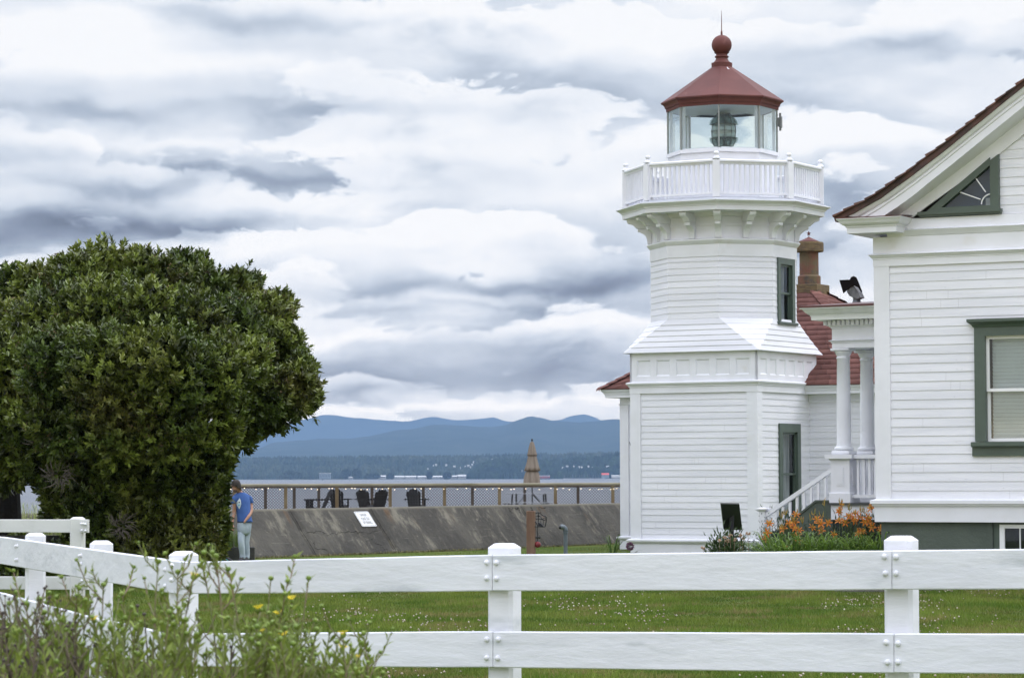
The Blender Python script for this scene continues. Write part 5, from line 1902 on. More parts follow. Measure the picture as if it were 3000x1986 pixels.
def crack(pts, w=.014, jit=.03):
    P = []
    for (a, c) in zip(pts[:-1], pts[1:]):
        m = 9
        for i in range(m):
            t = i / m
            P.append((a[0] + (c[0] - a[0]) * t, a[1] + (c[1] - a[1]) * t))
    P.append(pts[-1])
    L = []
    for i, (px, py) in enumerate(P):
        q = wp(px + rr.uniform(-3, 3), py + rr.uniform(-3, 3), .016)
        ww = w * rr.uniform(.15, .6)
        L.append((q, ww))
    vs, fs = [], []
    for (q, ww) in L:
        vs += [(q.x, q.y - .003, q.z + ww / 2), (q.x + .004, q.y - .003, q.z - ww / 2)]
    for i in range(len(L) - 1): fs.append((2 * i, 2 * i + 1, 2 * i + 3, 2 * i + 2))
    ck.add(vs, fs)


crack([(896, 1562), (930, 1556), (960, 1566), (1000, 1560), (1030, 1556), (1075, 1562), (1107, 1555)], .022)
crack([(1484, 1487), (1500, 1490), (1518, 1487), (1522, 1502)], .03); crack([(1490, 1492), (1502, 1508)], .03)
crack([(1555, 1485), (1560, 1497)], .04); crack([(1575, 1486), (1600, 1487)], .03); crack([(1577, 1487), (1584, 1506)], .03)
crack([(918, 1585), (925, 1606), (960, 1612)], .02); crack([(1080, 1570), (1100, 1590), (1135, 1612)], .02)
for q in jx:
    L_ = [(q + .03 * mnoise.noise(Vector((0, WT * t * 4, q))), t) for t in np.linspace(.0, .99, 24)]
    vs = []
    for (x, t) in L_:
        w_ = .006 + .016 * abs(mnoise.noise(Vector((q, t * 7, 1))))
        y = -BAT * (1 - t) - .006; vs += [(x - w_, y, WT * t), (x + w_, y, WT * t)]
    ck.add(vs, [(2 * i, 2 * i + 1, 2 * i + 3, 2 * i + 2) for i in range(23)])
ck.build('crack', CRK, wl, fix=False)
# sign on the sloping face
sg = empty('warning_sign', WO, math.atan2(WD.y, WD.x), 'white rectangular sign with black warning text fixed on the sloping seawall', 'sign')
cor = [wp(1042, 1499, .03), wp(1083, 1496, .03), wp(1099, 1540, .03), wp(1058, 1543, .03)]
ctr = sum(cor, Vector()) / 4
ux = Vector((1, 0, 0)); uz = Vector((0, BAT, WT)).normalized(); un = ux.cross(uz)
wS = ((cor[1] - cor[0]).dot(ux) + (cor[2] - cor[3]).dot(ux)) / 2
hS = abs(((cor[0] - cor[3]).dot(uz) + (cor[1] - cor[2]).dot(uz)) / 2)
SM = Matrix(((ux.x, uz.x, un.x, ctr.x), (ux.y, uz.y, un.y, ctr.y), (ux.z, uz.z, un.z, ctr.z), (0, 0, 0, 1)))


def rrect(w, h, r, n=6):
    P = []
    for (cx_, cy_, a0) in ((w / 2 - r, h / 2 - r, 0), (-w / 2 + r, h / 2 - r, 90), (-w / 2 + r, -h / 2 + r, 180), (w / 2 - r, -h / 2 + r, 270)):
        P += [(cx_ + r * math.cos(R(a0 + 90 * i / n)), cy_ + r * math.sin(R(a0 + 90 * i / n))) for i in range(n + 1)]
    return P


SGW = mat('sign_white', (.80, .81, .82), (.70, .71, .72), rough=.35, scale=5)
BLK = mat('sign_black', (.012, .012, .014), rough=.5)
b = MB(SM); b.prism(rrect(wS, hS, .035), 'z', -.012, 0); pn = b.build('panel', SGW, sg)
b = MB(SM)
o_, i_ = rrect(wS - .03, hS - .03, .03), rrect(wS - .045, hS - .045, .026)
n = len(o_)
b.add([(x, y, .0015) for x, y in o_] + [(x, y, .0015) for x, y in i_], [(i, (i + 1) % n, n + (i + 1) % n, n + i) for i in range(n)])
b.build('border', BLK, pn, fix=False)


def text_mesh(txt, size, M, mt, parent, name='lettering', sx=1.0, bold=0.0):
    cu = bpy.data.curves.new('t', 'FONT'); cu.body = txt; cu.size = size; cu.align_x = 'CENTER'; cu.align_y = 'CENTER'; cu.offset = bold; cu.space_character = 1.12; cu.space_word = 1.2
    o = bpy.data.objects.new('t', cu); COL.objects.link(o)
    me = bpy.data.meshes.new_from_object(o)
    bpy.data.objects.remove(o)
    me.transform(M @ Matrix.Diagonal((sx, 1, 1, 1)))
    me.materials.clear(); me.materials.append(mt); me.name = name
    q = bpy.data.objects.new(name, me); COL.objects.link(q); q.parent = parent
    return q


for (tx, y, s_, sx) in (('DANGER', .255, .225, .45), ('PLEASE STAY', .0, .225, .42), ('OFF SEAWALL', -.255, .225, .42)):
    text_mesh(tx, s_ * hS / .86 * 1.0, SM @ Matrix.Translation((0, y * hS, .003)), BLK, pn, sx=sx * wS / .50 * 1.02, bold=.0)

# ================================================================== DECK WITH CHAIRS AND TABLE
dk = MB(); dk.box(-30, 12, 93.6, 106.5, -.2, .34)
tag(dk.build('terrace', WOODR), kind='structure')
WIRE = mat('grey_wire_mesh', (.045, .045, .05), rough=.6)


def mesh_fence(name, D, px_posts, top_y, label, rail_r, pm, wire=True, xr=(620, 1990), railm=WOODG):
    z_top = at(1500, top_y, D).z
    e = empty(name, (0, D, .34), 0, label, 'fence')
    zt = z_top - .34
    xl = at(xr[0], 1400, D).x; xrr = at(xr[1], 1400, D).x
    b = MB(); b.box(xl, xrr, -.07, .07, zt - rail_r, zt, .02)
    b.build('top_rail', railm, e)
    if rail_r > .05:
        b = MB(); b.box(xl, xrr, -.04, .04, zt - rail_r - .032, zt - rail_r - .003); b.build('under_rail', WOODD, e)
    for px in px_posts:
        x = at(px, 1400, D).x
        b = MB(); b.box(x - .052, x + .052, -.045, .045, 0, zt - rail_r - .002); b.build('post', pm, e)
    if wire:
        V = []; Fq = []
        z0, z1 = .03, zt - rail_r - .05
        hgt = z1 - z0; r = .0075
        for sgn in (1, -1):
            x = xl - hgt
            while x < xrr + hgt:
                a = Vector((x, .05 + .006 * sgn, z0 if sgn > 0 else z1)); c = Vector((x + hgt, .05 + .006 * sgn, z1 if sgn > 0 else z0))
                # clip
                k = len(V)
                n_ = Vector((-(c.z - a.z), 0, c.x - a.x)).normalized() * r
                V += [tuple(a + n_), tuple(a - n_), tuple(c - n_), tuple(c + n_), tuple(a + Vector((0, r * 1.6, 0))), tuple(c + Vector((0, r * 1.6, 0)))]
                Fq += [(k, k + 1, k + 2, k + 3), (k + 1, k + 4, k + 5, k + 2), (k + 4, k, k + 3, k + 5)]
                x += .094
        npmesh('wire_mesh', np.array(V), np.array(Fq), WIRE, e)
    return e


mesh_fence('wire_mesh_railing', 95.0, [837 - 150, 837, 987, 1143, 1302, 1463, 1627, 1795, 1950], 1414.5, 'front deck railing with mossy top rail and wire mesh above the seawall', .085, WOODR)
mesh_fence('wire_mesh_railing', 105.5, [640, 778, 862, 934, 1090, 1240, 1384, 1537, 1693, 1850], 1424.0, 'back deck railing with dark posts behind the black chairs', .04, WOODD, railm=WOODD, wire=False)
# string lights
sl_ = empty('string_lights', (0, 94.75, 0), 0, 'string of small warm bulbs hanging under the deck top rail', 'string lights')
BULB = mat('warm_bulb', (.9, .8, .6), rough=.3, emit=((1.0, .78, .48), 1.6))
rr = random.Random(5)
pts = []
px = 650
prev = None
wb = MB()
while px < 1830:
    p = at(px, 1431 + rr.uniform(-1.5, 3.0) - (px - 1500) * .0035 * 0, 94.75)
    p = Vector((p.x, 0, p.z))
    b = MB(Matrix.Translation(p)); b.sphere((0, 0, 0), .016, 8, 6); o = b.build('bulb', BULB, sl_, smooth=True)
    b = MB(Matrix.Translation(p)); b.box(-.012, .012, -.012, .012, .02, .06); b.build('bulb_socket', DARKM, o)
    if prev is not None:
        m = (p + prev) / 2 + Vector((0, 0, .055))
        wb.tube([prev + Vector((0, 0, .055)), m, p + Vector((0, 0, .055))], .004, 4)
    prev = p
    px += rr.choice((9, 18, 26, 34, 40))
wb.build('cable', DARKM, sl_)


def adirondack(label, mt, loc, rz, tilt=24):
    e = empty('adirondack_chair', loc, rz, label, 'chair', 'black adirondack chairs on the deck')
    # front = -y
    for sx in (-1, 1):
        b = MB(); b.box(sx * .27 - .022, sx * .27 + .022, -.43, -.31, 0, .56); b.build('leg', mt, e)
        b = MB(); b.prism([(-.42, .30), (-.42, .38), (.45, .10), (.45, 0), (.38, 0)], 'x', sx * .235 - .016, sx * .235 + .016); b.build('leg', mt, e)
        b = MB(); b.prism([(sx * .22, -.48), (sx * .39, -.48), (sx * .38, .05), (sx * .31, .32), (sx * .23, .32)], 'z', .56, .605); b.build('arm', mt, e)
    b = MB()
    for k in range(5):
        y = -.42 + k * .095; z = .385 - k * .030
        b.add([(-.25, y, z), (.25, y, z), (.25, y + .085, z - .027), (-.25, y + .085, z - .027), (-.25, y, z - .02), (.25, y, z - .02), (.25, y + .085, z - .047), (-.25, y + .085, z - .047)],
              [(0, 1, 2, 3), (7, 6, 5, 4), (0, 4, 5, 1), (2, 6, 7, 3), (1, 5, 6, 2), (0, 3, 7, 4)])
    b.build('seat', mt, e)
    b = MB(Matrix.Translation((0, .06, .22)) @ Matrix.Rotation(R(-tilt), 4, 'X'))
    tops = [.70, .77, .80, .77, .70]
    for k in range(5):
        xb = (k - 2) * .084; xt = (k - 2) * .096
        wb_, wt_ = .038, .043
        b.prism([(xb - wb_, 0), (xb + wb_, 0), (xt + wt_, tops[k] - .03), (xt + wt_ * .4, tops[k]), (xt - wt_ * .4, tops[k]), (xt - wt_, tops[k] - .03)], 'y', 0, .02)
    b.box(-.22, .22, .021, .045, .30, .35); b.box(-.19, .19, .021, .045, .02, .08); b.box(-.25, .25, .021, .045, .55, .59)
    b.build('backrest', mt, e)
    return e


def onDeck(px, D): 
    p = at(px, 1400, D); return (p.x, D, .34)


adirondack('black adirondack chair seen from the side, leftmost on the deck', CHAIRB, onDeck(938, 98), R(-72))
adirondack('black adirondack chair with its back to the lawn, behind the second deck post', CHAIRB, onDeck(991, 100), R(172))
adirondack('dark grey adirondack chair facing the lawn, left of the pair above the sign', CHAIRG, onDeck(1073, 100), R(160), 26)
adirondack('black adirondack chair turned right, right of the pair above the sign', CHAIRB, onDeck(1105, 98), R(208), 26)
adirondack('black adirondack chair with its back to the lawn, alone at the right on the deck', CHAIRB, onDeck(1216, 98), R(172))

# picnic table and closed parasol
e = empty('picnic_table', onDeck(1551, 100), R(3), 'black framed picnic table with pale top and benches on the deck', 'table')
b = MB()
for k in range(5): b.box(-.83, .83, -.37 + k * .15, -.37 + k * .15 + .135, .735, .765, .006)
b.build('tabletop', TABLEG, e)
for sy in (-1, 1):
    b = MB()
    b.box(-.90, .90, sy * .68 - .13, sy * .68 - .005, .435, .46, .005); b.box(-.90, .90, sy * .68 + .005, sy * .68 + .13, .435, .46, .005)
    b.build('bench_seat', TABLEG, e)
DMET = mat('dark_table_metal', (.016, .018, .02), (.03, .033, .036), rough=.5, scale=12)
for sx in (-1, 1):
    for sy in (-1, 1):
        b = MB(); b.tube([(sx * (.52 + .05 * sy), sy * .28, .73), (sx * (.55 + .08 * sy), sy * .42, .0)], .030, 6); b.build('leg', DMET, e)
        b = MB(); b.tube([(sx * (.78 - .1 * sy), sy * .68, .43), (sx * (.78 - .1 * sy), sy * .68, .02)], .028, 6); b.build('leg', DMET, e)
    b = MB(); b.tube([(sx * .55, -.42, .25), (sx * .72, .0, .22), (sx * .55, .42, .25)], .035, 6); b.tube([(sx * .50, 0, .30), (sx * .12, 0, .73)], .020, 6); b.build('brace', DMET, e)
e = empty('patio_umbrella', onDeck(1559, 100), 0, 'closed taupe patio umbrella with three tiers above the picnic table', 'umbrella')


def folds(a, z): return 1 + .16 * math.sin(8 * a + 1.3) + .07 * math.sin(13 * a + z * 4)


tiers = [([(.035, 2.53), (.06, 2.50), (.10, 2.32), (.135, 2.12), (.150, 2.045), (.13, 2.05)]), ([(.125, 2.075), (.135, 1.98), (.175, 1.80), (.21, 1.66), (.245, 1.525), (.20, 1.54)]), ([(.16, 1.56), (.20, 1.46), (.235, 1.30), (.25, 1.12), (.24, .98), (.20, .97)])]
for t3 in tiers:
    b = MB(); b.lathe(t3, 48, fn=folds); b.build('canopy', CANVAS, e, smooth=True)
b = MB(); b.tube([(0, 0, 0), (0, 0, 2.55)], .022, 8); b.build('pole', DMET, e)
b = MB(); b.sphere((0, 0, 2.60), .035, 12, 8); b.lathe([(.028, 2.53), (.02, 2.56), (.02, 2.57)], 10); b.build('finial', DARKM, e)
b = MB(); b.lathe([(.17, 1.55), (.176, 1.555), (.17, 1.575)], 24, fn=folds); b.build('tie_strap', DARKM, e)

# ================================================================== THINGS BEFORE THE SEAWALL
p = at(1556, 1622, 60.5)
e = empty('wooden_post', (p.x, p.y, 0), R(-12), 'upright reddish timber post before the seawall', 'post')
b = MB(); b.box(-.085, .085, -.07, .07, -.2, at(1556, 1496, 60.5).z, .008); b.build('timber', POSTW, e)
b = MB(); b.tube([(.07, .05, .40), (.19, .05, .40)], .02, 8); b.build('bell_arm', DARKM, e)
q = at(1575, 1594, 60.45)
b = MB(Matrix.Translation((q.x - p.x, 0.05, q.z)))
b.M = Matrix.Translation((.14, -.02, q.z)) @ Matrix.Rotation(R(75), 4, 'X')
b.lathe([(.065, -.03), (.062, .0), (.045, .015), (.030, .02), (.028, .032), (.0005, .036)], 20)
b.build('red_float', REDP, e)
e2 = empty('iron_basket', (p.x, p.y, 0), R(-12), 'black wrought iron basket with scrolls hung behind the reddish timber post', 'basket')
def bq(px, py, dy=.12):
    w_ = at(px, py, 60.6); v = Matrix.Rotation(R(12), 3, 'Z') @ Vector((w_.x - p.x, 0, 0)); return (v.x, dy, w_.z)
ZX = lambda x, y, dy=.12: bq(1500 + x / 9.8, 1480 + y / 9.8, dy)
b = MB()
b.tube([ZX(560, 250), ZX(640, 225), ZX(700, 208), ZX(740, 205), ZX(790, 225), ZX(830, 265), ZX(890, 300), ZX(940, 310), ZX(972, 340), ZX(975, 400), ZX(960, 480), ZX(935, 610)], .011, 6)
b.tube([ZX(560, 400), ZX(700, 385), ZX(800, 390), ZX(870, 410), ZX(945, 425)], .009, 6)
b.tube([ZX(560, 300), ZX(700, 298), ZX(800, 320), ZX(830, 380), ZX(870, 390), ZX(905, 355), ZX(945, 350), ZX(955, 375), ZX(935, 400)], .008, 6)
b.tube([ZX(730, 215), ZX(730, 470)], .009, 6)
for x in (735, 805, 880): b.tube([ZX(x, 400), ZX(x, 560)], .006, 5)
b.prism([(ZX(x, y)[0], ZX(x, y)[2]) for x, y in ((730, 230), (750, 290), (790, 300), (750, 320), (730, 380), (715, 320), (680, 300), (712, 290))], 'y', .115, .125)
b.build('scroll_back', DARKM, e2)
b = MB()
b.tube([ZX(400, 590, .02), ZX(470, 490, .0), ZX(580, 440, .0), ZX(690, 480, .0), ZX(740, 560, .0), ZX(760, 605, .0)], .013, 6)
b.tube([ZX(400, 598, .02), ZX(600, 600, -.02), ZX(760, 610, .0), ZX(935, 608, .12)], .012, 6)
b.build('front_hoop', DARKM, e2)
b = MB(); b.prism([(ZX(x, y)[0], ZX(x, y)[2]) for x, y in ((740, 480), (840, 520), (900, 600), (760, 605))], 'y', .03, .10); b.build('tray', mat('dark_tray', (.02, .02, .028), rough=.5), e2)
b = MB(); b.tube([ZX(722, 610, .05), ZX(722, 800, .05), ZX(735, 1020, .05)], .010, 6); b.build('chain', DARKM, e2)

D_ = 60.5
e = empty('vent_pipe', (at(1657, 1600, D_).x, D_, 0), R(8), 'grey gooseneck vent pipe standing in the grass by the seawall', 'pipe')
zt = at(1655, 1556, D_).z
b = MB(); b.tube([(0, 0, -.1), (0, 0, zt - .01)], .042, 16); b.build('riser', GALV, e)
b = MB(); pts = [(0, 0, zt)] + [(-.075 + .075 * math.cos(a), 0, zt + .02 + .075 * math.sin(a)) for a in np.linspace(0, PI * .62, 9)]
b.tube(pts, .052, 16, cap=True); b.build('elbow', GALV, e, smooth=True)
b = MB(); b.lathe([(.046, zt - .045), (.054, zt - .04), (.054, zt - .005), (.046, zt)], 18); b.build('coupling', GALV, e)
q = pts[-1]
b = MB(); b.sphere((q[0] - .012, 0, q[2] - .008), .034, 10, 8); b.build('dark_opening', DARKM, e)

# black angled sign board seen from behind, in the shrub
D_ = 50.0
c0 = at(2112, 1475, D_)
e = empty('plaque_stand', (at(2143, 1560, D_).x, D_, 0), 0, 'black slanted interpretive board on a post seen from behind amid the shrub', 'sign')
ex = e.location.x
def sq_(px, py, D): v = at(px, py, D); return Vector((v.x - ex, v.y - D_, v.z))
cs = [sq_(2112, 1475, 49.72), sq_(2166, 1476, 49.86), sq_(2175, 1552, 50.22), sq_(2121, 1551, 50.08)]
nrm = (cs[1] - cs[0]).cross(cs[3] - cs[0]).normalized() * .03
b = MB(); b.add([tuple(v) for v in cs] + [tuple(v + nrm) for v in cs], [(0, 1, 2, 3), (7, 6, 5, 4), (0, 4, 5, 1), (1, 5, 6, 2), (2, 6, 7, 3), (3, 7, 4, 0)])
b.build('board', mat('black_board', (.022, .025, .025), (.030, .033, .033), rough=.38, scale=3), e)
b = MB(); b.box(-.04, .04, -.04, .04, -.1, sq_(2143, 1505, 50).z, .006); b.build('post', DARKM, e)
b = MB(); b.box(.03, .16, -.02, .06, sq_(2143, 1574, 50).z, sq_(2143, 1568, 50).z); b.build('foot_plate', DARKM, e)

# planter by the man
p0 = at(640, 1640, 58.75); p1 = at(745, 1597, 58.75)
e = empty('concrete_planter', (at(690, 1600, 58.75).x, 58.75, 0), R(4), 'low dark concrete planter box behind the standing man', 'planter')
b = MB(); w_ = (at(746, 1600, 58.75).x - at(600, 1600, 58.75).x)
xr_ = at(746, 1600, 58.75).x - e.location.x
b.box(xr_ - w_, xr_, -.25, .25, -.05, .265, .01); b.build('planter_box', CONC2, e)

# ================================================================== PEOPLE
SKIN = mat('skin', (.40, .22, .15), (.34, .18, .12), rough=.55, scale=20)
HAIR = mat('dark_hair', (.012, .009, .007), (.03, .02, .015), rough=.7, scale=30)
SHIRT = mat('blue_tshirt', (.060, .130, .36), (.042, .098, .29), rough=.9, scale=4, bump=.01, bscale=9)
JEANS = mat('pale_denim', (.42, .49, .55), (.30, .36, .42), rough=.9, scale=5, lo=.35, hi=.65, bump=.012, bscale=11, stretch=(1, 1, .7))
SHOE = mat('black_sneaker', (.012, .012, .014), rough=.6)
TEAL = mat('teal_stripe', (.03, .42, .42), rough=.5)


def skin_body(name, pts, edges, parent, m, root=0, sub=2):
    """one continuous body grown over a jointed skeleton: pts = [(pos, rx, ry)]"""
    me = bpy.data.meshes.new(name)
    me.from_pydata([p[0] for p in pts], edges, [])
    o = bpy.data.objects.new(name, me); COL.objects.link(o)
    sk = o.modifiers.new('skin', 'SKIN')
    sk.use_smooth_shade = True
    if not me.skin_vertices:
        o.data.skin_vertices.new() if hasattr(o.data.skin_vertices, 'new') else None
    dg = None
    layer = me.skin_vertices[0].data if me.skin_vertices else None
    if layer:
        for i, p in enumerate(pts):
            layer[i].radius = (p[1], p[2]); layer[i].use_root = (i == root)
    ss = o.modifiers.new('sub', 'SUBSURF'); ss.levels = sub; ss.render_levels = sub
    me.materials.append(m); o.parent = parent
    dg = bpy.context.evaluated_depsgraph_get()
    ev = o.evaluated_get(dg)
    nm = bpy.data.meshes.new_from_object(ev)
    o.modifiers.clear()
    o.data = nm; nm.name = name
    if not nm.materials: nm.materials.append(m)
    return o


def ensure_skin(me):
    pass


S = .001175
DM_ = 57.6
gx = at(714, 1650, DM_).x
man = empty('person', (gx, DM_, 0), 0, 'man in blue t-shirt and pale jeans looking down beside the tree, hand in pocket', 'person')


def mp(zx, zy, y=0.0):
    """zoomed photo coordinate -> local point of the standing man"""
    return ((zx - 430) * S, y, (1492 - zy) * S + .0)


# body (pelvis is the root)
B = [(mp(440, 860, .0), .095, .080),       # 0 pelvis
     (mp(438, 760, .0), .085, .072),      # 1 waist
     (mp(415, 600, -.01), .092, .076),    # 2 chest
     (mp(392, 420, -.0), .080, .066),     # 3 upper chest
     (mp(375, 345, -.01), .052, .055),    # 4 neck base
     (mp(345, 290, -.05), .050, .052),    # 5 neck
     (mp(310, 235, -.10), .078, .088),    # 6 head
     (mp(290, 165, -.11), .082, .092),    # 7 crown
     (mp(285, 300, -.17), .040, .036),    # 8 chin
     (mp(500, 390, .09), .046, .046),     # 9 left shoulder (viewer right)
     (mp(535, 520, .12), .046, .046),     # 10
     (mp(556, 640, .05), .038, .040),     # 11 elbow
     (mp(520, 728, -.085), .034, .034),    # 12
     (mp(470, 795, -.150), .027, .025),    # 13 wrist
     (mp(446, 842, -.158), .032, .018),    # 14 palm in pocket
     (mp(290, 410, -.10), .044, .044),    # 15 right shoulder
     (mp(282, 520, -.10), .044, .044),    # 16
     (mp(278, 650, -.08), .037, .037),    # 17 elbow
     (mp(262, 760, -.12), .030, .030),    # 18
     (mp(252, 850, -.16), .024, .021),    # 19 wrist
     (mp(250, 890, -.17), .032, .017),    # 20 palm
     (mp(395, 900, -.06), .062, .062),    # 21 right hip
     (mp(395, 1170, -.10), .045, .046),   # 22 knee
     (mp(412, 1420, -.03), .040, .042),   # 23 ankle
     (mp(402, 1478, -.12), .040, .028),   # 24 foot
     (mp(490, 900, .05), .062, .062),     # 25 left hip
     (mp(470, 1170, .03), .045, .046),    # 26 knee
     (mp(478, 1420, .07), .040, .042),    # 27 ankle
     (mp(462, 1480, -.03), .040, .028),   # 28
     ]
# fingers of the hanging hand and the thumb
ED = [(0, 1), (1, 2), (2, 3), (3, 4), (4, 5), (5, 6), (6, 7), (6, 8), (3, 9), (9, 10), (10, 11), (11, 12), (12, 13), (13, 14),
      (3, 15), (15, 16), (16, 17), (17, 18), (18, 19), (19, 20), (0, 21), (21, 22), (22, 23), (23, 24), (0, 25), (25, 26), (26, 27), (27, 28)]
for k, (dx, ln) in enumerate(((-10, 52), (2, 60), (13, 56), (23, 46))):
    i = len(B)
    B.append((mp(246 + dx, 915, -.18 + .006 * k), .0095, .0095))
    B.append((mp(250 + dx, 915 + ln * .55, -.195 + .008 * k), .0085, .0085))
    B.append((mp(256 + dx, 915 + ln, -.185 + .010 * k), .0065, .0065))
    ED += [(20, i), (i, i + 1), (i + 1, i + 2)]
i = len(B)
B += [(mp(272, 880, -.20), .0105, .010), (mp(276, 912, -.215), .0085, .0085)]
ED += [(20, i), (i, i + 1)]
try:
    skin_body('body', B, ED, man, SKIN)
except Exception as ex_:
    print('skin failed', ex_)


def rings(specs, seg=20, wr=.0, seed=0):
    """specs: (zx, zy, y, rx, ry, rot)"""
    out = []
    for (zx, zy, y, rx, ry, *rt) in specs:
        c = mp(zx, zy, y); a0 = rt[0] if rt else 0
        rr_ = []
        for k in range(seg):
            a = 2 * PI * k / seg
            w = 1 + wr * mnoise.noise(Vector((math.cos(a) * 2.2, math.sin(a) * 2.2, zy * .035 + seed)))
            x = rx * w * math.cos(a); yy = ry * w * math.sin(a)
            rr_.append((c[0] + x * math.cos(a0) - yy * math.sin(a0), c[1] + x * math.sin(a0) + yy * math.cos(a0), c[2]))
        out.append(rr_)
    return out


RO = R(38)
b = MB()
b.loft(rings([(380, 322, -.02, .058, .060, RO), (388, 345, -.01, .125, .072, RO), (393, 375, -.0, .185, .092, RO), (396, 430, -.0, .190, .108, RO), (408, 520, -.0, .170, .120, RO), (428, 640, 0, .148, .118, RO),
               (440, 740, 0, .150, .120, RO), (449, 800, 0, .158, .128, RO), (450, 826, 0, .162, .132, RO), (450, 824, 0, .15, .12, RO)], 28, .07), False, False)
tor = b.build('t_shirt', SHIRT, man, smooth=True)
b = MB()
def tubeR(P, seed):
    return rings(P, 16, .06, seed)
b.loft(tubeR([(478, 372, .07, .050, .050), (505, 400, .095, .066, .064), (522, 450, .115, .066, .064), (536, 500, .12, .062, .062), (537, 505, .12, .055, .055)], 3), True, False)
b.build('sleeve', SHIRT, tor, smooth=True)
b = MB()
b.loft(tubeR([(318, 375, -.08, .045, .045), (292, 400, -.10, .058, .056), (280, 450, -.105, .060, .058), (272, 505, -.105, .058, .056), (272, 509, -.105, .050, .050)], 5), True, False)
b.build('sleeve', SHIRT, tor, smooth=True)
# pale print on the chest: a tilted lozenge with two dark blocks
def onshirt(zx, zy):
    zs = np.interp(zy, [345, 430, 520, 640], [.09, .108, .120, .118])
    rx = np.interp(zy, [345, 430, 520, 640], [.125, .19, .17, .148])
    cx = np.interp(zy, [345, 430, 520, 640], [388, 396, 408, 428])
    X_ = (zx - cx) * S
    # front of the rotated ellipse for the given x
    best = None
    for a in np.linspace(-PI, 0, 121):
        xx = rx * math.cos(a); yy = zs * math.sin(a)
        x2 = xx * math.cos(RO) - yy * math.sin(RO); y2 = xx * math.sin(RO) + yy * math.cos(RO)
        if best is None or abs(x2 - X_) < best[0]: best = (abs(x2 - X_), x2, y2)
    return (cx - 430) * S + best[1], best[2] - .012, (1492 - zy) * S


def patch(poly, m, name, off=0.0):
    b = MB()
    q = [onshirt(*p_) for p_ in poly]
    cx_ = sum(p_[0] for p_ in poly) / len(poly); cy_ = sum(p_[1] for p_ in poly) / len(poly)
    c_ = onshirt(cx_, cy_)
    vs = [(x, y - off, z) for x, y, z in q] + [(c_[0], c_[1] - off - .003, c_[2])]
    n_ = len(q)
    b.add(vs, [(i, (i + 1) % n_, n_) for i in range(n_)])
    b.build(name, m, tor, fix=False)


patch([(372, 420), (392, 455), (398, 520), (385, 570), (365, 605), (345, 570), (325, 540), (320, 490), (345, 455)], mat('shirt_print', (.55, .62, .66), rough=.8), 'print')
patch([(330, 488), (340, 486), (340, 504), (330, 505)], DARKM, 'print_mark', .004)
patch([(355, 483), (378, 478), (380, 500), (356, 502)], DARKM, 'print_mark', .004)
patch([(332, 520), (386, 512), (380, 545), (350, 560)], mat('print_blue', (.25, .45, .58), rough=.8), 'print_mark', .004)
# jeans: hips and two legs in one garment
b = MB()
b.loft(rings([(442, 815, 0, .140, .112, RO), (442, 860, 0, .148, .120, RO), (438, 930, 0, .146, .122, RO), (436, 1000, -.01, .135, .112, RO), (434, 1040, -.02, .10, .08, RO)], 24, .04, 2), True, True)
b.loft(rings([(402, 930, -.02, .078, .080), (395, 1010, -.05, .078, .080), (392, 1100, -.09, .068, .072), (396, 1180, -.10, .062, .066), (404, 1270, -.08, .060, .064), (412, 1350, -.05, .056, .060), (414, 1410, -.04, .058, .064), (412, 1442, -.05, .060, .072)], 20, .13, 7), True, True)
b.loft(rings([(480, 930, .03, .080, .080), (480, 1010, .035, .078, .080), (474, 1100, .03, .068, .074), (468, 1180, .03, .062, .066), (474, 1270, .04, .060, .064), (478, 1350, .055, .056, .060), (476, 1410, .06, .058, .064), (474, 1444, .05, .062, .072)], 20, .13, 12), True, True)
b.build('jeans', JEANS, man, smooth=True)
for (zx, y) in ((404, -.10), (466, .0)):
    c = mp(zx, 1492, y)
    b = MB(Matrix.Translation((c[0], c[1], 0)) @ Matrix.Rotation(R(-22), 4, 'Z'))
    b.loft([[(x * .9, yv * .97, .0) for x, yv in [(.045 * math.cos(a), .135 * math.sin(a)) for a in np.linspace(0, 2 * PI, 17)[:-1]]],
            [(x, yv, .03) for x, yv in [(.048 * math.cos(a), .138 * math.sin(a)) for a in np.linspace(0, 2 * PI, 17)[:-1]]],
            [(x * .85, yv * .85 + .01, .065) for x, yv in [(.045 * math.cos(a), .125 * math.sin(a)) for a in np.linspace(0, 2 * PI, 17)[:-1]]],
            [(x, yv + .06, .10) for x, yv in [(.038 * math.cos(a), .05 * math.sin(a)) for a in np.linspace(0, 2 * PI, 17)[:-1]]]], True, True)
    b.build('shoe', SHOE, man, smooth=True)
# head details: nose, ear, hair, stubble
hc = Vector(mp(300, 205, -.11))
b = MB(); b.loft([[tuple(hc + Vector((dx, dy, dz))) for dx, dy, dz in q] for q in (
    [(-.060, -.062, .012), (-.050, -.068, .012), (-.050, -.068, .0), (-.060, -.060, .0)],
    [(-.078, -.088, -.028), (-.060, -.096, -.028), (-.058, -.09, -.040), (-.072, -.084, -.040)])], True, True)
b.build('nose', SKIN, man, smooth=True)
b = MB(); b.sphere(tuple(hc + Vector((.052, -.045, -.01))), .030, 10, 8, (.35, .7, 1)); b.build('ear', SKIN, man, smooth=True)
b = MB()
rr = []
for i in range(9):
    t = i / 8; zc = -.055 + .165 * math.sin(t * PI / 2)
    rad = math.cos(t * PI / 2) ** .6 + .02
    rr.append([tuple(hc + Vector((.012 + .100 * rad * math.cos(a) * (1 + .05 * math.sin(7 * a)), .006 + .112 * rad * math.sin(a), zc * (1 + .05 * math.sin(5 * a)) + (.045 * math.cos(a + 2.4) + .008 * math.sin(11 * a)) * (1 - t)))) for a in np.linspace(0, 2 * PI, 25)[:-1]])
b.loft(rr, False, True)
b.build('hair', HAIR, man, smooth=True)
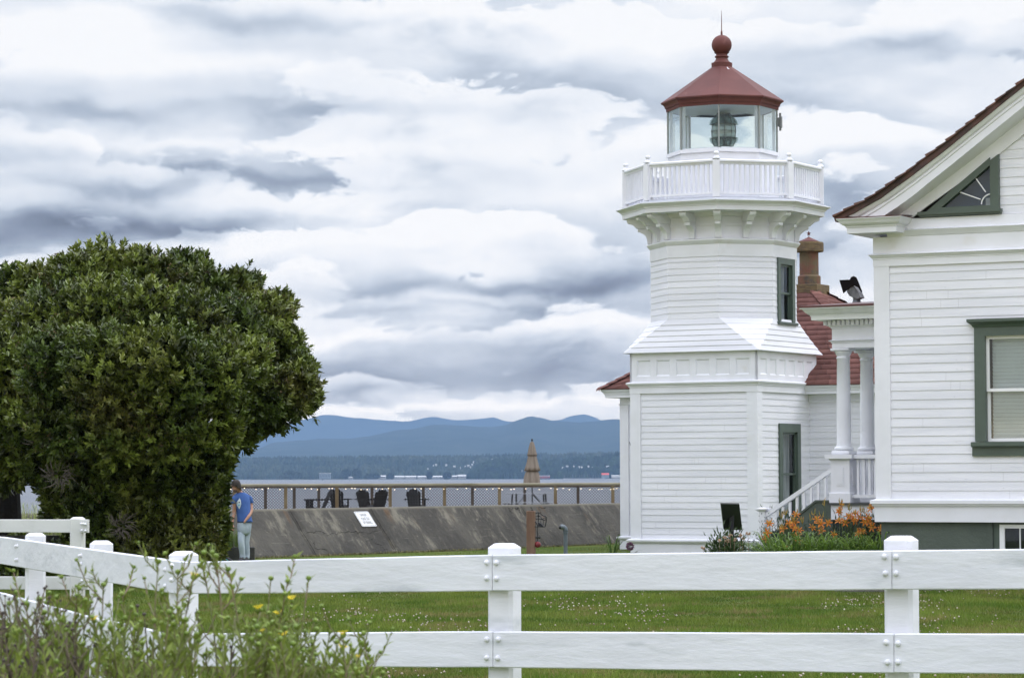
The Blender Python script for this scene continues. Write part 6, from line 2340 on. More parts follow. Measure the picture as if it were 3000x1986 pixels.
b = MB(); b.sphere(tuple(Vector(mp(292, 296, -.150))), .040, 12, 8, (1.05, .95, .85)); b.build('beard', mat('stubble', (.10, .06, .045), rough=.8), man, smooth=True)

# second person: seated on the planter's near edge behind the shrub, only a foot shows
gx2 = at(650, 1640, 57.4)
sit = empty('person', (gx2.x, 57.4, 0), R(58), 'seated person in dark trousers almost hidden by the tree, one teal-striped sneaker showing', 'person')
B = [((0, .55, .46), .12, .11), ((0, .58, .72), .11, .09), ((0, .54, .98), .13, .10), ((0, .50, 1.14), .05, .05), ((0, .46, 1.28), .085, .095), ((0, .46, 1.34), .08, .09),
     ((.19, .55, 1.02), .05, .05), ((.24, .50, .78), .04, .04), ((.18, .26, .66), .032, .032), ((.10, .20, .64), .028, .02),
     ((-.19, .55, 1.02), .05, .05), ((-.24, .50, .78), .04, .04), ((-.18, .26, .66), .032, .032), ((-.10, .20, .64), .028, .02),
     ((.10, .50, .44), .085, .085), ((.11, .10, .47), .062, .062), ((.10, .05, .09), .040, .040), ((.10, -.10, .035), .038, .028),
     ((-.10, .50, .44), .085, .085), ((-.11, .10, .47), .062, .062), ((-.10, .02, .09), .040, .040), ((-.10, -.13, .035), .038, .028)]
ED = [(0, 1), (1, 2), (2, 3), (3, 4), (4, 5), (2, 6), (6, 7), (7, 8), (8, 9), (2, 10), (10, 11), (11, 12), (12, 13), (0, 14), (14, 15), (15, 16), (16, 17), (0, 18), (18, 19), (19, 20), (20, 21)]
DKC = mat('dark_clothes', (.015, .015, .02), (.025, .025, .03), rough=.9, scale=6)
skin_body('body', B, ED, sit, SKIN, sub=1)
b = MB(); b.tube([(0, .56, .44), (0, .58, .72), (0, .54, 1.0), (0, .51, 1.10)], [.16, .145, .17, .08], 16)
for s_ in (-1, 1): b.tube([(s_ * .12, .54, 1.04), (s_ * .20, .55, 1.02), (s_ * .25, .50, .78), (s_ * .20, .30, .67)], [.07, .065, .055, .045], 10)
b.build('jacket', DKC, sit, smooth=True)
b = MB()
for s_ in (-1, 1): b.tube([(s_ * .06, .60, .45), (s_ * .10, .45, .46), (s_ * .11, .10, .49), (s_ * .108, .06, .40), (s_ * .10, .045, .16)], [.12, .11, .085, .08, .062], 12)
b.build('trousers', DKC, sit, smooth=True)
b = MB(); b.sphere((0, .48, 1.36), .105, 12, 8, (.95, 1.05, .8)); b.build('hair', HAIR, sit, smooth=True)
for s_, y in ((1, -.05), (-1, -.08)):
    b = MB(Matrix.Translation((s_ * .10, y, 0)))
    A_ = np.linspace(0, 2 * PI, 17)[:-1]
    b.loft([[(.045 * math.cos(a), .14 * math.sin(a), 0) for a in A_], [(.048 * math.cos(a), .142 * math.sin(a), .035) for a in A_], [(.040 * math.cos(a), .11 * math.sin(a) + .02, .07) for a in A_], [(.038 * math.cos(a), .05 * math.sin(a) + .07, .11) for a in A_]], True, True)
    sh = b.build('sneaker', SHOE, sit, smooth=True)
    b = MB(Matrix.Translation((s_ * .10, y, 0)))
    for sx in (-1, 1):
        b.tube([(sx * .046, -.06, .03), (sx * .047, .0, .06), (sx * .045, .06, .05)], .010, 6)
    b.build('stripe', TEAL, sh)

# ================================================================== TREE
TD = 46.5


def tree():
    base = at(360, 1700, TD)
    e = empty('broadleaf_evergreen_tree', (base.x, TD, 0), 0, 'big rounded dark green broadleaf tree reaching to the ground at left', 'tree')
    ox, oy = base.x, TD
    # lobes traced from the photo: px, py, radius px, depth offset (m, negative = nearer)
    lobes = [(330, 790, 105, 0), (240, 815, 100, -.4), (430, 800, 95, -.3), (540, 800, 85, .2), (600, 850, 90, -.2), (680, 850, 75, 0), (720, 830, 48, .3), (130, 840, 90, .1), (60, 830, 70, .5), (-40, 900, 110, .2),
             (20, 930, 110, -.6), (150, 930, 120, -1.2), (280, 920, 130, -1.6), (420, 920, 125, -1.7), (560, 940, 120, -1.4), (680, 950, 110, -.8), (780, 920, 75, -.1), (815, 890, 48, .2),
             (780, 1030, 95, -.4), (845, 1010, 50, .2), (850, 1100, 70, -.2), (885, 1080, 34, .2), (880, 1165, 52, -.1), (820, 1190, 62, -.4), (760, 1150, 95, -.9), (905, 1160, 30, 0), (790, 1235, 38, -.2),
             (40, 1060, 130, -1.0), (180, 1060, 140, -2.0), (330, 1070, 150, -2.4), (480, 1080, 145, -2.4), (620, 1090, 130, -1.9), (700, 1060, 100, -1.3),
             (60, 1200, 120, -1.1), (190, 1210, 140, -2.0), (340, 1220, 150, -2.6), (490, 1230, 140, -2.6), (620, 1220, 110, -1.9), (690, 1260, 60, -.9), (630, 1310, 70, -1.2), (705, 1290, 30, -.4),
             (30, 1310, 90, -1.0), (130, 1330, 90, -1.6), (280, 1360, 135, -2.3), (420, 1370, 140, -2.7), (550, 1370, 120, -2.3), (600, 1400, 55, -1.4), (640, 1440, 24, -.5), (645, 1395, 16, -.2),
             (300, 1480, 110, -2.2), (430, 1500, 130, -2.7), (550, 1500, 105, -2.3), (590, 1520, 56, -1.4), (625, 1560, 28, -.6), (640, 1500, 20, -.2),
             (170, 1420, 52, -1.7), (210, 1480, 50, -1.5), (330, 1590, 110, -2.3), (460, 1610, 125, -2.7), (550, 1610, 90, -2.1), (600, 1620, 48, -1.2), (200, 1640, 60, -1.2),
             (300, 1700, 110, -2.3), (440, 1710, 115, -2.5), (180, 1710, 60, -1.6), (60, 1690, 95, -1.4), (60, 1600, 50, .6), (150, 1380, 62, -1.2), (185, 1440, 56, -1.1), (170, 1490, 42, -.9), (235, 1550, 60, -1.3), (225, 1620, 60, -1.3), (15, 1370, 70, -.6), (70, 1365, 60, -.9), (610, 1470, 52, -1.3), (628, 1540, 34, -1.0), (615, 1590, 44, -1.1), (652, 1350, 22, -.6), (700, 1240, 60, -.9), (860, 1130, 70, -.6),
             (250, 1100, 200, -1.0), (450, 1150, 220, -1.0), (450, 1400, 200, -1.0), (420, 1600, 160, -1.0)]
    # shrink and settle the lobes: the upper crown overhangs, the skirt below stays in its shade
    L2_ = []
    for (px, py, rp, dy) in lobes:
        px2, py2, rp2 = px, py + 8, rp * .93
        if py < 1000: py2 = py + 16
        if px < 60 and py < 1000: py2 += 34; rp2 *= .85
        t = min(1, max(0, (py - 1150) / 250))
        dy2 = dy * (1.25 - .75 * t) + .6 * t
        L2_.append((px2, py2, rp2, dy2))
    lobes = L2_
    P, Dv, W8 = [], [], []
    rg_ = np.random.default_rng(2)
    for (px, py, rp, dy) in lobes:
        D = TD + dy
        c = np.array(at(px, py, D)); r = rp * D / F
        n = int(170 * (r / .55) ** 2) + 45
        d = unit(rg_.normal(size=(n, 3)))
        d[:, 1] = np.where((d[:, 1] > .35) & (rg_.random(n) < .7), -d[:, 1], d[:, 1])
        rad = r * (.80 + .26 * rg_.random(n))
        sub = np.array([mnoise.noise(Vector((float(v[0] * 3.1 + c[0] * 2), float(v[1] * 3.1), float(v[2] * 3.1 + c[2] * 2)))) for v in d])
        sub2 = np.array([mnoise.noise(Vector((float(v[0] * 1.5 + c[0] * 3), float(v[1] * 1.5 + c[1]), float(v[2] * 1.5 + c[2] * 3)))) for v in d])
        rad = rad * (1 + .22 * sub + .16 * sub2)
        rad = np.where(rg_.random(n) < .05, rad * (1.05 + .12 * rg_.random(n)) + .05, rad)
        Pn = c + d * rad[:, None] * np.array([1, .9, .92])
        P.append(Pn); Dv.append(d); W8.append(sub)
        n2 = int(n * .6)                                    # inner, sparser leaves
        d2 = unit(rg_.normal(size=(n2, 3)))
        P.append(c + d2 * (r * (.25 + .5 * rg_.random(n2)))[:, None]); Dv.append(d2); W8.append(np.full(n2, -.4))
    P = np.concatenate(P); Dv = np.concatenate(Dv); W8 = np.concatenate(W8)
    # keep the gap beneath the crown open at left
    def topx(p):
        v = p - np.array([0, 0, EYE]); return 1500 + v[:, 0] / v[:, 1] * F, 1398 - v[:, 2] / v[:, 1] * F
    sx, sy = topx(P)
    keep = ~((sx > 650) & (sy > 1394) & (sy < 1700)) & ~((sx > 668) & (sy > 1340) & (sy < 1404)) & ~((sx > 64) & (sx < 132 + (sy - 1440) * -.25) & (sy > 1445) & (sy < 1516)) & (P[:, 2] > .05) & ~((sx > 60) & (sx < 215) & (sy > 1510) & (sy < 1585))
    P, Dv, W8 = P[keep], Dv[keep], W8[keep]
    # rosettes: every point is a shoot tip bearing a handful of leaves
    k = 8
    n = len(P)
    up = np.array([0, 0, 1.0])
    shoot = unit(Dv * .75 + up * .75 + rg_.normal(size=(n, 3)) * .25)
    t1 = unit(np.cross(shoot, rg_.normal(size=(n, 3))))
    t2 = np.cross(shoot, t1)
    ang = rg_.random((n, k)) * .9 + np.arange(k)[None] * 2 * PI * .382
    spread = .35 + .75 * (1 - np.arange(k)[None] / k) + rg_.normal(size=(n, k)) * .12
    ax = shoot[:, None] + (t1[:, None] * np.cos(ang)[..., None] + t2[:, None] * np.sin(ang)[..., None]) * spread[..., None]
    base_ = P[:, None] + shoot[:, None] * (np.arange(k)[None, :, None] / k * .10)
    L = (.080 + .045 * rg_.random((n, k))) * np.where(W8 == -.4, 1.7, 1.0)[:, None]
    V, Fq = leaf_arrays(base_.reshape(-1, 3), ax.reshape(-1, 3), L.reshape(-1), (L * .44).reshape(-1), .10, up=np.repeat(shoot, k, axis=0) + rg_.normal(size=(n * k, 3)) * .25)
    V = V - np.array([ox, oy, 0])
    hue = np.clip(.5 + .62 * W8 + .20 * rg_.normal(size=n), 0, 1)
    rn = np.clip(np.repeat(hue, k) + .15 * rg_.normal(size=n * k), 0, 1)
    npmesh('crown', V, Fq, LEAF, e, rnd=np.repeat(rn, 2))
    # faded flower heads at shoot tips
    sel = rg_.random(n) < .075
    patch_ = np.array([mnoise.noise(Vector((float(a[0]) * .8, float(a[1]) * .8, float(a[2]) * .8))) for a in P]) > .02
    sel &= patch_ | (rg_.random(n) < .1)
    Q = P[sel] + shoot[sel] * .10; m = len(Q); kk = 14
    dd = unit(rg_.normal(size=(m, kk, 3)) + shoot[sel][:, None] * .8)
    V, Fq = leaf_arrays((Q[:, None] + dd * .03).reshape(-1, 3), dd.reshape(-1, 3), .035, .016, .1)
    npmesh('faded_flower_heads', V - np.array([ox, oy, 0]), Fq, SEEDH, e, rnd=np.repeat(rg_.random(m * kk), 2))
    # trunks and limbs
    b = MB(); lc = lambda px, py, D: tuple(at(px, py, D + 1.5) - Vector((ox, oy, 0)))
    stems = [[(330, 1745, 45.2), (320, 1620, 45.4), (285, 1530, 45.2), (235, 1465, 45.0), (180, 1400, 45.2), (120, 1300, 45.5)],
             [(352, 1745, 45.6), (365, 1600, 45.6), (350, 1480, 45.6), (380, 1300, 45.8), (330, 1100, 46), (300, 950, 46.2)],
             [(362, 1745, 45.0), (400, 1630, 44.9), (430, 1500, 45.0), (500, 1350, 45.6), (560, 1150, 46), (620, 1000, 46.2)],
             [(340, 1745, 45.9), (300, 1600, 46), (240, 1400, 46.2), (200, 1200, 46.3), (150, 1000, 46.3)],
             [(370, 1745, 45.8), (450, 1560, 46), (560, 1420, 46.2), (680, 1290, 46.3), (770, 1215, 46.3)]]
    for s_ in stems:
        b.tube([lc(*q) for q in s_], [.13 * (1 - .13 * i) for i in range(len(s_))], 9)
        for _ in range(9):
            i = rg.randrange(1, len(s_) - 1); q0 = s_[i]; a = rg.uniform(0, 2 * PI); l = rg.uniform(80, 200)
            q1 = (q0[0] + l * math.cos(a) * .6, q0[1] - abs(l * math.sin(a)) * .6, q0[2] + rg.uniform(-.8, .6)); q2 = (q0[0] + l * math.cos(a), q0[1] - abs(l * math.sin(a)), q0[2] + rg.uniform(-1.4, .8))
            if (q2[1] > 1230 and q2[0] > 590) or q2[0] > 800 or q2[1] < 760: continue
            b.tube([lc(*q0), lc(*q1), lc(*q2)], [.045, .028, .012], 6)
    b.build('trunk', BARK, e)
    # bare grey twigs
    lc = lambda px, py, D: tuple(at(px, py, D + .6) - Vector((ox, oy, 0)))
    b = MB()
    for (cx_, cy_, rr_, dd_) in ((120, 1290, 44, 44.2), (175, 1390, 52, 44.0), (330, 950, 60, 44.2), (360, 1540, 46, 44.4)):
        for _ in range(46 if rr_ < 60 else 22):
            a = rg.uniform(0, 2 * PI); r1 = rg.uniform(.1, .5) * rr_; r2 = rr_ * rg.uniform(.7, 1.3)
            p0 = (cx_ + r1 * math.cos(a), cy_ + r1 * math.sin(a), dd_); a2 = a + rg.uniform(-.7, .7)
            p1 = (cx_ + (r1 + r2) / 2 * math.cos(a2), cy_ + (r1 + r2) / 2 * math.sin(a2), dd_ - .1)
            p2 = (cx_ + r2 * math.cos(a2 + .2), cy_ + r2 * math.sin(a2 + .2), dd_)
            b.tube([lc(*p0), lc(*p1), lc(*p2)], [.006, .005, .003], 4)
    b.build('bare_twigs', TWIG, e)


tree()
# second tree at the very left, deep shade put into its bark colour
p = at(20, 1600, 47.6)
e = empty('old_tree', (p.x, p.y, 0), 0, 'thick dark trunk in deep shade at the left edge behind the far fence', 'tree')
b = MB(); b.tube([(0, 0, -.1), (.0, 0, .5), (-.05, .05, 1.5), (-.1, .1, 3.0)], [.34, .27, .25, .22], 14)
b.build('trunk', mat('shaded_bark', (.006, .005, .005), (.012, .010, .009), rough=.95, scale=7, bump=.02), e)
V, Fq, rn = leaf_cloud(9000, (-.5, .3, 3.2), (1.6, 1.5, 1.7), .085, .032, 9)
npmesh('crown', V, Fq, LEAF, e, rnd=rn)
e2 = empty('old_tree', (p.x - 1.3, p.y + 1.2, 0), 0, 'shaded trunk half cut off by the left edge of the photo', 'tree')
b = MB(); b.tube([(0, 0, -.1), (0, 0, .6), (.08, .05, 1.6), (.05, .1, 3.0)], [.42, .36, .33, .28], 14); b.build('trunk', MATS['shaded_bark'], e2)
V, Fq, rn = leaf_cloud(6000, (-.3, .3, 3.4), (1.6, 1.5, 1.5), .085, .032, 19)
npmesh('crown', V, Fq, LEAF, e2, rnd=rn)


# ---- helpers for herbs
def blade_arrays(P, dirs, H, reach, W, seg=5, rr=None):
    """arching strap leaves: rise H, travel reach along dirs"""
    n = len(P); V = np.zeros((n, (seg + 1) * 2, 3)); s = np.stack([-dirs[:, 1], dirs[:, 0], np.zeros(n)], 1)
    for i in range(seg + 1):
        t = i / seg
        x = reach * t
        z = H * (2.2 * t - 1.35 * t * t)
        w = W * (1 - t) ** .6 * (.6 + .8 * t)
        w = np.maximum(w, .0008)
        c = P + dirs * x[:, None] + np.stack([0 * z, 0 * z, z], 1)
        V[:, 2 * i] = c - s * w[:, None] / 2; V[:, 2 * i + 1] = c + s * w[:, None] / 2
    f = np.array([(2 * i, 2 * i + 1, 2 * i + 3, 2 * i + 2) for i in range(seg)])
    Fq = ((np.arange(n) * (2 * seg + 2))[:, None, None] + f[None]).reshape(-1, 4)
    return V.reshape(-1, 3), Fq


LILYL = mat('daylily_leaf', (.10, .19, .035), (.20, .30, .06), rough=.45, scale=3, rattr=.35, transl=.35)
LILYS = mat('daylily_stem', (.06, .10, .03), (.10, .13, .04), rough=.6, scale=3)
LILYF = mat('orange_daylily_petal', (.72, .20, .022), (.80, .30, .05), rough=.6, scale=22, rattr=.25, transl=.3)
LILYY = mat('yellow_throat', (.75, .42, .05), rough=.6)
LILYB = mat('green_bud', (.20, .20, .045), (.36, .20, .05), rough=.6, scale=15)


def lily_flower(parent, c, r, rs, mt=LILYF):
    face = Vector((rs.uniform(-.6, .6), rs.uniform(-1, -.2), rs.uniform(-.1, .9))).normalized()
    q = face.to_track_quat('Z', 'Y').to_matrix().to_4x4()
    b = MB(Matrix.Translation(c) @ q)
    for k in range(6):
        a = k * PI / 3 + rs.uniform(-.1, .1)
        wd = .32 if k % 2 else .42
        prof = [(.05, 0, .10), (.45, .34, wd), (.85, .42, wd * .8), (1.12, .26, .04)]
        vs = []
        for (rad, h, w) in prof:
            for s_ in (-1, 1):
                x, y = rad * r, s_ * w * r / 2
                vs.append((x * math.cos(a) - y * math.sin(a), x * math.sin(a) + y * math.cos(a), h * r))
        b.add(vs, [(0, 1, 3, 2), (2, 3, 5, 4), (4, 5, 7, 6)])
    f = b.build('flower', mt, parent, fix=False)
    b = MB(Matrix.Translation(c) @ q)
    for k in range(4):
        a = k * 1.6; b.tube([(0, 0, 0), (.12 * r * math.cos(a), .12 * r * math.sin(a), .5 * r), (.3 * r * math.cos(a), .3 * r * math.sin(a), .95 * r)], .0035, 4)
    b.build('stamen', LILYY, f)
    return f


def daylily(x, y, seed, tops, label, group='orange daylilies in the bed by the porch', leafH=.42, zb=.12):
    rs = random.Random(seed); rn_ = np.random.default_rng(seed)
    e = empty('daylily', (x, y, 0), 0, label, 'daylily', group)
    n = 46
    a = rn_.random(n) * 2 * PI
    d = np.stack([np.cos(a), np.sin(a), 0 * a], 1)
    P = d * (.06 * rn_.random(n))[:, None] + np.array([0, 0, zb * .4])
    V, Fq = blade_arrays(P, d, leafH * (.7 + .6 * rn_.random(n)), .30 + .42 * rn_.random(n), .022 + .014 * rn_.random(n))
    npmesh('leaves', V, Fq, LILYL, e, rnd=np.repeat(rn_.random(n), 5))
    for (tx, ty, tz, kind) in tops:
        b = MB(); m = (tx * .4, ty * .4, tz * .6)
        b.tube([(0, 0, 0), m, (tx, ty, tz)], [.005, .0042, .0032], 5)
        st_ = b.build('stem', LILYS, e)
        if kind >= 1: lily_flower(e, (tx, ty, tz), rs.uniform(.066, .086), rs)
        if kind == 2 and rs.random() < .55: lily_flower(e, (tx + rs.uniform(-.07, .07), ty - .02, tz - rs.uniform(.03, .07)), rs.uniform(.058, .074), rs)
        b = MB()
        for _ in range(3 if kind else 5):
            c = (tx + rs.uniform(-.04, .04), ty + rs.uniform(-.03, .03), tz + rs.uniform(-.01, .06))
            b.tube([(tx, ty, tz - .03), c, (c[0] + rs.uniform(-.012, .012), c[1], c[2] + .045)], [.003, .008, .002], 6)
        b.build('bud', LILYB, st_)
    return e


# flower positions traced from the photo: zoomed region 2200..2650 x 1200..1640, scale 3.5644
flw = [(190, 1195, 1), (178, 1288, 1), (350, 1250, 1), (395, 1195, 2), (465, 1185, 2), (505, 1268, 2), (490, 1370, 1), (408, 1440, 1), (635, 1235, 1), (725, 1195, 1), (805, 1185, 1), (770, 985, 0), (930, 985, 1), (930, 1055, 2),
       (1030, 1030, 0), (1020, 1125, 2), (1095, 1095, 2), (925, 1170, 2), (985, 1185, 2), (1075, 1165, 1), (1150, 1060, 0), (1265, 1030, 2), (1215, 1130, 2), (1160, 1275, 2), (1120, 1285, 1), (1275, 1230, 2), (1365, 1240, 1),
       (1185, 1060, 0), (1330, 1060, 0), (660, 1080, 0), (690, 1155, 1), (740, 1110, 0), (620, 1140, 0), (470, 1100, 1), (440, 1150, 0), (320, 1120, 0), (360, 1080, 0), (135, 1360, 1), (745, 1270, 1), (860, 1310, 1), (785, 1455, 1), (300, 1240, 0), (540, 1170, 0), (1240, 1180, 2), (1310, 1150, 0)]
DF_ = 44.2
groups = {}
for i, (zx, zy, kd) in enumerate(flw):
    px, py = 2200 + zx / 3.5644, 1200 + zy / 3.5644
    w_ = at(px, py, DF_ + ((i * 37) % 11 - 5) * .06)
    key = int((px - 2200) / 26)
    groups.setdefault(key, []).append((w_, kd))
cnt = 0
for key, lst in sorted(groups.items()):
    cx_ = sum(w.x for w, _ in lst) / len(lst) + .05; cy_ = sum(w.y for w, _ in lst) / len(lst)
    tops = [(w.x - cx_, w.y - cy_, w.z, k_) for w, k_ in lst]
    daylily(cx_, cy_, 50 + cnt, tops, 'orange daylily clump flowering in the bed below the green porch steps'); cnt += 1
for k in range(26):                                   # leafy clumps that fill the bed
    px = 2255 + k * 13.2
    w_ = at(px, 1600, 43.7 + (k * 7 % 5) * .12)
    lw_ = 44.0
    daylily(w_.x, w_.y, 300 + k, [], 'daylily clump with arching yellow-green leaves and no flower, in the bed front', 'leafy daylilies along the bed front', leafH=.42 + .07 * ((k * 5) % 3), zb=.45)

# dark ferny plant left of the lilies
FERN = mat('dark_ferny_leaf', (.025, .045, .022), (.05, .07, .035), rough=.6, scale=6, rattr=.35)


def bushy(name, px, py_top, wpx, D, label, mt, n=2600, L=.07, W=.02, seed=0, cat='shrub', group=None, up_=.6, flowers=None, stemm=LILYS):
    c = at(px, py_top, D); h = c.z; r = wpx / 2 * D / F
    e = empty(name, (c.x, D, 0), 0, label, cat, group)
    rn_ = np.random.default_rng(seed)
    d = unit(rn_.normal(size=(n, 3))); d[:, 2] = np.abs(d[:, 2])
    rad = rn_.random(n) ** .4
    P = d * np.array([r, r * .8, h]) * rad[:, None] * (1 + .18 * rn_.normal(size=n))[:, None] * np.array([1, 1, .93])
    P[:, 2] = np.maximum(P[:, 2], .02)
    ax = unit(d + rn_.normal(size=(n, 3)) * .6 + np.array([0, 0, up_]))
    V, Fq = leaf_arrays(P, ax, L * (.6 + .8 * rn_.random(n)), W, .1)
    npmesh('foliage', V, Fq, mt, e, rnd=np.repeat(rn_.random(n), 2))
    b = MB()
    for k in range(14):
        a = rn_.random() * 2 * PI; q = rn_.random()
        b.tube([(0, 0, 0), (math.cos(a) * r * q * .5, math.sin(a) * r * q * .4, h * .5), (math.cos(a) * r * q, math.sin(a) * r * q * .8, h * (.95 - .3 * q))], [.008, .006, .003], 5)
    b.build('stem', stemm, e)
    return e, r, h


e, r_, h_ = bushy('rock_rose_shrub', 2132, 1563, 140, 49.6, 'low dark green shrub with withered pink flowers at the foot of the black board', mat('dark_shrub_leaf', (.035, .068, .022), (.07, .115, .035), rough=.5, scale=5, rattr=.4), 2300, .095, .030, 3)
PINK = mat('withered_pink_flower', (.50, .33, .24), (.38, .26, .17), rough=.9, scale=20)
for (px, py) in ((2140, 1568), (2123, 1575), (2192, 1563), (2108, 1582), (2060, 1605), (2176, 1578), (2151, 1580), (2168, 1567), (2131, 1583)):
    w_ = at(px, py, 49.4)
    b = MB(Matrix.Translation((w_.x - e.location.x, w_.y - e.location.y, 0)))
    for k in range(7):
        b.sphere((rg.uniform(-.03, .03), rg.uniform(-.02, .02), w_.z + rg.uniform(-.02, .02)), .018, 6, 5, (1, .6, .8))
    b.tube([(0, 0, .3), (0, 0, w_.z)], .003, 4)
    b.build('withered_flower', PINK, e)
bushy('feathery_plant', 2250, 1520, 84, 45.6, 'dark feathery foliage between the shrub and the first daylilies', FERN, 2600, .055, .010, 5)
bushy('feathery_plant', 2216, 1580, 60, 46.6, 'low bluish feathery foliage right of the black board', mat('bluish_leaf', (.07, .10, .09), (.14, .17, .16), rough=.6, scale=6, rattr=.3), 1500, .05, .014, 6)
# taller dark daisies mixed behind
for (px, py, w_, s_) in ((2310, 1510, 110, 7), (2395, 1530, 110, 8), (2480, 1520, 120, 9), (2545, 1520, 90, 10)):
    bushy('dark_border_plant', px, py, w_, 44.9, {7: 'dark green border plant behind the leftmost daylilies', 8: 'dark border plant in front of the green porch stringer', 9: 'dark border plant under the white porch skirt', 10: "dark border plant beside the corner of the large house"}[s_], FERN, 1500, .11, .020, s_, up_=1.2)
# iris fan and purple flower at the tower's left foot
IRIS = mat('iris_leaf', (.07, .13, .035), (.12, .19, .05), rough=.5, scale=4, rattr=.3, transl=.25)
w_ = at(1795, 1640, 58.5)
e = empty('iris_clump', (w_.x, w_.y, 0), 0, 'fan of upright green sword leaves at the left foot of the lighthouse', 'plant')
rn_ = np.random.default_rng(4); n = 26
a = rn_.random(n) * 2 * PI; d = np.stack([np.cos(a), np.sin(a) * .5, 0 * a], 1)
V, Fq = blade_arrays(d * .03, unit(d), .28 + .30 * rn_.random(n), .05 + .26 * rn_.random(n), .04 + .01 * rn_.random(n))
npmesh('leaves', V, Fq, IRIS, e, rnd=np.repeat(rn_.random(n), 5))
V, Fq = blade_arrays(np.array([[-.06, 0, 0], [.05, 0, 0], [.09, 0, 0], [-.02, 0, 0]]), np.array([[-1., 0, 0], [1, 0, 0], [1, 0, 0], [-1., 0, 0]]), np.array([.66, .62, .5, .5]), np.array([.03, .05, .10, .10]), np.full(4, .055))
npmesh('tall_leaf', V, Fq, IRIS, e, rnd=rn_.random(20))
w_ = at(1846, 1600, 58.0)
e = empty('purple_flower', (w_.x, w_.y, 0), 0, 'round purple flower head at the corner of the lighthouse', 'flower')
b = MB(); b.tube([(0, 0, 0), (.0, 0, w_.z)], .006, 6); b.build('stem', LILYS, e)
n = 240; d = unit(rn_.normal(size=(n, 3)))
V, Fq = leaf_arrays(d * .04 + np.array([0, 0, w_.z]), d, .055, .02, .1)
npmesh('flower_head', V, Fq, mat('purple_petal', (.10, .025, .075), (.28, .16, .24), rough=.7, scale=30, rattr=.4), e, rnd=np.repeat(rn_.random(n), 2))
V, Fq = blade_arrays(np.zeros((10, 3)), unit(rn_.normal(size=(10, 3)) * np.array([1, .4, 0])), np.full(10, .22), np.full(10, .28), np.full(10, .03))
npmesh('leaves', V, Fq, FERN, e, rnd=rn_.random(50))

# tall grasses: in the planter and in the far gap at left
TG = mat('tall_green_grass', (.10, .16, .035), (.17, .22, .06), rough=.6, scale=4, rattr=.35, transl=.3)
TG2 = mat('yellow_green_grass', (.26, .33, .10), (.34, .36, .16), rough=.6, scale=4, rattr=.35, transl=.3)


def tallgrass(x, y, zb, w, dpt, h, n, mt, label, seed, name='grass_tuft', W=.012):
    rn_ = np.random.default_rng(seed)
    e = empty(name, (x, y, 0), 0, label, 'grass')
    P = np.stack([(rn_.random(n) - .5) * w, (rn_.random(n) - .5) * dpt, np.full(n, zb)], 1)
    a = rn_.random(n) * 2 * PI; d = np.stack([np.cos(a), np.sin(a), 0 * a], 1)
    V, Fq = blade_arrays(P, d, h * (.6 + .5 * rn_.random(n)), h * .35 * rn_.random(n), W * (.6 + .6 * rn_.random(n)))
    npmesh('blades', V, Fq, mt, e, rnd=np.repeat(rn_.random(n), 5))


g0 = at(684, 1600, 58.75)
tallgrass(g0.x, 58.75, .24, .60, .4, .40, 420, TG, 'green grassy plant growing in the concrete planter behind the man', 31, 'ornamental_grass')
g0 = at(95, 1500, 54.5)
tallgrass(g0.x + .2, 54.5, .0, 3.4, .6, 1.25, 1500, TG2, 'bright yellow-green tall grass seen through the gap under the tree', 32, 'ornamental_grass')
# rough grass tufts at the foot of the seawall
rn_ = np.random.default_rng(40); n = 7000
t = rn_.random(n) * 22; P = np.array([[WO.x + WD.x * q + WN.x * (BAT + .03 + .12 * rn_.random()), WO.y + WD.y * q + WN.y * (BAT + .03 + .14 * rn_.random()), 0] for q in t])
a = rn_.random(n) * 2 * PI; d = np.stack([np.cos(a), np.sin(a), 0 * a], 1)
V, Fq = blade_arrays(P, d, .02 + .05 * rn_.random(n) ** 2, .02 + .03 * rn_.random(n), .008 + .006 * rn_.random(n), seg=2)
tag(npmesh('seawall_grass', V, Fq, mat('dry_grass', (.19, .165, .075), (.13, .13, .045), rough=.8, scale=.9, rattr=.4), rnd=np.repeat(rn_.random(n), 2)), 'rough dry grass along the foot of the seawall', 'grass', kind='stuff')

# ================================================================== FOREGROUND GUMWEED
GWL = mat('gumweed_leaf', (.14, .19, .034), (.225, .28, .055), rough=.55, scale=9, rattr=.35, transl=.3)
GWS = mat('gumweed_stem', (.20, .13, .10), (.16, .19, .07), rough=.6, scale=5)
GWB = mat('gumweed_bud', (.14, .22, .035), (.22, .30, .055), rough=.5, scale=40)
GWF = mat('yellow_petal', (.88, .66, .02), (.92, .74, .05), rough=.6, scale=30, transl=.2)
DRY = mat('dry_brown_stem', (.10, .08, .055), (.17, .14, .10), rough=.9, scale=10)
DRYH = mat('dry_seed_head', (.05, .040, .038), (.11, .09, .085), rough=.95, scale=30)


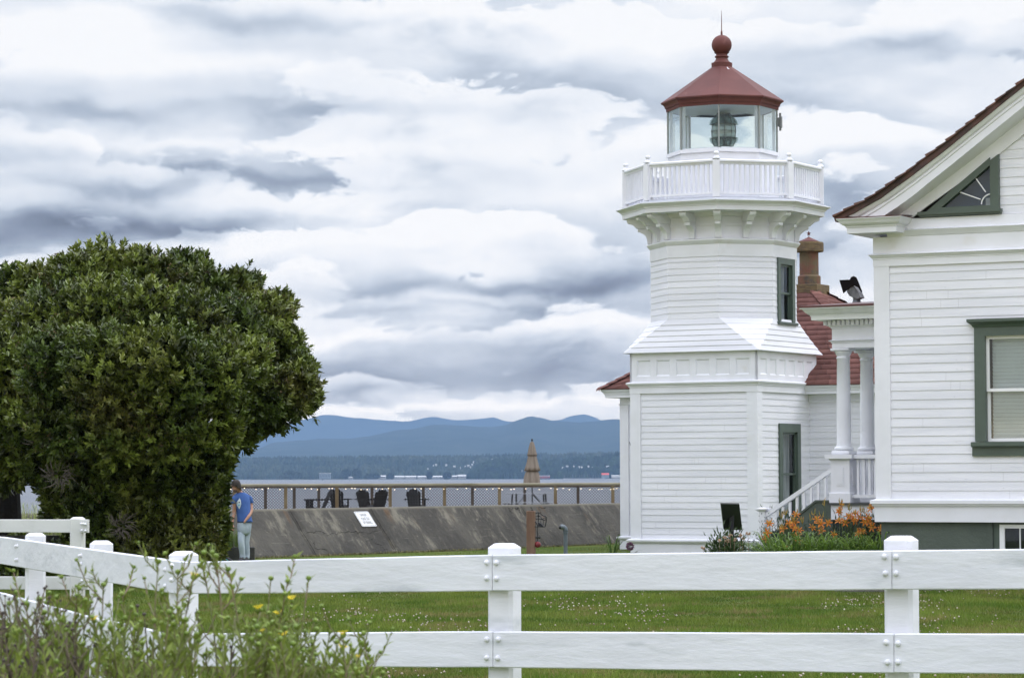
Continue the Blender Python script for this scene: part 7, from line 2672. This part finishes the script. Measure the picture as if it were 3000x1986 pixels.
def stemplant(px, py, D, label, seed, kind='bud', group='gumweed stalks in front of the fence', dry=False, nbr=4, lean=None, dens=1.0):
    rs = random.Random(seed); rn_ = np.random.default_rng(seed)
    tip = at(px, py, D)
    bx = tip.x + (lean if lean is not None else rs.uniform(-.10, .10)); by = D + rs.uniform(-.05, .05)
    z0 = gz(bx, by)
    e = empty('dried_stalk' if dry else 'gumweed_stalk', (bx, by, z0), 0, label, 'plant', group)
    T = Vector((tip.x - bx, tip.y - by, tip.z - z0))
    main = []
    for i in range(9):
        t = i / 8
        main.append(Vector((T.x * t ** 1.5 + .012 * math.sin(t * 5 + seed), T.y * t + .01 * math.cos(t * 4 + seed), T.z * t)))
    stem = MB(); stem.tube(main, [.0042 - .0024 * i / 8 for i in range(9)], 6)
    heads = [(main[-1], (main[-1] - main[-2]).normalized(), kind, 1.0)]
    LP_, LA_, LL_ = [], [], []

    def leaves_on(a, c, n, s=1.0):
        for k in range(n):
            t = (k + .5) / n; q = a.lerp(c, t); ang = k * 2.4 + seed
            dv = (c - a).normalized(); o1 = dv.cross(Vector((0, 0, 1)) if abs(dv.z) < .9 else Vector((1, 0, 0))).normalized(); o2 = dv.cross(o1)
            LP_.append(q); LA_.append((o1 * math.cos(ang) + o2 * math.sin(ang)) * .8 + dv * 1.15); LL_.append(rs.uniform(.028, .046) * s)
    up0 = 4
    for i in range(up0, 8): leaves_on(main[i], main[i + 1], max(1, int((5 if not dry else 1) * dens)), 1.25 - .08 * (i - up0))
    for k in range(nbr):
        i = rs.randint(4, 7); q = main[i].lerp(main[i + 1] if i < 8 else main[i], rs.random()); a = rs.uniform(0, 2 * PI)
        l = rs.uniform(.05, .13) * (1.2 - i * .06)
        out = Vector((math.cos(a), math.sin(a), 0))
        m = q + out * l * .45 + Vector((0, 0, l * .45)); t_e = q + out * l * .75 + Vector((0, 0, l * 1.15))
        stem.tube([q, m, t_e], [.0024, .002, .0015], 5)
        if not dry: leaves_on(q, m, 3, .8); leaves_on(m, t_e, 5, .8)
        heads.append((t_e, (t_e - m).normalized(), 'bud' if kind != 'dry' else 'dry', rs.uniform(.6, .95)))
    stem.build('stem', DRY if dry else GWS, e)
    if LP_:
        V, Fq = leaf_arrays(np.array([tuple(v) for v in LP_]), np.array([tuple(v) for v in LA_]), np.array(LL_), np.array(LL_) * .26, .12)
        npmesh('foliage', V, Fq, DRYH if dry else GWL, e, rnd=np.repeat(rn_.random(len(LP_)), 2))
    for (q, dv, kd, s_) in heads:
        M = Matrix.Translation(q) @ dv.to_track_quat('Z', 'Y').to_matrix().to_4x4()
        r0 = .0078 * s_
        b = MB(M)
        if kd == 'dry':
            b.sphere((0, 0, .002), r0 * .75, 8, 6, (1, 1, .85))
            for k in range(7): a = k * .9; b.add([(r0 * .4 * math.cos(a), r0 * .4 * math.sin(a), 0), (r0 * .4 * math.cos(a + .3), r0 * .4 * math.sin(a + .3), 0), (r0 * 1.3 * math.cos(a + .15), r0 * 1.3 * math.sin(a + .15), .004)], [(0, 1, 2)])
            b.build('seed_head', DRYH, e, fix=False)
            continue
        b.sphere((0, 0, r0 * .5), r0, 10, 7, (1, 1, .9))
        for row in range(3):
            for k in range(9):
                a = k * 2 * PI / 9 + row * .35; rr_ = r0 * (.95 - .05 * row); zz_ = r0 * (.0 + .45 * row)
                b.add([(rr_ * math.cos(a - .2), rr_ * math.sin(a - .2), zz_), (rr_ * math.cos(a + .2), rr_ * math.sin(a + .2), zz_), (rr_ * 1.5 * math.cos(a), rr_ * 1.5 * math.sin(a), zz_ + r0 * .35)], [(0, 1, 2)])
        hd = b.build('bud', GWB, e, fix=False)
        if kd == 'flower':
            b = MB(M)
            b.lathe([(r0 * .9, r0 * 1.1), (r0 * .9, r0 * 1.5), (.0005, r0 * 1.6)], 12)
            for k in range(16):
                a = k * 2 * PI / 16
                b.add([(r0 * .7 * math.cos(a - .12), r0 * .7 * math.sin(a - .12), r0 * 1.2), (r0 * .7 * math.cos(a + .12), r0 * .7 * math.sin(a + .12), r0 * 1.2),
                       (r0 * 2.0 * math.cos(a + .1), r0 * 2.0 * math.sin(a + .1), r0 * 2.3), (r0 * 2.0 * math.cos(a - .1), r0 * 2.0 * math.sin(a - .1), r0 * 2.3)], [(0, 1, 2, 3)])
            b.build('flower', GWF, hd, fix=False)
    return e


gw = [(478, 1648, 8.0, 'bud', 'tall gumweed stalk with green buds left of the corner fence post'), (530, 1678, 8.1, 'bud', 'gumweed stalk with a single round bud before the corner fence post'),
      (562, 1695, 8.2, 'flower', 'gumweed stalk topped by the highest yellow flower before the corner post'), (620, 1632, 7.8, 'bud', 'tallest gumweed stalk, reddish stemmed, right of the corner post'),
      (586, 1664, 8.3, 'bud', 'thin gumweed stalk just left of the tallest one'), (671, 1670, 8.0, 'bud', 'gumweed stalk with forked buds right of the tallest one'),
      (694, 1722, 8.2, 'bud', 'gumweed stalk with a low right-leaning bud right of the corner post'), (805, 1697, 8.2, 'bud', 'gumweed stalk with clustered buds over the upper rail'), (843, 1705, 8.1, 'bud', 'gumweed stalk with a single large bud over the upper rail'),
      (893, 1697, 8.0, 'bud', 'gumweed stalk with a leafy forked tip, rightmost over the upper rail'), (747, 1790, 8.4, 'flower', 'gumweed stalk with a yellow flower between the rails'), (815, 1805, 8.4, 'flower', 'gumweed stalk with small yellow flowers between the rails'),
      (863, 1762, 8.6, 'flower', 'gumweed stalk with a small yellow flower right of the clustered buds'), (940, 1845, 8.2, 'bud', 'gumweed stalk with a bud against the lower rail'), (971, 1852, 8.1, 'bud', 'gumweed stalk with a round bud left of the lower yellow flower'),
      (997, 1866, 7.9, 'flower', 'gumweed stalk with a bright yellow flower against the lower rail'), (1053, 1858, 8.2, 'bud', 'gumweed stalk near the right edge of the patch'), (1072, 1905, 8.3, 'bud', 'rightmost gumweed stalk, low against the lower rail'),
      (838, 1868, 8.1, 'flower', 'gumweed stalk with a yellow flower low against the lower rail'), (788, 1858, 8.3, 'flower', 'gumweed stalk with a small yellow flower, low, left of its neighbour'), (1052, 1935, 8.0, 'flower', 'low gumweed stalk with a yellow flower at the right edge'),
      (996, 1907, 8.2, 'flower', 'low gumweed stalk with a yellow flower beneath the bright one'), (289, 1716, 8.1, 'bud', 'gumweed stalk with a bud before the second fence post'), (222, 1726, 8.3, 'bud', 'gumweed stalk with a blurred bud between two fence posts'),
      (361, 1742, 8.4, 'bud', 'gumweed stalk right of the second fence post'), (290, 1822, 8.2, 'flower', 'gumweed stalk with a small orange-yellow flower before the second post'), (58, 1738, 8.2, 'bud', 'gumweed stalk before the leftmost fence post'),
      (111, 1757, 8.4, 'bud', 'gumweed stalk right of the leftmost fence post'), (154, 1752, 8.3, 'bud', 'gumweed stalk with narrow leaves over the leftmost rails'), (15, 1770, 8.1, 'bud', 'leafy gumweed stalk at the left edge'),
      (77, 1770, 8.0, 'bud', 'leafy gumweed stalk second from the left edge'), (142, 1795, 8.1, 'bud', 'dark stemmed gumweed stalk over the lower left rail'), (262, 1760, 8.2, 'bud', 'gumweed stalk left of the second fence post')]
for i, (px, py, D, kd, lab) in enumerate(gw):
    stemplant(px, py, D, lab, 100 + i, kd, nbr=4, dens=1.0 if py < 1720 else 1.5)
rs = random.Random(77)
for i in range(104):
    px = rs.uniform(-20, 1075)
    lim = float(np.interp(px, [-20, 150, 300, 480, 620, 760, 900, 1000, 1080], [1800, 1800, 1790, 1790, 1775, 1800, 1845, 1880, 1935]))
    py = lim + abs(rs.gauss(0, 1)) * 60 + rs.uniform(0, 45)
    stemplant(px, min(py, 1975), rs.uniform(7.6, 8.8), 'low leafy gumweed stalk in the dense green patch at the bottom', 400 + i, 'bud', 'low gumweed stalks filling the foreground patch', nbr=3, dens=2.0)
for i in range(34):
    px = rs.gauss(100, 105); px = max(-20, min(460, px))
    py = float(np.interp(px, [-20, 100, 250, 460], [1790, 1800, 1850, 1880])) + rs.uniform(0, 120)
    stemplant(px, py, rs.uniform(7.6, 8.6), 'dried brown stalk with dark seed heads at the lower left', 700 + i, 'dry', 'dried stalks at the lower left', dry=True, nbr=8)
for (i, (px, py)) in enumerate([(393, 1776), (465, 1860), (418, 1800), (405, 1830), (690, 1895), (700, 1960), (640, 1900)]):
    stemplant(px, py, 8.3, 'dried stalk with single dark seed heads among the green gumweed', 800 + i, 'dry', 'single dried stalks among the gumweed', dry=True, nbr=1)

# ================================================================== HAZE
def haze():
    b = MB(); b.box(-12500, 12500, -200, 29500, ZS - 5.0, HAZE_TOP)
    m = bpy.data.materials.new('haze_air'); m.use_nodes = True
    t = m.node_tree
    for n in list(t.nodes): t.nodes.remove(n)
    o = t.nodes.new('ShaderNodeOutputMaterial'); v = t.nodes.new('ShaderNodeVolumePrincipled')
    v.inputs['Density'].default_value = HAZE_D
    v.inputs['Color'].default_value = HAZE_C
    v.inputs['Anisotropy'].default_value = 0.0
    t.links.new(v.outputs[0], o.inputs['Volume'])
    m.cycles.homogeneous_volume = True if hasattr(m.cycles, 'homogeneous_volume') else None
    h = b.build('haze', m)
    tag(h, 'pale blue haze over the water and far hills', 'haze', kind='stuff')


haze()
